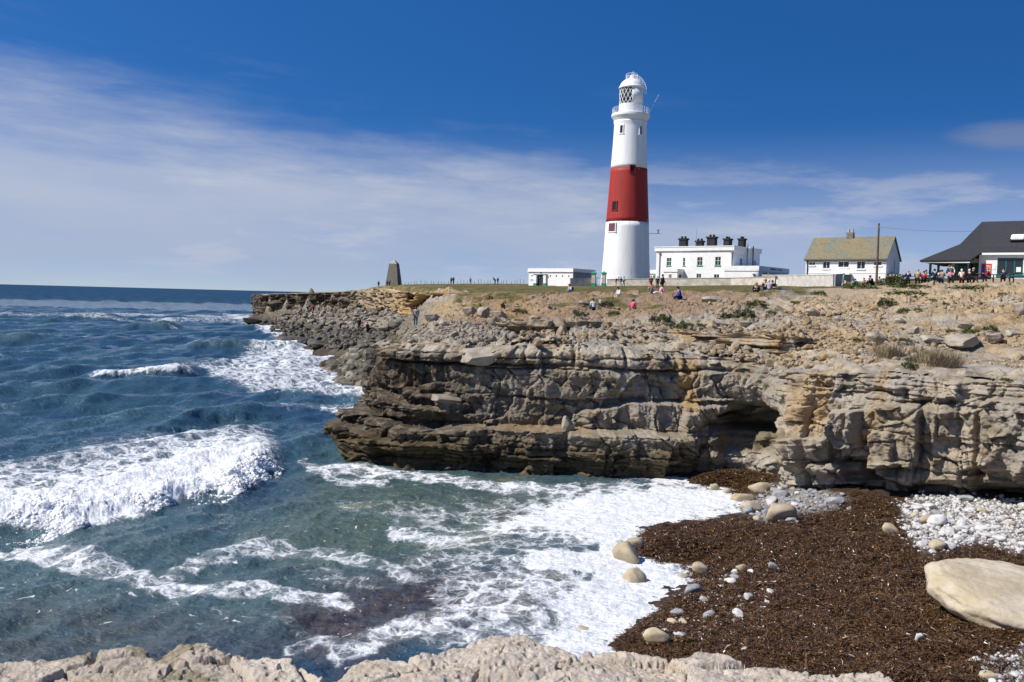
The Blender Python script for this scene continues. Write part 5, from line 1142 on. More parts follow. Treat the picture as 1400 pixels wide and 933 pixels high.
X, Y, Z = spread([(1070, 500), (1060, 430), (1120, 415), (1200, 420), (1230, 470), (1180, 505)], 1300); scatter_mesh('ochre_rubble', P1, X, Y, Z, rg.gamma(1.3, .05, len(X)).clip(.04, .32), rg, M_RUBO, label='ochre stained rubble spilling down the slope above the cave')
X, Y, Z = spread(SL_L, 2000); k = vn(X / 5, Y / 4, 0, 903) > .0; X, Y, Z = X[k], Y[k], Z[k]
scatter_mesh('rubble', P1, X, Y, Z, rg.gamma(1.6, .07, len(X)).clip(.05, .5), rg, M_RUB, label='scattered stones on the earthy bank below the lighthouse lawn')
for poly, nn, s0 in (([(880, 472), (960, 455), (1060, 450), (1090, 480), (1080, 505), (1000, 490)], 700, .045), ([(700, 468), (730, 442), (800, 440), (900, 450), (900, 470), (800, 475)], 300, .045)):
    X, Y, Z = spread(poly, nn); scatter_mesh('rubble', P2, X, Y, Z, rg.gamma(2.0, s0, len(X)).clip(.05, .36), rg, M_RUB, label='loose blocks crumbling from the upper ledge of the cliff')
SH_A = [(436, 512), (470, 490), (508, 466), (546, 455), (526, 464), (510, 482), (503, 545), (480, 540), (440, 530)]; SH_B = [(545, 468), (556, 448), (620, 441), (712, 450), (704, 464), (640, 470)]
SH_C = [(372, 437), (400, 428), (440, 420), (540, 418), (552, 440), (535, 455), (470, 450), (385, 441)]
X, Y, Z = spread(SH_A, 700); scatter_mesh('shore_stones', P2, X, Y, Z, rg.gamma(3, .11, len(X)).clip(.15, .8), rg, M_SH_DARK, label='dark wave worn stones packed along the shore')
X, Y, Z = spread(SH_B, 2800); scatter_mesh('bank_cobbles', P2, X, Y, Z, rg.gamma(4, .026, len(X)).clip(.05, .2), rg, M_SH_GREY, label='bank of pale grey cobbles behind the headland')
X, Y, Z = spread([(358, 440), (450, 452), (525, 458), (520, 472), (450, 478), (395, 468), (370, 455)], 900); scatter_mesh('shore_stones', P2, X, Y, Z, rg.gamma(3, .12, len(X)).clip(.15, .9), rg, M_SH_DARK, label='dark low rocks strewn along the distant shore')
X, Y, Z = spread(SH_C, 900); scatter_mesh('talus_stones', P2, X, Y, Z, rg.gamma(3, .12, len(X)).clip(.2, .8), rg, M_SH_GREY, label='grey fallen stones at the foot of the distant cliff')
# individual boulders: the ones that show largest
def boulders(poly, n, sz, mats, labels, group, protos, cat='boulder', sink=.15, fn=g_at, Y0=30, Y1=280, flat=(.55, .9), name='boulder'):
    X, Y, Z = spread(poly, n, fn, Y0, Y1)
    for i in range(len(X)):
        s = float(np.clip(rg.gamma(sz[0], sz[1]), sz[2], sz[3])); k = rg.choice(len(mats))
        rock(name, protos[rg.integers(len(protos))], mats[k], (X[i], Y[i], Z[i] + s * (.3 - sink)), (s, s * rg.uniform(.65, 1), s * rg.uniform(*flat)), (rg.normal(0, .25), rg.normal(0, .25), rg.uniform(0, 6.28)), labels[k], cat, group)
boulders(SH_A, 110, (4, .12, .3, .85), [M_SH_DARK, M_SH_GREY], ['dark weed stained boulder among the wave washed rocks beside the headland', 'grey boulder among the wave washed rocks beside the headland'], 'shore boulders beside the headland', ANG)
boulders([(430, 535), (470, 505), (520, 495), (515, 545), (470, 548)], 24, (4, .17, .4, 1.1), [M_SH_DARK], ['black wet boulder standing in the surf beside the headland'], 'wet boulders in the surf', ANG)
boulders(SH_B, 85, (4, .034, .10, .24), [M_SH_GREY], ['pale grey stone on the cobble bank behind the headland'], 'stones of the cobble bank', ANG)
boulders(SH_C, 80, (4, .16, .38, 1.0), [M_SH_GREY, M_SH_DARK], ['grey fallen block below the distant sea cliff', 'dark fallen block below the distant sea cliff'], 'fallen blocks below the distant cliff', ANG)
def one_slab(px, py, wpx, hpx, label, mat=M_SLOPE, fn=g_at, Y0=30, Y1=280, rot=None, kind='slab', me=None, cat='rock slab', depth=.7, group=None, lift=.25, Yfix=None, zfix=None):
    if Yfix: p_ = P(px, py, Yfix); X, Y, Z = p_[0], Yfix, p_[2] - (hpx * Yfix / FPX) * .3
    else: X, Y, Z, _ = (a[0] for a in hit(px, py + hpx * .35, fn, Y0, Y1))
    s = wpx / 2 * Y / FPX; h_ = hpx / 2 * Y / FPX
    return rock(kind, me or SLB[int(px) % 4], mat, (X, Y, Z + h_ * lift * 2), (s * 1.12, s * depth * 1.5, h_ / .32 * 1.05) if me is None else (s * 1.1, s * depth, h_ * 1.8), rot or (rg.normal(0, .08), rg.normal(0, .06), rg.normal(0, .25)), label, cat, group)
for a in ((1200, 462, 30, 16, 'pale angular block lying alone on the rubble slope below the bush'), (1271, 466, 34, 11, 'long grey slab half buried beside the big undercut slab'), (1317, 467, 58, 17, 'largest flat grey slab jutting from the slope with deep shade below it'),
          (1358, 465, 30, 15, 'tilted grey slab touching the largest flat slab'), (1383, 457, 22, 10, 'small grey slab above the tilted slab at the slope edge'), (1324, 447, 28, 9, 'dark thin slab above the largest flat slab'), (1249, 452, 22, 13, 'rounded grey block above the pale angular block'),
          (1394, 424, 24, 22, 'heap of pale bleached rock near the top of the slope'), (1112, 428, 24, 11, 'buff slab poking from the gravel slope above the cave'), (976, 410, 34, 9, 'flat grey bedrock slab just under the turf edge'), (975, 443, 46, 12, 'broad grey ledge slab above the cliff between two green tufts'),
          (642, 426, 24, 15, 'brown block with a dark hollow on the yellow bank'), (661, 429, 22, 15, 'brown block beside the hollowed block on the yellow bank'), (682, 432, 22, 13, 'grey block at the end of the row on the yellow bank'), (590, 436, 26, 12, 'low buff block above the cobble bank'), (608, 444, 16, 10, 'square buff block with a dark side above the cobble bank'),
          (800, 415, 18, 7, 'thin ledge of rock under the turf near the person in white'), (823, 414, 13, 9, 'lumpy brown rock under the turf near the person in white'), (1080, 446, 14, 11, 'dark shaded rock in the rubble above the cave'), (1148, 437, 16, 9, 'pale stone resting on the bare gravel slope'), (1232, 440, 18, 9, 'flat pale stone behind the rounded grey block')):
    one_slab(*a)
one_slab(655, 487, 74, 20, 'big pale tilted slab on the cliff edge at the headland', Yfix=43.4, rot=(.1, -.16, .1)); one_slab(566, 482, 58, 13, 'dark rounded capping slab at the very point of the headland', M_SH_DARK, Yfix=45.2, rot=(.05, .04, .1)); one_slab(606, 483, 50, 13, 'dark rounded capping slab next to the point of the headland', M_SH_DARK, Yfix=44.6, rot=(.05, -.03, -.1))
one_slab(607, 546, 48, 11, 'tan flat slab on the dark stepped face of the headland', M_SH_GREY, Yfix=42.9); one_slab(776, 581, 20, 17, 'small loose boulder sitting on the low cliff shelf', M_SLOPE, Yfix=41.3, me=ANG[1]); one_slab(1018, 443, 26, 8, 'pale flat slab under the largest dark green bush')
one_slab(404, 464, 60, 9, 'long flat dark rock shelf awash with surf', M_SH_DARK, Y0=100, kind='slab'); one_slab(440, 470, 40, 8, 'second dark rock shelf awash near the boulders', M_SH_DARK, Y0=90); one_slab(352, 439, 40, 6, 'low brown rock shelf off the far point', M_SH_DARK, Y0=180)
one_slab(425, 400, 11, 7, 'pale square block standing on top of the distant cliff', M_SH_GREY, Y0=180, me=ANG[2], lift=.45)
for a in ((1089, 578, 16, 20), (1073, 576, 14, 10), (1068, 607, 10, 14)): one_slab(*a, 'knobbly stone wedged in the pillar beside the cave', M_SLOPE, Yfix=38.0, me=ANG[int(a[0]) % 5], group='stones in the cave pillar')
# tan boulders on the beach
for a in ((857, 757, 40, 34, 'tan wave washed boulder leaning on another at the foam edge'), (866, 744, 26, 22, 'smaller tan boulder behind the leaning boulder at the foam edge'), (868, 791, 32, 30, 'smooth egg shaped tan boulder alone in the white foam'), (897, 869, 38, 22, 'cream boulder in the weed at the lower foam edge'),
          (1066, 701, 42, 28, 'large rounded cream boulder beside the grey cobbles'), (1040, 668, 34, 16, 'long pinkish boulder on the cobbles below the cave pillar'), (1014, 681, 34, 14, 'flat pinkish boulder at the foam edge near the cave'), (957, 777, 26, 17, 'tan stone at the tip of the foam inlet'), (933, 789, 18, 9, 'low tan stone lying in the foam inlet'),
          (1028, 694, 34, 16, 'broad pale boulder between the foam and the cobbles'), (976, 668, 14, 16, 'upright tan stone in front of the weed below the cave'), (995, 673, 16, 9, 'flat tan stone in front of the weed below the cave'), (1217, 724, 26, 16, 'crescent shaped tan stone in the brown weed'), (946, 806, 26, 16, 'wet grey boulder at the foam edge beside the weed'),
          (1256, 873, 14, 14, 'cracked white stone alone in the brown weed'), (1352, 925, 30, 14, 'tan cobble in the pebbles under the great boulder'), (785, 797, 34, 9, 'flat yellow rock just breaking the foam'), (800, 864, 26, 10, 'pale rock almost covered by the foam')):
    o = one_slab(*a[:4], a[4], M_PEB_G if a[4].startswith('wet grey') else M_PEB_W if a[4].startswith('cracked white') else M_TAN, fn=lambda x, y: np.maximum(b_at(x, y), -.1), Y0=12, Y1=43, me=RND[int(a[0]) % 5], kind='boulder', cat='boulder', depth=.9, rot=(rg.normal(0, .15), rg.normal(0, .12), rg.normal(0, .3)), lift=.28)
PEB = [('white pebble in the bright shingle patch under the sunlit cliff', M_PEB_W), ('grey pebble in the bright shingle patch under the sunlit cliff', M_PEB_G), ('tan pebble in the bright shingle patch under the sunlit cliff', M_TAN)]
def pebbles(poly, n, sz, where, group, wts):
    mats = [M_PEB_W, M_PEB_G, M_TAN]; X, Y, Z = spread(poly, n, b_at, 10, 43); X = X + rg.normal(0, .14, len(X)); Y = Y + rg.normal(0, .25, len(Y)); Z = b_at(X, Y)
    for i in range(len(X)):
        s = float(np.clip(rg.gamma(4, sz / 4), sz * .5, sz * 2.1)); k = rg.choice(3, p=wts)
        rock('pebble', RND[rg.integers(5)], mats[k], (X[i], Y[i], Z[i] + s * .22), (s, s * rg.uniform(.7, 1), s * rg.uniform(.7, 1)), (rg.normal(0, .2), rg.normal(0, .2), rg.uniform(0, 6.28)), ('white', 'grey', 'tan')[k] + ' pebble ' + where, 'pebble', group)
pebbles(SHINGLE[0], 150, .15, 'in the bright shingle patch under the sunlit cliff', 'pebbles of the bright shingle patch', (.7, .2, .1)); pebbles(SHINGLE[1], 62, .17, 'in the cobbles at the foot of the cave pillar', 'cobbles below the cave pillar', (.15, .6, .25))
pebbles([(940, 800), (990, 772), (1060, 770), (1070, 800), (1030, 850), (1000, 885), (890, 885), (880, 870)], 60, .10, 'scattered in the wet brown weed by the foam', 'pebbles in the wet weed', (.45, .3, .25)); pebbles([(1335, 905), (1380, 885), (1420, 880), (1420, 933), (1345, 933)], 22, .09, 'in the small patch below the great boulder', 'pebbles below the great boulder', (.6, .2, .2))
for poly, nn, sz, m in ((SHINGLE[0], 2600, .055, M_PEB_W), (SHINGLE[1], 500, .06, M_PEB_G), (SHINGLE[2], 300, .035, M_PEB_W), ([(940, 790), (1060, 770), (1070, 800), (1000, 890), (880, 890)], 260, .035, M_PEB_W), ([(900, 740), (1200, 700), (1400, 760), (1400, 933), (1000, 920), (880, 880)], 520, .026, M_PEB_W)):
    X, Y, Z = spread(poly, nn, b_at, 10, 43); X = X + rg.normal(0, .16, len(X)); Y = Y + rg.normal(0, .35, len(Y)); Z = b_at(X, Y); scatter_mesh('shingle', P1, X, Y, Z, rg.gamma(4, sz / 4, len(X)).clip(sz * .4, sz * 2.2), rg, m, label='small pale shingle between the larger beach pebbles')
# the great slab boulder
v, f = ico(6); v = np.sign(v) * np.abs(v) ** np.array((.86, .86, .72)); v[:, 2] = np.where(v[:, 2] > .62, .62 + (v[:, 2] - .62) * .25, v[:, 2])
lo = ss(.1, -.9, v[:, 2]); v[:, 0] *= 1 - .18 * lo; v[:, 1] *= 1 - .30 * lo
nn = fbm(v[:, 0] * 1.6, v[:, 1] * 1.6, v[:, 2] * 1.6, 6, .55, 700); v = v * (1 + .13 * nn)[:, None]; v[:, 2] += .10 * fbm(v[:, 0] * 1.1, v[:, 1] * 2.2, 0, 4, .6, 702) * (v[:, 2] > 0)
for (cx_, cy_, cz_, r_, d_) in ((.10, -.93, .12, .17, .10), (.48, -.85, .12, .26, -.05), (-.45, -.78, .10, .13, .05), (-.2, -.9, -.05, .10, .05)): v -= v * (d_ * np.exp(-((v[:, 0] - cx_) ** 2 + (v[:, 1] - cy_) ** 2 + ((v[:, 2] - cz_) * 1.4) ** 2) / r_ ** 2))[:, None]
v *= np.array((2.45, 1.5, .66)); v -= v / np.linalg.norm(v, axis=1)[:, None] * (.05 * ss(.10, 0, np.abs(v[:, 2] - .12 + .22 * vn(v[:, 0] * 1.2, v[:, 1] * 1.2, 0, 704))) * ss(-.1, .4, vn(v[:, 0] * 1.6, v[:, 1] * 1.6, 0, 705)))[:, None]; v += .022 * np.stack([fbm(v[:, 0] * 9, v[:, 1] * 9, v[:, 2] * 9, 4, .6, 701)] * 3, -1)
pb = PZ(1424, 838, 1.30); gb = link('great_boulder', npmesh('great_boulder', v, f), stone_mat('great_boulder_stone', (.40, .325, .215), (.56, .49, .385), 1.3, .85, .8, (.44, .36, .23))); gb.location = pb; gb.rotation_euler = (R(10), R(10), R(-24))
tag(gb, 'huge smooth cream boulder with an undercut edge lying on the brown weed', 'boulder')
# heaped seaweed: small curled strips
def weed(n, polys, hold):
    vs_, X_, = [], []
    q = np.concatenate([pick(p_, int(n * wgt), rg) for p_, wgt in polys]); X, Y, Z, ok = hit(q[:, 0], q[:, 1], b_at, 10, 44); Y = Y + rg.uniform(-.06, .06, len(Y)); X, Y, Z = X[ok], Y[ok], Z[ok]
    px, py = proj(X, Y, Z); keep = np.ones(len(X), bool)
    for s_ in SHINGLE: keep &= (sd_poly(px, py, s_) > 4 + 8 * rg.random(len(X))) | (rg.random(len(X)) < .12)
    keep &= b_at(X, Y) > -.03
    X, Y, Z = X[keep], Y[keep], Z[keep]; m = len(X); a = rg.uniform(0, 6.28, m); L = (rg.gamma(3, .055, m)).clip(.05, .6); w_ = (L * rg.uniform(.02, .06, m)).clip(.004, .014); el = rg.normal(.05, .32, m); cu_ = rg.normal(0, .9, m)
    pts = []
    for k in range(5):
        t = (k - 2) / 2; aa = a + cu_ * t; dx, dy = np.cos(aa) * np.cos(el), np.sin(aa) * np.cos(el); x = X + dx * L * t * .5; y = Y + dy * L * t * .5; z = Z + np.sin(el) * L * t * .5 + .03 + .03 * rg.random(m) - .025 * abs(t)
        wx, wy = -np.sin(aa) * w_ * (1 - .35 * abs(t)), np.cos(aa) * w_ * (1 - .35 * abs(t)); tw = rg.normal(0, .35, m) * w_
        pts += [np.stack([x - wx, y - wy, z - tw], -1), np.stack([x + wx, y + wy, z + tw], -1)]
    V = np.stack(pts, 1).reshape(-1, 3); b = np.arange(m)[:, None] * 10; F = np.concatenate([b + 2 * i + np.array([0, 1, 3, 2]) for i in range(4)]); return V, F, np.repeat(rg.random(m), 10)
wv3, wf3, wr = weed(170000, [([(862, 735), (890, 722), (960, 712), (1100, 700), (1250, 690), (1260, 760), (1400, 850), (1400, 933), (1000, 930), (850, 905), (838, 880), (945, 805), (925, 784), (862, 772)], .78), ([(945, 655), (1000, 642), (1060, 650), (1090, 668), (1050, 680), (1010, 690), (960, 668)], .10), ([(1080, 690), (1160, 676), (1300, 688), (1420, 700), (1420, 780), (1250, 770)], .12), ([(1200, 850), (1420, 880), (1420, 933), (1200, 933)], .04), ([(1400, 715), (1850, 730), (1850, 960), (1400, 933)], .16)], None)
n = NT('brown_seaweed'); at_ = n.attr('tone'); n.m.use_backface_culling = False
M_WEED = n.done(n.mix(n.step(at_, .0, 1.0), (.020, .009, .004), (.155, .080, .028)), .33, None, .5)
sw = link('seaweed', npmesh('seaweed', wv3, wf3, dict(tone=wr), False), M_WEED); tag(sw, 'thick brown wrack of torn seaweed heaped over the beach', kind='stuff')
# white water tumbling down the face of the breaker
def s_at(X, Y):
    px = CX + FPX * X / Y; j = np.clip(np.interp(px, spx, np.arange(len(spx))), 0, len(spx) - 1.01); i = np.clip(np.interp(Y, sY, np.arange(len(sY))), 0, len(sY) - 1.01); i0, j0 = i.astype(int), j.astype(int); a, b = i - i0, j - j0
    return SZ[i0, j0] * (1 - a) * (1 - b) + SZ[i0 + 1, j0] * a * (1 - b) + SZ[i0, j0 + 1] * (1 - a) * b + SZ[i0 + 1, j0 + 1] * a * b
frn = np.array(fr); seg = np.hypot(*np.diff(frn, axis=0).T); cum = np.concatenate([[0], np.cumsum(seg)]); m = 11000; t_ = rg.uniform(0.06 * cum[-1], cum[-1], m)
bx_, by_ = np.interp(t_, cum, frn[:, 0]), np.interp(t_, cum, frn[:, 1]); dx_ = np.interp(t_ + .4, cum, frn[:, 0]) - np.interp(t_ - .4, cum, frn[:, 0]); dy_ = np.interp(t_ + .4, cum, frn[:, 1]) - np.interp(t_ - .4, cum, frn[:, 1]); ln_ = np.hypot(dx_, dy_)
u_ = np.abs(rg.normal(.55, .75, m)).clip(0, 2.6); bX = bx_ + dy_ / ln_ * -u_ * np.sign(dx_) * -1; bY = by_ - dx_ / ln_ * -u_ * -1 * np.sign(dx_) * np.sign(dx_)
dd = np.zeros(m); inside = sd_poly(bX, bY, fpoly) < 0; bX = np.where(inside, bX, 2 * bx_ - bX); bY = np.where(inside, bY, 2 * by_ - bY)
k = vn(bX / .9, bY / .9, 0, 930) + .6 * vn(bX / .3, bY / .3, 0, 931) > -.12; bX, bY, u_ = bX[k], bY[k], u_[k]; sz_ = (rg.gamma(2.5, .014, len(bX)) * np.interp(u_, [0, .8, 2.4], [.8, 1.25, .5])).clip(.02, .22)
FB = [rock_shape(2, 940 + i, 0, (.5, .8), .34) for i in range(6)]
n = NT('white_foam'); M_FOAM = n.done((.90, .91, .92), .8, n.bump(n.noise(n.pos(), 16, 8, .75), .5, .03), .2); n.b.inputs['Subsurface Weight'].default_value = .8; n.b.inputs['Subsurface Radius'].default_value = (.25, .25, .25); n.b.inputs['Subsurface Scale'].default_value = .6
fo_ = scatter_mesh('breaker_foam', FB, bX, bY, s_at(bX, bY) - sz_ * .25, sz_, rg, M_FOAM, label='lumpy white water tumbling down the face of the breaking wave', flat=(.6, .95))
for p_ in fo_.data.polygons: p_.use_smooth = True
k = (u_ > .9) & (rg.random(len(u_)) < .55); sX, sY_ = bX[k] + rg.normal(0, .25, k.sum()), bY[k] + rg.normal(0, .25, k.sum()); q_ = rg.gamma(1.3, .16, k.sum()).clip(0, .9); scatter_mesh('sea_spray', P1, sX, sY_, s_at(sX, sY_) + q_ + .05, rg.gamma(2, .008, k.sum()).clip(.006, .035), rg, M_FOAM, label='fine spray thrown up along the crest of the breaking wave')
# plants
def leaf_mat(name, a, b):
    n = NT(name); return n.done(n.mix(n.noise(n.objc(), 9, 4, .7), a, b), .7, None, .2)
M_SHRUB = leaf_mat('shrub_leaves', (.030, .045, .014), (.085, .105, .038)); M_TUFT = leaf_mat('green_tuft_leaves', (.035, .065, .010), (.11, .14, .035)); M_DRY = leaf_mat('dry_stems', (.16, .12, .075), (.33, .265, .17))
def plant_mesh(name, n, kind, seed):
    rs = np.random.default_rng(seed); V, F = [], []
    for i in range(n):
        if kind == 'dry':
            a = rs.uniform(0, 6.28); r = rs.uniform(0, .7) ** .8; b0 = np.array((r * math.cos(a), r * math.sin(a), -.08)); tip = b0 + np.array((rs.normal(0, .16) + .2 * math.cos(a), rs.normal(0, .16) + .2 * math.sin(a), rs.uniform(.35, .95))); w_ = .016; s = np.array((math.cos(a + 1.57), math.sin(a + 1.57), 0)) * w_
        else:
            d = rs.normal(size=3); d[2] = abs(d[2]) * .8 + .05; d /= np.linalg.norm(d); lobe = 1 + .28 * math.sin(3 * math.atan2(d[1], d[0]) + seed) ; rad = rs.uniform(.45, 1.0) ** .5 * lobe; b0 = d * rad * np.array((1, 1, .75)); t_ = d + rs.normal(0, .55, 3); t_ /= np.linalg.norm(t_); ln = rs.uniform(.12, .26); tip = b0 + t_ * ln; s = np.cross(t_, rs.normal(size=3)); s = s / np.linalg.norm(s) * ln * .28
        m = (b0 + tip) / 2; k = len(V); V += [b0, m + s, tip, m - s]; F.append((k, k + 1, k + 2, k + 3))
    return npmesh(name, np.array(V), np.array(F), None, False)
SHR = [plant_mesh('shrub', 700, 'leaf', 801 + i) for i in range(3)]; DRYM = [plant_mesh('dry_plant', 420, 'dry', 811 + i) for i in range(2)]
for i, (px, py, s, kind, lab) in enumerate(((1211, 420, .95, 's', 'round dark green bush alone high on the rubble slope'), (1236, 429, .62, 's', 'small dark bush below the round bush'), (1254, 427, .38, 't', 'tiny green tuft nearest the small dark bush'), (1276, 415, .36, 't', 'tiny green tuft on the bare gravel bank'), (1293, 418, .34, 't', 'tiny green tuft furthest along the bare gravel bank'),
    (1332, 399, 1.7, 'l', 'low spreading olive bush at the foot of the picnic tables'), (1240, 404, 1.5, 'l', 'low olive mat of leaves on top of the slope'), (1371, 405, .42, 't', 'small green tuft below the last picnic table'), (1173, 468, .5, 't', 'bright green tuft left of the pale angular block'), (1236, 468, .5, 't', 'green tuft right of the pale angular block'), (1300, 456, .45, 't', 'green tuft behind the largest flat slab'),
    (1327, 457, .7, 't', 'bright green mat growing on the largest flat slab'), (1354, 453, .5, 's', 'dark green tuft above the tilted slab'), (1243, 506, .55, 's', 'dark green tuft on the lip of the cliff'), (1251, 496, .5, 't', 'paler green tuft just above the lip of the cliff'), (1215, 490, .85, 'd', 'dry grey brown bush standing above the cliff lip'), (1272, 502, .9, 'd', 'wide dry brown bush on the cliff lip'), (1294, 503, .8, 'd', 'second dry brown bush joined to the wide one on the cliff lip'),
    (993, 436, .6, 's', 'small dark round bush above the cave cliff'), (1020, 436, .95, 's', 'largest dark green bush above the cave cliff'), (929, 452, .75, 's', 'dark green bush on the ledge at the orange stain'), (940, 448, .6, 't', 'paler tuft beside the dark bush at the orange stain'), (957, 450, .5, 's', 'small dark tuft between the ledge and the slab'), (908, 464, .3, 't', 'tiny tuft low on the ledge above the orange stain'),
    (904, 445, .9, 's', 'straggling green plant beside the grey overhang'), (1034, 420, 1.1, 't', 'grassy green patch below the group of seated friends'), (1054, 430, .45, 't', 'small tuft below the grassy green patch'), (1120, 404, .9, 't', 'low green tuft near the corner of the garden wall'), (1088, 416, .5, 't', 'little green tuft on the buff bank below the garden wall'), (829, 420, .9, 's', 'dark green plant beside the seated person in white'), (795, 434, .6, 's', 'dark tuft beside the person in the white top'),
    (840, 432, .7, 't', 'green patch between the two people below the turf'), (710, 428, .9, 't', 'green mat on the bank above the upper ledge'), (1223, 391, 1.7, 'S', 'big rounded bush standing beside the telegraph pole'), (1244, 394, 1.6, 'l', 'low green mound spreading from the big rounded bush'), (1176, 395, 1.7, 'l', 'low grassy mound in front of the cottage wall'), (1375, 523, .3, 't', 'single green sprig on the sunlit cliff top'), (1110, 432, .45, 't', 'small tuft beside the buff slab above the cave'))):
    X, Y, Z, _ = (a[0] for a in hit(px, py, g_at, 29, 200)); me = DRYM[i % 2] if kind == 'd' else SHR[i % 3]; m = {'s': M_SHRUB, 'S': M_SHRUB, 't': M_TUFT, 'l': M_TUFT, 'd': M_DRY}[kind]; sz = s * (.62 if kind != 'd' else 1.0)
    zs = {'l': .35, 't': .65}.get(kind, 1.0); rock('dry_bush' if kind == 'd' else 'bush', me, m, (X, Y, Z + .02), (sz * (1.5 if kind == 'l' else 1.0), sz, sz * zs * (1.15 if kind == 'S' else 1)), (0, 0, rg.uniform(0, 6.28)), lab, 'bush', 'plants on the slope')
# ================================================================== PEOPLE AND PICNIC TABLES
def skin_mesh(name, chains, sub=1):
    """one continuous skinned surface from joints {id: (pos, radius)} and edges"""
    J, E, root = chains; ids = list(J); idx = {k: i for i, k in enumerate(ids)}
    me = bpy.data.meshes.new(name + '_joints'); me.from_pydata([J[k][0] for k in ids], [(idx[a], idx[b]) for a, b in E], [])
    ob_ = bpy.data.objects.new(name, me); COL.objects.link(ob_); ob_.modifiers.new('skin', 'SKIN')
    for k in ids:
        sv_ = me.skin_vertices[0].data[idx[k]]; sv_.radius = (J[k][1], J[k][1]); sv_.use_root = (k == root)
    if sub: m = ob_.modifiers.new('sub', 'SUBSURF'); m.levels = sub; m.render_levels = sub
    dg = bpy.context.evaluated_depsgraph_get(); dg.update(); r = bpy.data.meshes.new_from_object(ob_.evaluated_get(dg)); r.name = name
    bpy.data.objects.remove(ob_); bpy.data.meshes.remove(me)
    for p_ in r.polygons: p_.use_smooth = True
    return r
def joints(pose):
    """joint positions for a pose: facing +y, standing on z = 0"""
    S = {}
    def pair(k, L, mir=True):
        S[k + 'L'] = (-L[0], L[1], L[2]); S[k + 'R'] = L
    if pose in ('stand', 'walk', 'stoop'):
        b = {'stoop': .38}.get(pose, 0.03)
        hz = .93; S.update(pel=(0, 0, hz), waist=(0, .03 + b * .2, hz + .17), chest=(0, b * .75, 1.33 - b * .12), neck=(0, b * 1.05, 1.47 - b * .25), head=(0, b * 1.2 + .02, 1.57 - b * .3), top=(0, b * 1.25 + .03, 1.70 - b * .32))
        pair('sh', (.18, b, 1.41 - b * .22)); pair('el', (.25, b + .02, 1.14 - b * .15)); pair('wr', (.22, b + .17, .95)); pair('hip', (.095, 0, .90)); pair('kn', (.10, .03, .49)); pair('an', (.10, -.02, .08)); pair('toe', (.11, .15, .035))
        if pose == 'walk':
            S['knL'] = (-.10, .17, .50); S['anL'] = (-.10, .24, .09); S['toeL'] = (-.10, .41, .06); S['knR'] = (.10, -.04, .49); S['anR'] = (.10, -.28, .14); S['toeR'] = (.10, -.13, .04); S['wrL'] = (-.24, -.10, .90); S['wrR'] = (.24, .24, .95)
    elif pose in ('bench', 'ledge', 'floor', 'stretch'):
        h = {'bench': .50, 'ledge': .14, 'floor': .13, 'stretch': .13}[pose]; ln = {'bench': .08, 'ledge': .14, 'floor': .18, 'stretch': -.12}[pose]
        S.update(pel=(0, 0, h), waist=(0, ln * .2, h + .18), chest=(0, ln, h + .42), neck=(0, ln * 1.3, h + .56), head=(0, ln * 1.4 + .02, h + .67), top=(0, ln * 1.45 + .03, h + .80)); pair('sh', (.18, ln, h + .50)); pair('hip', (.10, .02, h - .01))
        if pose == 'bench': pair('el', (.24, .18, h + .25)); pair('wr', (.14, .42, h + .30)); pair('kn', (.12, .46, h + .02)); pair('an', (.12, .44, .09)); pair('toe', (.12, .62, .035))
        if pose == 'ledge': pair('el', (.25, .12, h + .24)); pair('wr', (.13, .38, h + .18)); pair('kn', (.12, .42, h + .10)); pair('an', (.12, .50, h - .30)); pair('toe', (.12, .67, h - .34))
        if pose == 'floor': pair('el', (.27, .22, h + .28)); pair('wr', (.12, .42, h + .28)); pair('kn', (.16, .40, h + .32)); pair('an', (.12, .55, .08)); pair('toe', (.12, .72, .04))
        if pose == 'stretch': pair('el', (.26, -.22, h + .24)); pair('wr', (.27, -.36, .06)); pair('kn', (.12, .45, h + .10)); pair('an', (.12, .86, .08)); pair('toe', (.13, .92, .22))
    elif pose == 'lie':
        S.update(pel=(0, 0, .13), waist=(0, .17, .13), chest=(0, .40, .20), neck=(0, .55, .30), head=(0, .64, .38), top=(0, .72, .47)); pair('sh', (.18, .48, .22)); pair('el', (.24, .58, .05)); pair('wr', (.10, .78, .06)); pair('hip', (.10, -.03, .12)); pair('kn', (.11, -.46, .11)); pair('an', (.12, -.86, .08)); pair('toe', (.14, -1.0, .05))
    for s in 'LR':
        w, e = Vector(S['wr' + s]), Vector(S['el' + s]); d = (w - e).normalized(); S['pa' + s] = tuple(w + d * .085); x = Vector((1 if s == 'L' else -1, 0, 0)); x = (x - d * x.dot(d)).normalized(); n_ = d.cross(x)
        for i, (o_, l_) in enumerate(((-.03, .062), (-.01, .075), (.012, .07), (.032, .055))): q = w + d * .10 + x * o_; S[f'f{i}a{s}'] = tuple(q); S[f'f{i}b{s}'] = tuple(q + d * l_ * .55 - n_ * .012); S[f'f{i}c{s}'] = tuple(q + d * l_ - n_ * .035)
        S['tha' + s] = tuple(w + d * .045 + x * .042); S['thb' + s] = tuple(w + d * .085 + x * .062 - n_ * .01)
    return S
RB = dict(pel=.125, waist=.115, chest=.13, neck=.05, head=.085, top=.06, shL=.06, shR=.06, elL=.042, elR=.042, wrL=.03, wrR=.03, paL=.038, paR=.038, hipL=.085, hipR=.085, knL=.058, knR=.058, anL=.04, anR=.04, toeL=.036, toeR=.036)
_POSE = {}
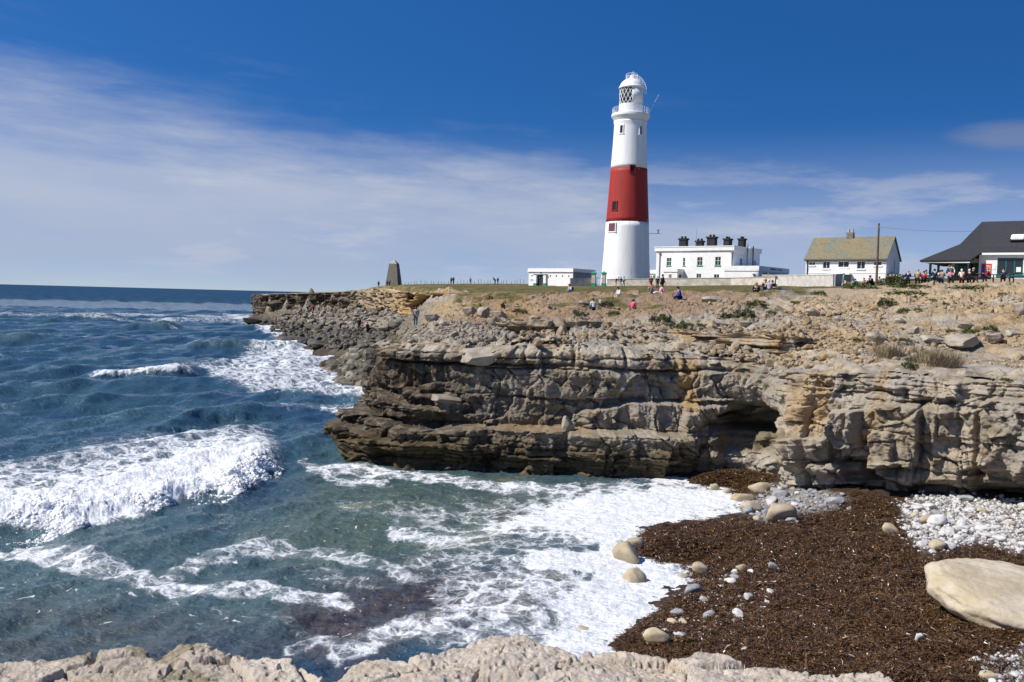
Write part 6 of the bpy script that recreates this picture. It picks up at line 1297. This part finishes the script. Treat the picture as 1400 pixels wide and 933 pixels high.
def pose_meshes(pose):
    if pose in _POSE: return _POSE[pose]
    S = joints(pose); sc = lambda k: RB.get(k, .009)
    E = [('pel', 'waist'), ('waist', 'chest'), ('chest', 'neck'), ('neck', 'head'), ('head', 'top')]
    for s in 'LR':
        E += [('chest', 'sh' + s), ('sh' + s, 'el' + s), ('el' + s, 'wr' + s), ('wr' + s, 'pa' + s), ('wr' + s, 'tha' + s), ('tha' + s, 'thb' + s), ('pel', 'hip' + s), ('hip' + s, 'kn' + s), ('kn' + s, 'an' + s), ('an' + s, 'toe' + s)]
        for i in range(4): E += [('pa' + s, f'f{i}a{s}'), (f'f{i}a{s}', f'f{i}b{s}'), (f'f{i}b{s}', f'f{i}c{s}')]
    h, t = Vector(S['head']), Vector(S['top']); fw = Vector((0, 1, -.1)); S['nose'] = tuple(h + fw * .10); RB['nose'] = .018; E.append(('head', 'nose'))
    body = skin_mesh('body', ({k: (S[k], sc(k)) for k in S}, E, 'pel'))
    T = ['pel', 'waist', 'chest', 'shL', 'elL', 'wrL', 'shR', 'elR', 'wrR']; rt = dict(pel=.155, waist=.15, chest=.165, shL=.085, shR=.085, elL=.066, elR=.066, wrL=.05, wrR=.05)
    top = skin_mesh('jacket', ({k: (S[k], rt[k]) for k in T}, [('pel', 'waist'), ('waist', 'chest')] + [e for s in 'LR' for e in (('chest', 'sh' + s), ('sh' + s, 'el' + s), ('el' + s, 'wr' + s))], 'pel'))
    L = ['pel', 'hipL', 'knL', 'anL', 'hipR', 'knR', 'anR']; rl = dict(pel=.145, hipL=.108, hipR=.108, knL=.075, knR=.075, anL=.058, anR=.058)
    trs = skin_mesh('trousers', ({k: (S[k], rl[k]) for k in L}, [('pel', 'hipL'), ('hipL', 'knL'), ('knL', 'anL'), ('pel', 'hipR'), ('hipR', 'knR'), ('knR', 'anR')], 'pel'))
    sh = []
    for s in 'LR': a, b = Vector(S['an' + s]), Vector(S['toe' + s]); sh.append(skin_mesh('shoe', ({'a': (tuple(a - Vector((0, 0, .02))), .055), 'm': (tuple((a + b) / 2), .052), 't': (tuple(b), .045)}, [('a', 'm'), ('m', 't')], 'a')))
    v, f = ico(3); k = (v[:, 2] > -.25) | (v[:, 1] < -.15); fk = f[k[f].all(1)]; up = (t - h).normalized(); fr = Vector((1, 0, 0)).cross(up) * -1
    v = v * np.array((.108, .118, .125)); M = np.array((Vector((1, 0, 0)), -fr if False else Vector((0, up.z, -up.y)), up)); v = v @ M + np.array(h + up * .05)
    v, fk, _ = compact(v, fk); hair = npmesh('hair', v, fk)
    S['_head'] = h; _POSE[pose] = (body, top, trs, sh, hair, S); return _POSE[pose]
SKINM = [plain('skin_tone_light', (.55, .34, .25), .6), plain('skin_tone_tan', (.40, .23, .15), .6)]
CLOTH = {k: plain('cloth_' + k.replace(' ', '_'), c, .85, .15, 5, .15) for k, c in dict(black=(.012, .012, .014), navy=(.014, .022, .06), red=(.42, .03, .03), white=(.74, .74, .76), grey=(.22, .22, .24), pink=(.62, .30, .38), hotpink=(.62, .10, .17), blue=(.03, .06, .38), turquoise=(.10, .48, .42), teal=(.03, .13, .15),
    brown=(.10, .05, .03), denim=(.05, .085, .16), khaki=(.28, .22, .14), orange=(.5, .10, .05), maroon=(.12, .02, .03), palegrey=(.50, .52, .58), cream=(.60, .54, .44)).items()}
n = NT('cloth_stripes'); w2 = n.n('ShaderNodeTexWave', bands_direction='Z'); w2.inputs['Scale'].default_value = 3.2; n.l(n.objc(), w2.inputs[0]); CLOTH['striped'] = n.done(n.mix(n.step(w2.outputs['Fac'], .45, .55), (.10, .10, .17), (.62, .58, .62)), .9)
HAIR = dict(black=plain('hair_black', (.012, .010, .009), .6), brown=plain('hair_brown', (.06, .032, .018), .6), fair=plain('hair_fair', (.40, .28, .15), .6), white=plain('hair_white', (.6, .58, .55), .6), red=plain('hair_red', (.20, .06, .03), .6))
def obj_mat(me, name, m, par):
    o = bpy.data.objects.new(name, me); COL.objects.link(o); o.parent = par
    if not me.materials: me.materials.append(m)
    o.material_slots[0].link = 'OBJECT'; o.material_slots[0].material = m; return o
def person(x, y, z, rz, pose, top, trs, hair, label, bag=None, scale=1.0, shoes='black', skin=0, hat=None):
    e = empty('person', (x, y, z), R(rz), label, 'person'); e.scale = (scale,) * 3; b, t, l, sh, hr, S = pose_meshes(pose)
    obj_mat(b, 'body', SKINM[skin], e); obj_mat(t, 'jacket', CLOTH[top], e)
    if trs: obj_mat(l, 'trousers', CLOTH[trs], e)
    for s in sh: obj_mat(s, 'shoe', CLOTH[shoes], e)
    obj_mat(hr, 'hair', HAIR[hair], e)
    if bag:
        c = Vector(S['chest']); bm = B(); box(bm, -.17, .17, c.y - .36, c.y - .15, c.z - .30, c.z + .12); bmesh.ops.bevel(bm, geom=bm.edges[:], offset=.07, segments=2, affect='EDGES'); bk = bm_obj('backpack', bm, CLOTH[bag], None, True); bk.location = (x, y, z); bk.rotation_euler = (0, 0, R(rz)); bk.scale = (scale,) * 3; tag(bk, f'{bag} backpack worn by the ' + label.split(' ', 1)[1] if False else f'{bag} backpack on the back of the {label}', 'backpack')
        if len(bk['label'].split()) > 16: bk['label'] = ' '.join(bk['label'].split()[:16])
    return e
def pp(px, py, Y, *a, **k):                                        # on the ground where the sight line meets it near distance Y
    p_ = P(px, py, Y); z = float(g_at(np.array([p_[0]]), np.array([Y]))[0]); return person(p_[0], Y, z, *a, **k)
pp(905, 392, 91, -70, 'stand', 'black', 'black', 'black', 'man in black jacket standing tall on the turf above the seated pair', scale=1.06)
pp(890, 391, 118, 10, 'stand', 'red', 'black', 'brown', 'person in red top standing behind the person in orange')
pp(899, 391, 124, 0, 'stand', 'black', 'black', 'black', 'person in dark clothes standing between red top and tall man', scale=.97)
pp(891, 396, 87, 150, 'floor', 'orange', 'grey', 'brown', 'person in orange top sitting on the turf edge')
pp(903, 397, 85, 110, 'stretch', 'pink', 'white', 'brown', 'person in pink top sitting with white legs stretched out')
pp(930.5, 402, 77, 95, 'ledge', 'blue', 'navy', 'black', 'person in bright blue jacket sitting on the bank', scale=1.12)
pp(781.5, 396, 96, 120, 'floor', 'palegrey', 'grey', 'brown', 'person in pale grey sitting on the lawn before the low white building', bag='black', scale=1.08)
pp(847, 414, 84, 120, 'ledge', 'white', 'cream', 'black', 'person in white shirt sitting on the earthy bank')
pp(811.5, 434, 70, 20, 'ledge', 'palegrey', 'navy', 'brown', 'person in pale top and navy trousers low on the bank', scale=.95); pp(864, 434, 71, -30, 'ledge', 'hotpink', 'denim', 'brown', 'person in hot pink top low on the bank', scale=.98)
pp(1035, 398, 75, 150, 'floor', 'black', 'black', 'fair', 'fair haired person in black jacket sitting in the group of friends', bag='navy', scale=1.08)
pp(1046, 396, 77.5, 170, 'floor', 'maroon', 'black', 'red', 'red haired person half hidden behind the striped top', scale=1.05); pp(1052, 398, 74, 0, 'floor', 'striped', 'navy', 'white', 'person in grey striped top and pale cap sitting with friends', scale=1.08)
pp(1058, 398, 74.5, 15, 'floor', 'black', 'black', 'black', 'person in black sitting close beside the striped top', scale=.92); pp(1066, 391, 74, 75, 'lie', 'brown', 'denim', 'black', 'person in brown top and jeans lying on the bank', scale=1.05)
pp(1153.5, 393, 112, 60, 'walk', 'turquoise', 'grey', 'black', 'woman in turquoise coat walking past the garden wall'); pp(1157.5, 396, 108, 80, 'floor', 'cream', 'khaki', 'brown', 'person in cream crouching beside the turquoise coat')
pp(1167, 388, 118, 150, 'floor', 'khaki', 'grey', 'red', 'red haired person sitting in the grass before the cottage'); pp(1172, 388, 117, 40, 'floor', 'teal', 'black', 'black', 'person in teal sitting in the grass before the cottage'); pp(1181, 389, 112, 160, 'floor', 'cream', 'maroon', 'brown', 'person in cream sitting beside the maroon top'); pp(1186.5, 389, 113, 190, 'floor', 'maroon', 'grey', 'brown', 'person in maroon sitting near the telegraph pole')
pp(1193, 390, 108, 95, 'floor', 'black', 'black', 'black', 'large person in black sitting at the telegraph pole', scale=1.25); pp(1203, 391, 107, 140, 'floor', 'brown', 'black', 'black', 'person in dark brown sitting behind the telegraph pole')
pp(842, 391, 160, -95, 'stoop', 'black', 'grey', 'black', 'stooping walker in black by the cream wall', bag='black'); pp(848.5, 391, 161, -60, 'walk', 'navy', 'grey', 'brown', 'walker in navy by the cream wall'); pp(852.5, 391, 160, -80, 'walk', 'turquoise', 'denim', 'brown', 'walker in turquoise by the cream wall')
pp(517.5, 395, 228, 0, 'stand', 'black', 'black', 'black', 'dark figure standing by itself next to the obelisk'); pp(529.5, 394, 227, 0, 'stand', 'black', 'navy', 'black', 'dark figure at the foot of the obelisk', scale=.9); pp(532.5, 394, 227, 30, 'stand', 'grey', 'black', 'brown', 'grey figure at the foot of the obelisk', scale=.92)
pp(452, 402, 240, 0, 'stand', 'black', 'black', 'black', 'lone dark figure on top of the far cliff near the pale block', scale=.95); pp(466, 401, 236, 0, 'stand', 'navy', 'black', 'black', 'navy figure on top of the far cliff', scale=.98)
def ph(px, py, Y0, *a, **k):
    X, Y, Z, _ = (q[0] for q in hit(px, py, g_at, Y0, 270)); return person(X, Y, Z, *a, **k)
ph(421, 424, 110, 20, 'stand', 'white', 'navy', 'white', 'person in white hat standing below the dark far cliff', scale=1.5) if False else ph(421, 428, 110, 20, 'stand', 'navy', 'navy', 'white', 'white haired person in navy standing below the dark far cliff'); ph(428.5, 428, 110, 60, 'stand', 'red', 'black', 'brown', 'person in red standing below the dark far cliff'); ph(436, 427, 110, 0, 'stand', 'palegrey', 'black', 'black', 'person in pale top standing below the dark far cliff')
ph(491, 452, 100, 30, 'stand', 'black', 'black', 'black', 'person in black standing on the fallen blocks'); ph(502.5, 459, 100, 60, 'stand', 'maroon', 'navy', 'red', 'person in maroon standing on the flat shore rock'); ph(568, 451, 80, 0, 'stand', 'grey', 'denim', 'brown', 'person in grey standing at the foot of the yellow bank')
pp(617, 391, 214, 0, 'stand', 'black', 'black', 'black', 'dark figure standing on the skyline among the fence posts', scale=.95); pp(620, 391, 214, 40, 'stand', 'navy', 'black', 'black', 'second dark figure on the skyline among the fence posts', scale=.98); pp(643, 391, 205, 0, 'stand', 'grey', 'black', 'brown', 'grey figure on the skyline past the pair', scale=.85)
pp(677, 391, 198, 70, 'stoop', 'black', 'black', 'black', 'bending dark figure on the skyline near the white building', scale=.95); pp(680.5, 391, 198, 10, 'stand', 'black', 'navy', 'black', 'dark figure beside the bending one on the skyline', scale=.85)
# picnic tables
def make_table():
    e = empty('picnic_table', (0, 0, 0), 0, 'x', 'picnic table', 'picnic tables outside the cafe'); bm = B()
    for i in range(5): y = -.36 + i * .15; box(bm, -.9, .9, y, y + .135, .72, .76)
    bm_obj('table_top', bm, WOOD, e)
    for s in (-1, 1):
        bm = B(); box(bm, -.9, .9, s * .68 - .13, s * .68 - .005, .43, .465); box(bm, -.9, .9, s * .68 + .005, s * .68 + .13, .43, .465); bm_obj('bench', bm, WOOD, e)
    for x in (-.62, .62):
        bm = B()
        for s in (-1, 1):
            a, b = Vector((x, s * .2, .72)), Vector((x, s * .62, -.12)); d = (b - a).normalized(); n_ = Vector((0, d.z, -d.y)); w_ = .05; v = [bm.verts.new(q) for dx in (-.025, .025) for q in (a + n_ * w_ + Vector((dx, 0, 0)), a - n_ * w_ + Vector((dx, 0, 0)), b - n_ * w_ + Vector((dx, 0, 0)), b + n_ * w_ + Vector((dx, 0, 0)))]
            for f in ((0, 1, 2, 3), (7, 6, 5, 4), (0, 4, 5, 1), (1, 5, 6, 2), (2, 6, 7, 3), (3, 7, 4, 0)): bm.faces.new([v[i] for i in f])
        box(bm, x - .05, x - .026, -.8, .8, .33, .428); bmesh.ops.recalc_face_normals(bm, faces=bm.faces[:]); bm_obj('leg_frame', bm, WOOD, e)
    return e
tb0 = make_table(); T_ = [(1250, 84, 'picnic table furthest from the cafe, by the big bush'), (1278, 85, 'picnic table in front of the teal veranda posts'), (1314, 83, 'picnic table in front of the open cafe door'), (1340, 81, 'picnic table in front of the red poster'), (1369, 79, 'picnic table under the teal framed cafe window'), (1397, 78, 'picnic table at the cafe handrail')]
TB = []
for i, (px, Y, lab) in enumerate(T_):
    e = tb0 if i == 0 else copy_thing(tb0); p_ = P(px, 385, Y); z = float(g_at(np.array([p_[0]]), np.array([float(Y)]))[0]); e.location = (p_[0], Y, z + .02); e.rotation_euler = (0, 0, R((-28, -10, -24, 60, -32, -26)[i])); e['label'] = lab; TB.append(e)
def at_table(i, sx_, side, top, trs, hair, label, **k):
    e = TB[i]; a = e.rotation_euler.z; lx, ly = sx_, side * .70; x = e.location.x + lx * math.cos(a) - ly * math.sin(a); y = e.location.y + lx * math.sin(a) + ly * math.cos(a)
    person(x, y, e.location.z - .03, math.degrees(a) + (180 if side > 0 else 0), 'bench', top, trs, hair, label, **k)
at_table(0, -.5, -1, 'navy', 'black', 'fair', 'fair haired person in navy at the table by the big bush'); at_table(0, .3, -1, 'khaki', 'black', 'fair', 'broad person in khaki seen from behind at the table by the bush', scale=1.1); at_table(0, .75, 1, 'red', 'black', 'brown', 'person in red facing out at the table by the bush')
at_table(1, -.65, 1, 'white', 'navy', 'brown', 'person in white shirt near the teal veranda posts'); at_table(1, -.2, -1, 'navy', 'black', 'black', 'person in navy seen from behind near the teal posts', scale=1.05); at_table(1, .45, -1, 'khaki', 'denim', 'brown', 'person in khaki seen from behind near the teal posts'); at_table(1, .6, 1, 'white', 'black', 'black', 'dark haired person in white facing out under the veranda')
pp(1290, 386, 84.5, 150, 'bench', 'pink', 'black', 'red', 'red haired person in pink seated outside the dark veranda window') if False else None
at_table(2, -.85, 1, 'pink', 'black', 'red', 'red haired person in pink in front of the veranda window')
pp(1297.5, 388, 86, 10, 'stand', 'teal', 'brown', 'red', 'person in teal jacket standing outside the cafe veranda', bag='teal'); pp(1300.5, 384, 92, 170, 'stand', 'white', 'black', 'brown', 'person in white standing under the veranda roof')
at_table(2, .0, -1, 'cream', 'maroon', 'white', 'white haired person in cream before the open cafe door'); at_table(2, .1, 1, 'maroon', 'black', 'brown', 'person in maroon facing out before the open cafe door'); at_table(2, .62, -1, 'black', 'black', 'white', 'white haired person in black before the open cafe door')
at_table(3, -.1, -1, 'red', 'denim', 'fair', 'fair haired person in red before the poster'); at_table(3, .2, 1, 'black', 'navy', 'fair', 'fair haired person in black before the poster'); at_table(4, .1, 1, 'navy', 'maroon', 'black', 'person in navy shirt alone under the teal cafe window', scale=1.08)
# ================================================================== LIGHT, SKY, CAMERA
SUN_AZ, SUN_EL = R(76), R(47)             # azimuth measured to the left of the line from the scene to the camera
sd = np.array((-math.sin(SUN_AZ) * math.cos(SUN_EL), -math.cos(SUN_AZ) * math.cos(SUN_EL), math.sin(SUN_EL)))
sl = bpy.data.lights.new('sun', 'SUN'); sl.energy = 4.6; sl.angle = R(.53); sl.color = (1.0, .95, .87)
so = bpy.data.objects.new('sun', sl); COL.objects.link(so); so.rotation_euler = Vector(sd).to_track_quat('Z', 'Y').to_euler(); so.location = (-60, -10, 90)
w = bpy.data.worlds.new('World'); scene.world = w; w.use_nodes = True; t = w.node_tree; t.nodes.clear()
class WN(NT):
    def __init__(self): self.t = t
k = WN()
tc = k.n('ShaderNodeTexCoord'); dirv = tc.outputs['Generated']
sx = k.n('ShaderNodeSeparateXYZ'); k.l(dirv, sx.inputs[0])
zc_ = k.math('MAXIMUM', sx.outputs[2], 0.0)
cmb = k.n('ShaderNodeCombineXYZ'); k.l(sx.outputs[0], cmb.inputs[0]); k.l(sx.outputs[1], cmb.inputs[1]); k.l(k.math('MULTIPLY_ADD', zc_, 3.2, .05), cmb.inputs[2])
nv = k.n('ShaderNodeVectorMath', operation='NORMALIZE'); k.l(cmb.outputs[0], nv.inputs[0])
sky = k.n('ShaderNodeTexSky', sky_type='NISHITA', sun_disc=False); k.l(nv.outputs[0], sky.inputs[0])
sky.sun_elevation = SUN_EL; sky.sun_rotation = math.atan2(sd[0], sd[1]); sky.altitude = 0; sky.air_density = 1.0; sky.dust_density = .25; sky.ozone_density = 3.5
hs = k.n('ShaderNodeHueSaturation'); hs.inputs['Saturation'].default_value = 1.33; hs.inputs['Hue'].default_value = .507; hs.inputs['Value'].default_value = 1.12; k.l(sky.outputs[0], hs.inputs['Color'])
# thin high cloud and low haze, thicker towards the open sea
q = k.n('ShaderNodeVectorMath', operation='DIVIDE'); zz = k.math('ADD', zc_, .085); cz = k.n('ShaderNodeCombineXYZ')
for i in range(3): k.l(zz, cz.inputs[i])
k.l(dirv, q.inputs[0]); k.l(cz.outputs[0], q.inputs[1])
mp = k.n('ShaderNodeMapping'); mp.inputs['Scale'].default_value = (.55, .42, 0); mp.inputs['Rotation'].default_value = (0, 0, R(-14)); mp.inputs['Location'].default_value = (3.1, 1.7, 0); k.l(q.outputs[0], mp.inputs[0])
c1 = k.noise(mp.outputs[0], 1.0, 8, .58); 
mp2 = k.n('ShaderNodeMapping'); mp2.inputs['Scale'].default_value = (3.2, 3.2, 16.0); k.l(dirv, mp2.inputs[0])
c2 = k.noise(mp2.outputs[0], 1.6, 9, .6)
lim = k.math('MULTIPLY_ADD', sx.outputs[0], -.125, .138); cs_ = k.n('ShaderNodeCombineXYZ'); k.l(k.math('MULTIPLY', sx.outputs[0], 2.4), cs_.inputs[0]); k.l(k.math('MULTIPLY', k.math('MULTIPLY_ADD', sx.outputs[0], .05, zc_), 13.0), cs_.inputs[1]); c3 = k.noise(cs_.outputs[0], 1.0, 8, .62)                 # top of the veil: higher over the sea
lim2 = k.math('MULTIPLY_ADD', c1, .07, k.math('SUBTRACT', lim, .035)); lim2 = k.math('MULTIPLY_ADD', c3, .13, k.math('SUBTRACT', lim2, .065))
veil = k.math('SUBTRACT', lim2, zc_); veil = k.step(veil, -.04, .065)
veil = k.math('MULTIPLY', veil, k.step(c3, .25, .66, .68, 1.0)); veil = k.math('MAXIMUM', veil, k.math('MULTIPLY', k.step(c3, .52, .74), k.step(k.math('SUBTRACT', lim, zc_), -.12, .0, 0, .30)))
wisp = k.math('MULTIPLY', k.step(c2, .49, .64), k.step(zc_, .0, .05, .15, .55)); wisp = k.math('MULTIPLY', wisp, k.step(zc_, .10, .17, 1, .0))
hor = k.step(zc_, 0, .19, .70, .0)
am = k.math('MAXIMUM', k.math('MULTIPLY', veil, .86), hor); 
cc = k.mix(k.step(zc_, .0, .16), (3.3, 3.75, 4.9), (4.7, 4.95, 5.6))
s1 = k.mix(am, hs.outputs[0], cc); s2 = k.mix(k.math('MULTIPLY', wisp, .7), s1, (5.2, 5.2, 5.7))
gx = k.math('MULTIPLY', k.math('SUBTRACT', sx.outputs[0], .468), 17.0); gz_ = k.math('MULTIPLY', k.math('SUBTRACT', zc_, .166), 60.0); gd = k.math('ADD', k.math('MULTIPLY', gx, gx), k.math('MULTIPLY', gz_, gz_)); gd = k.math('MULTIPLY_ADD', c2, 2.6, k.math('SUBTRACT', gd, 1.3)); s2 = k.mix(k.step(gd, 1.0, -.1, 0, .55), s2, (1.9, 2.25, 3.3))
bg = k.n('ShaderNodeBackground'); bg.inputs['Strength'].default_value = .095; k.l(s2, bg.inputs[0])
wo = k.n('ShaderNodeOutputWorld'); k.l(bg.outputs[0], wo.inputs[0])
cd = bpy.data.cameras.new('camera'); co = bpy.data.objects.new('camera', cd); COL.objects.link(co); scene.camera = co
cd.sensor_width = 36; cd.lens = FPX / 1400 * 36; cd.clip_start = .05; cd.clip_end = 100000
co.matrix_world = Matrix((( _r[0], _u[0], -_f[0], CAM[0]), (_r[1], _u[1], -_f[1], CAM[1]), (_r[2], _u[2], -_f[2], CAM[2]), (0, 0, 0, 1)))
vs = scene.view_settings; vs.view_transform = 'Standard'; vs.look = 'None'; vs.exposure = 0.38; vs.gamma = 1.0; vs.use_curve_mapping = False
scene.cycles.use_denoising = True; scene.cycles.max_bounces = 6; scene.cycles.use_adaptive_sampling = True
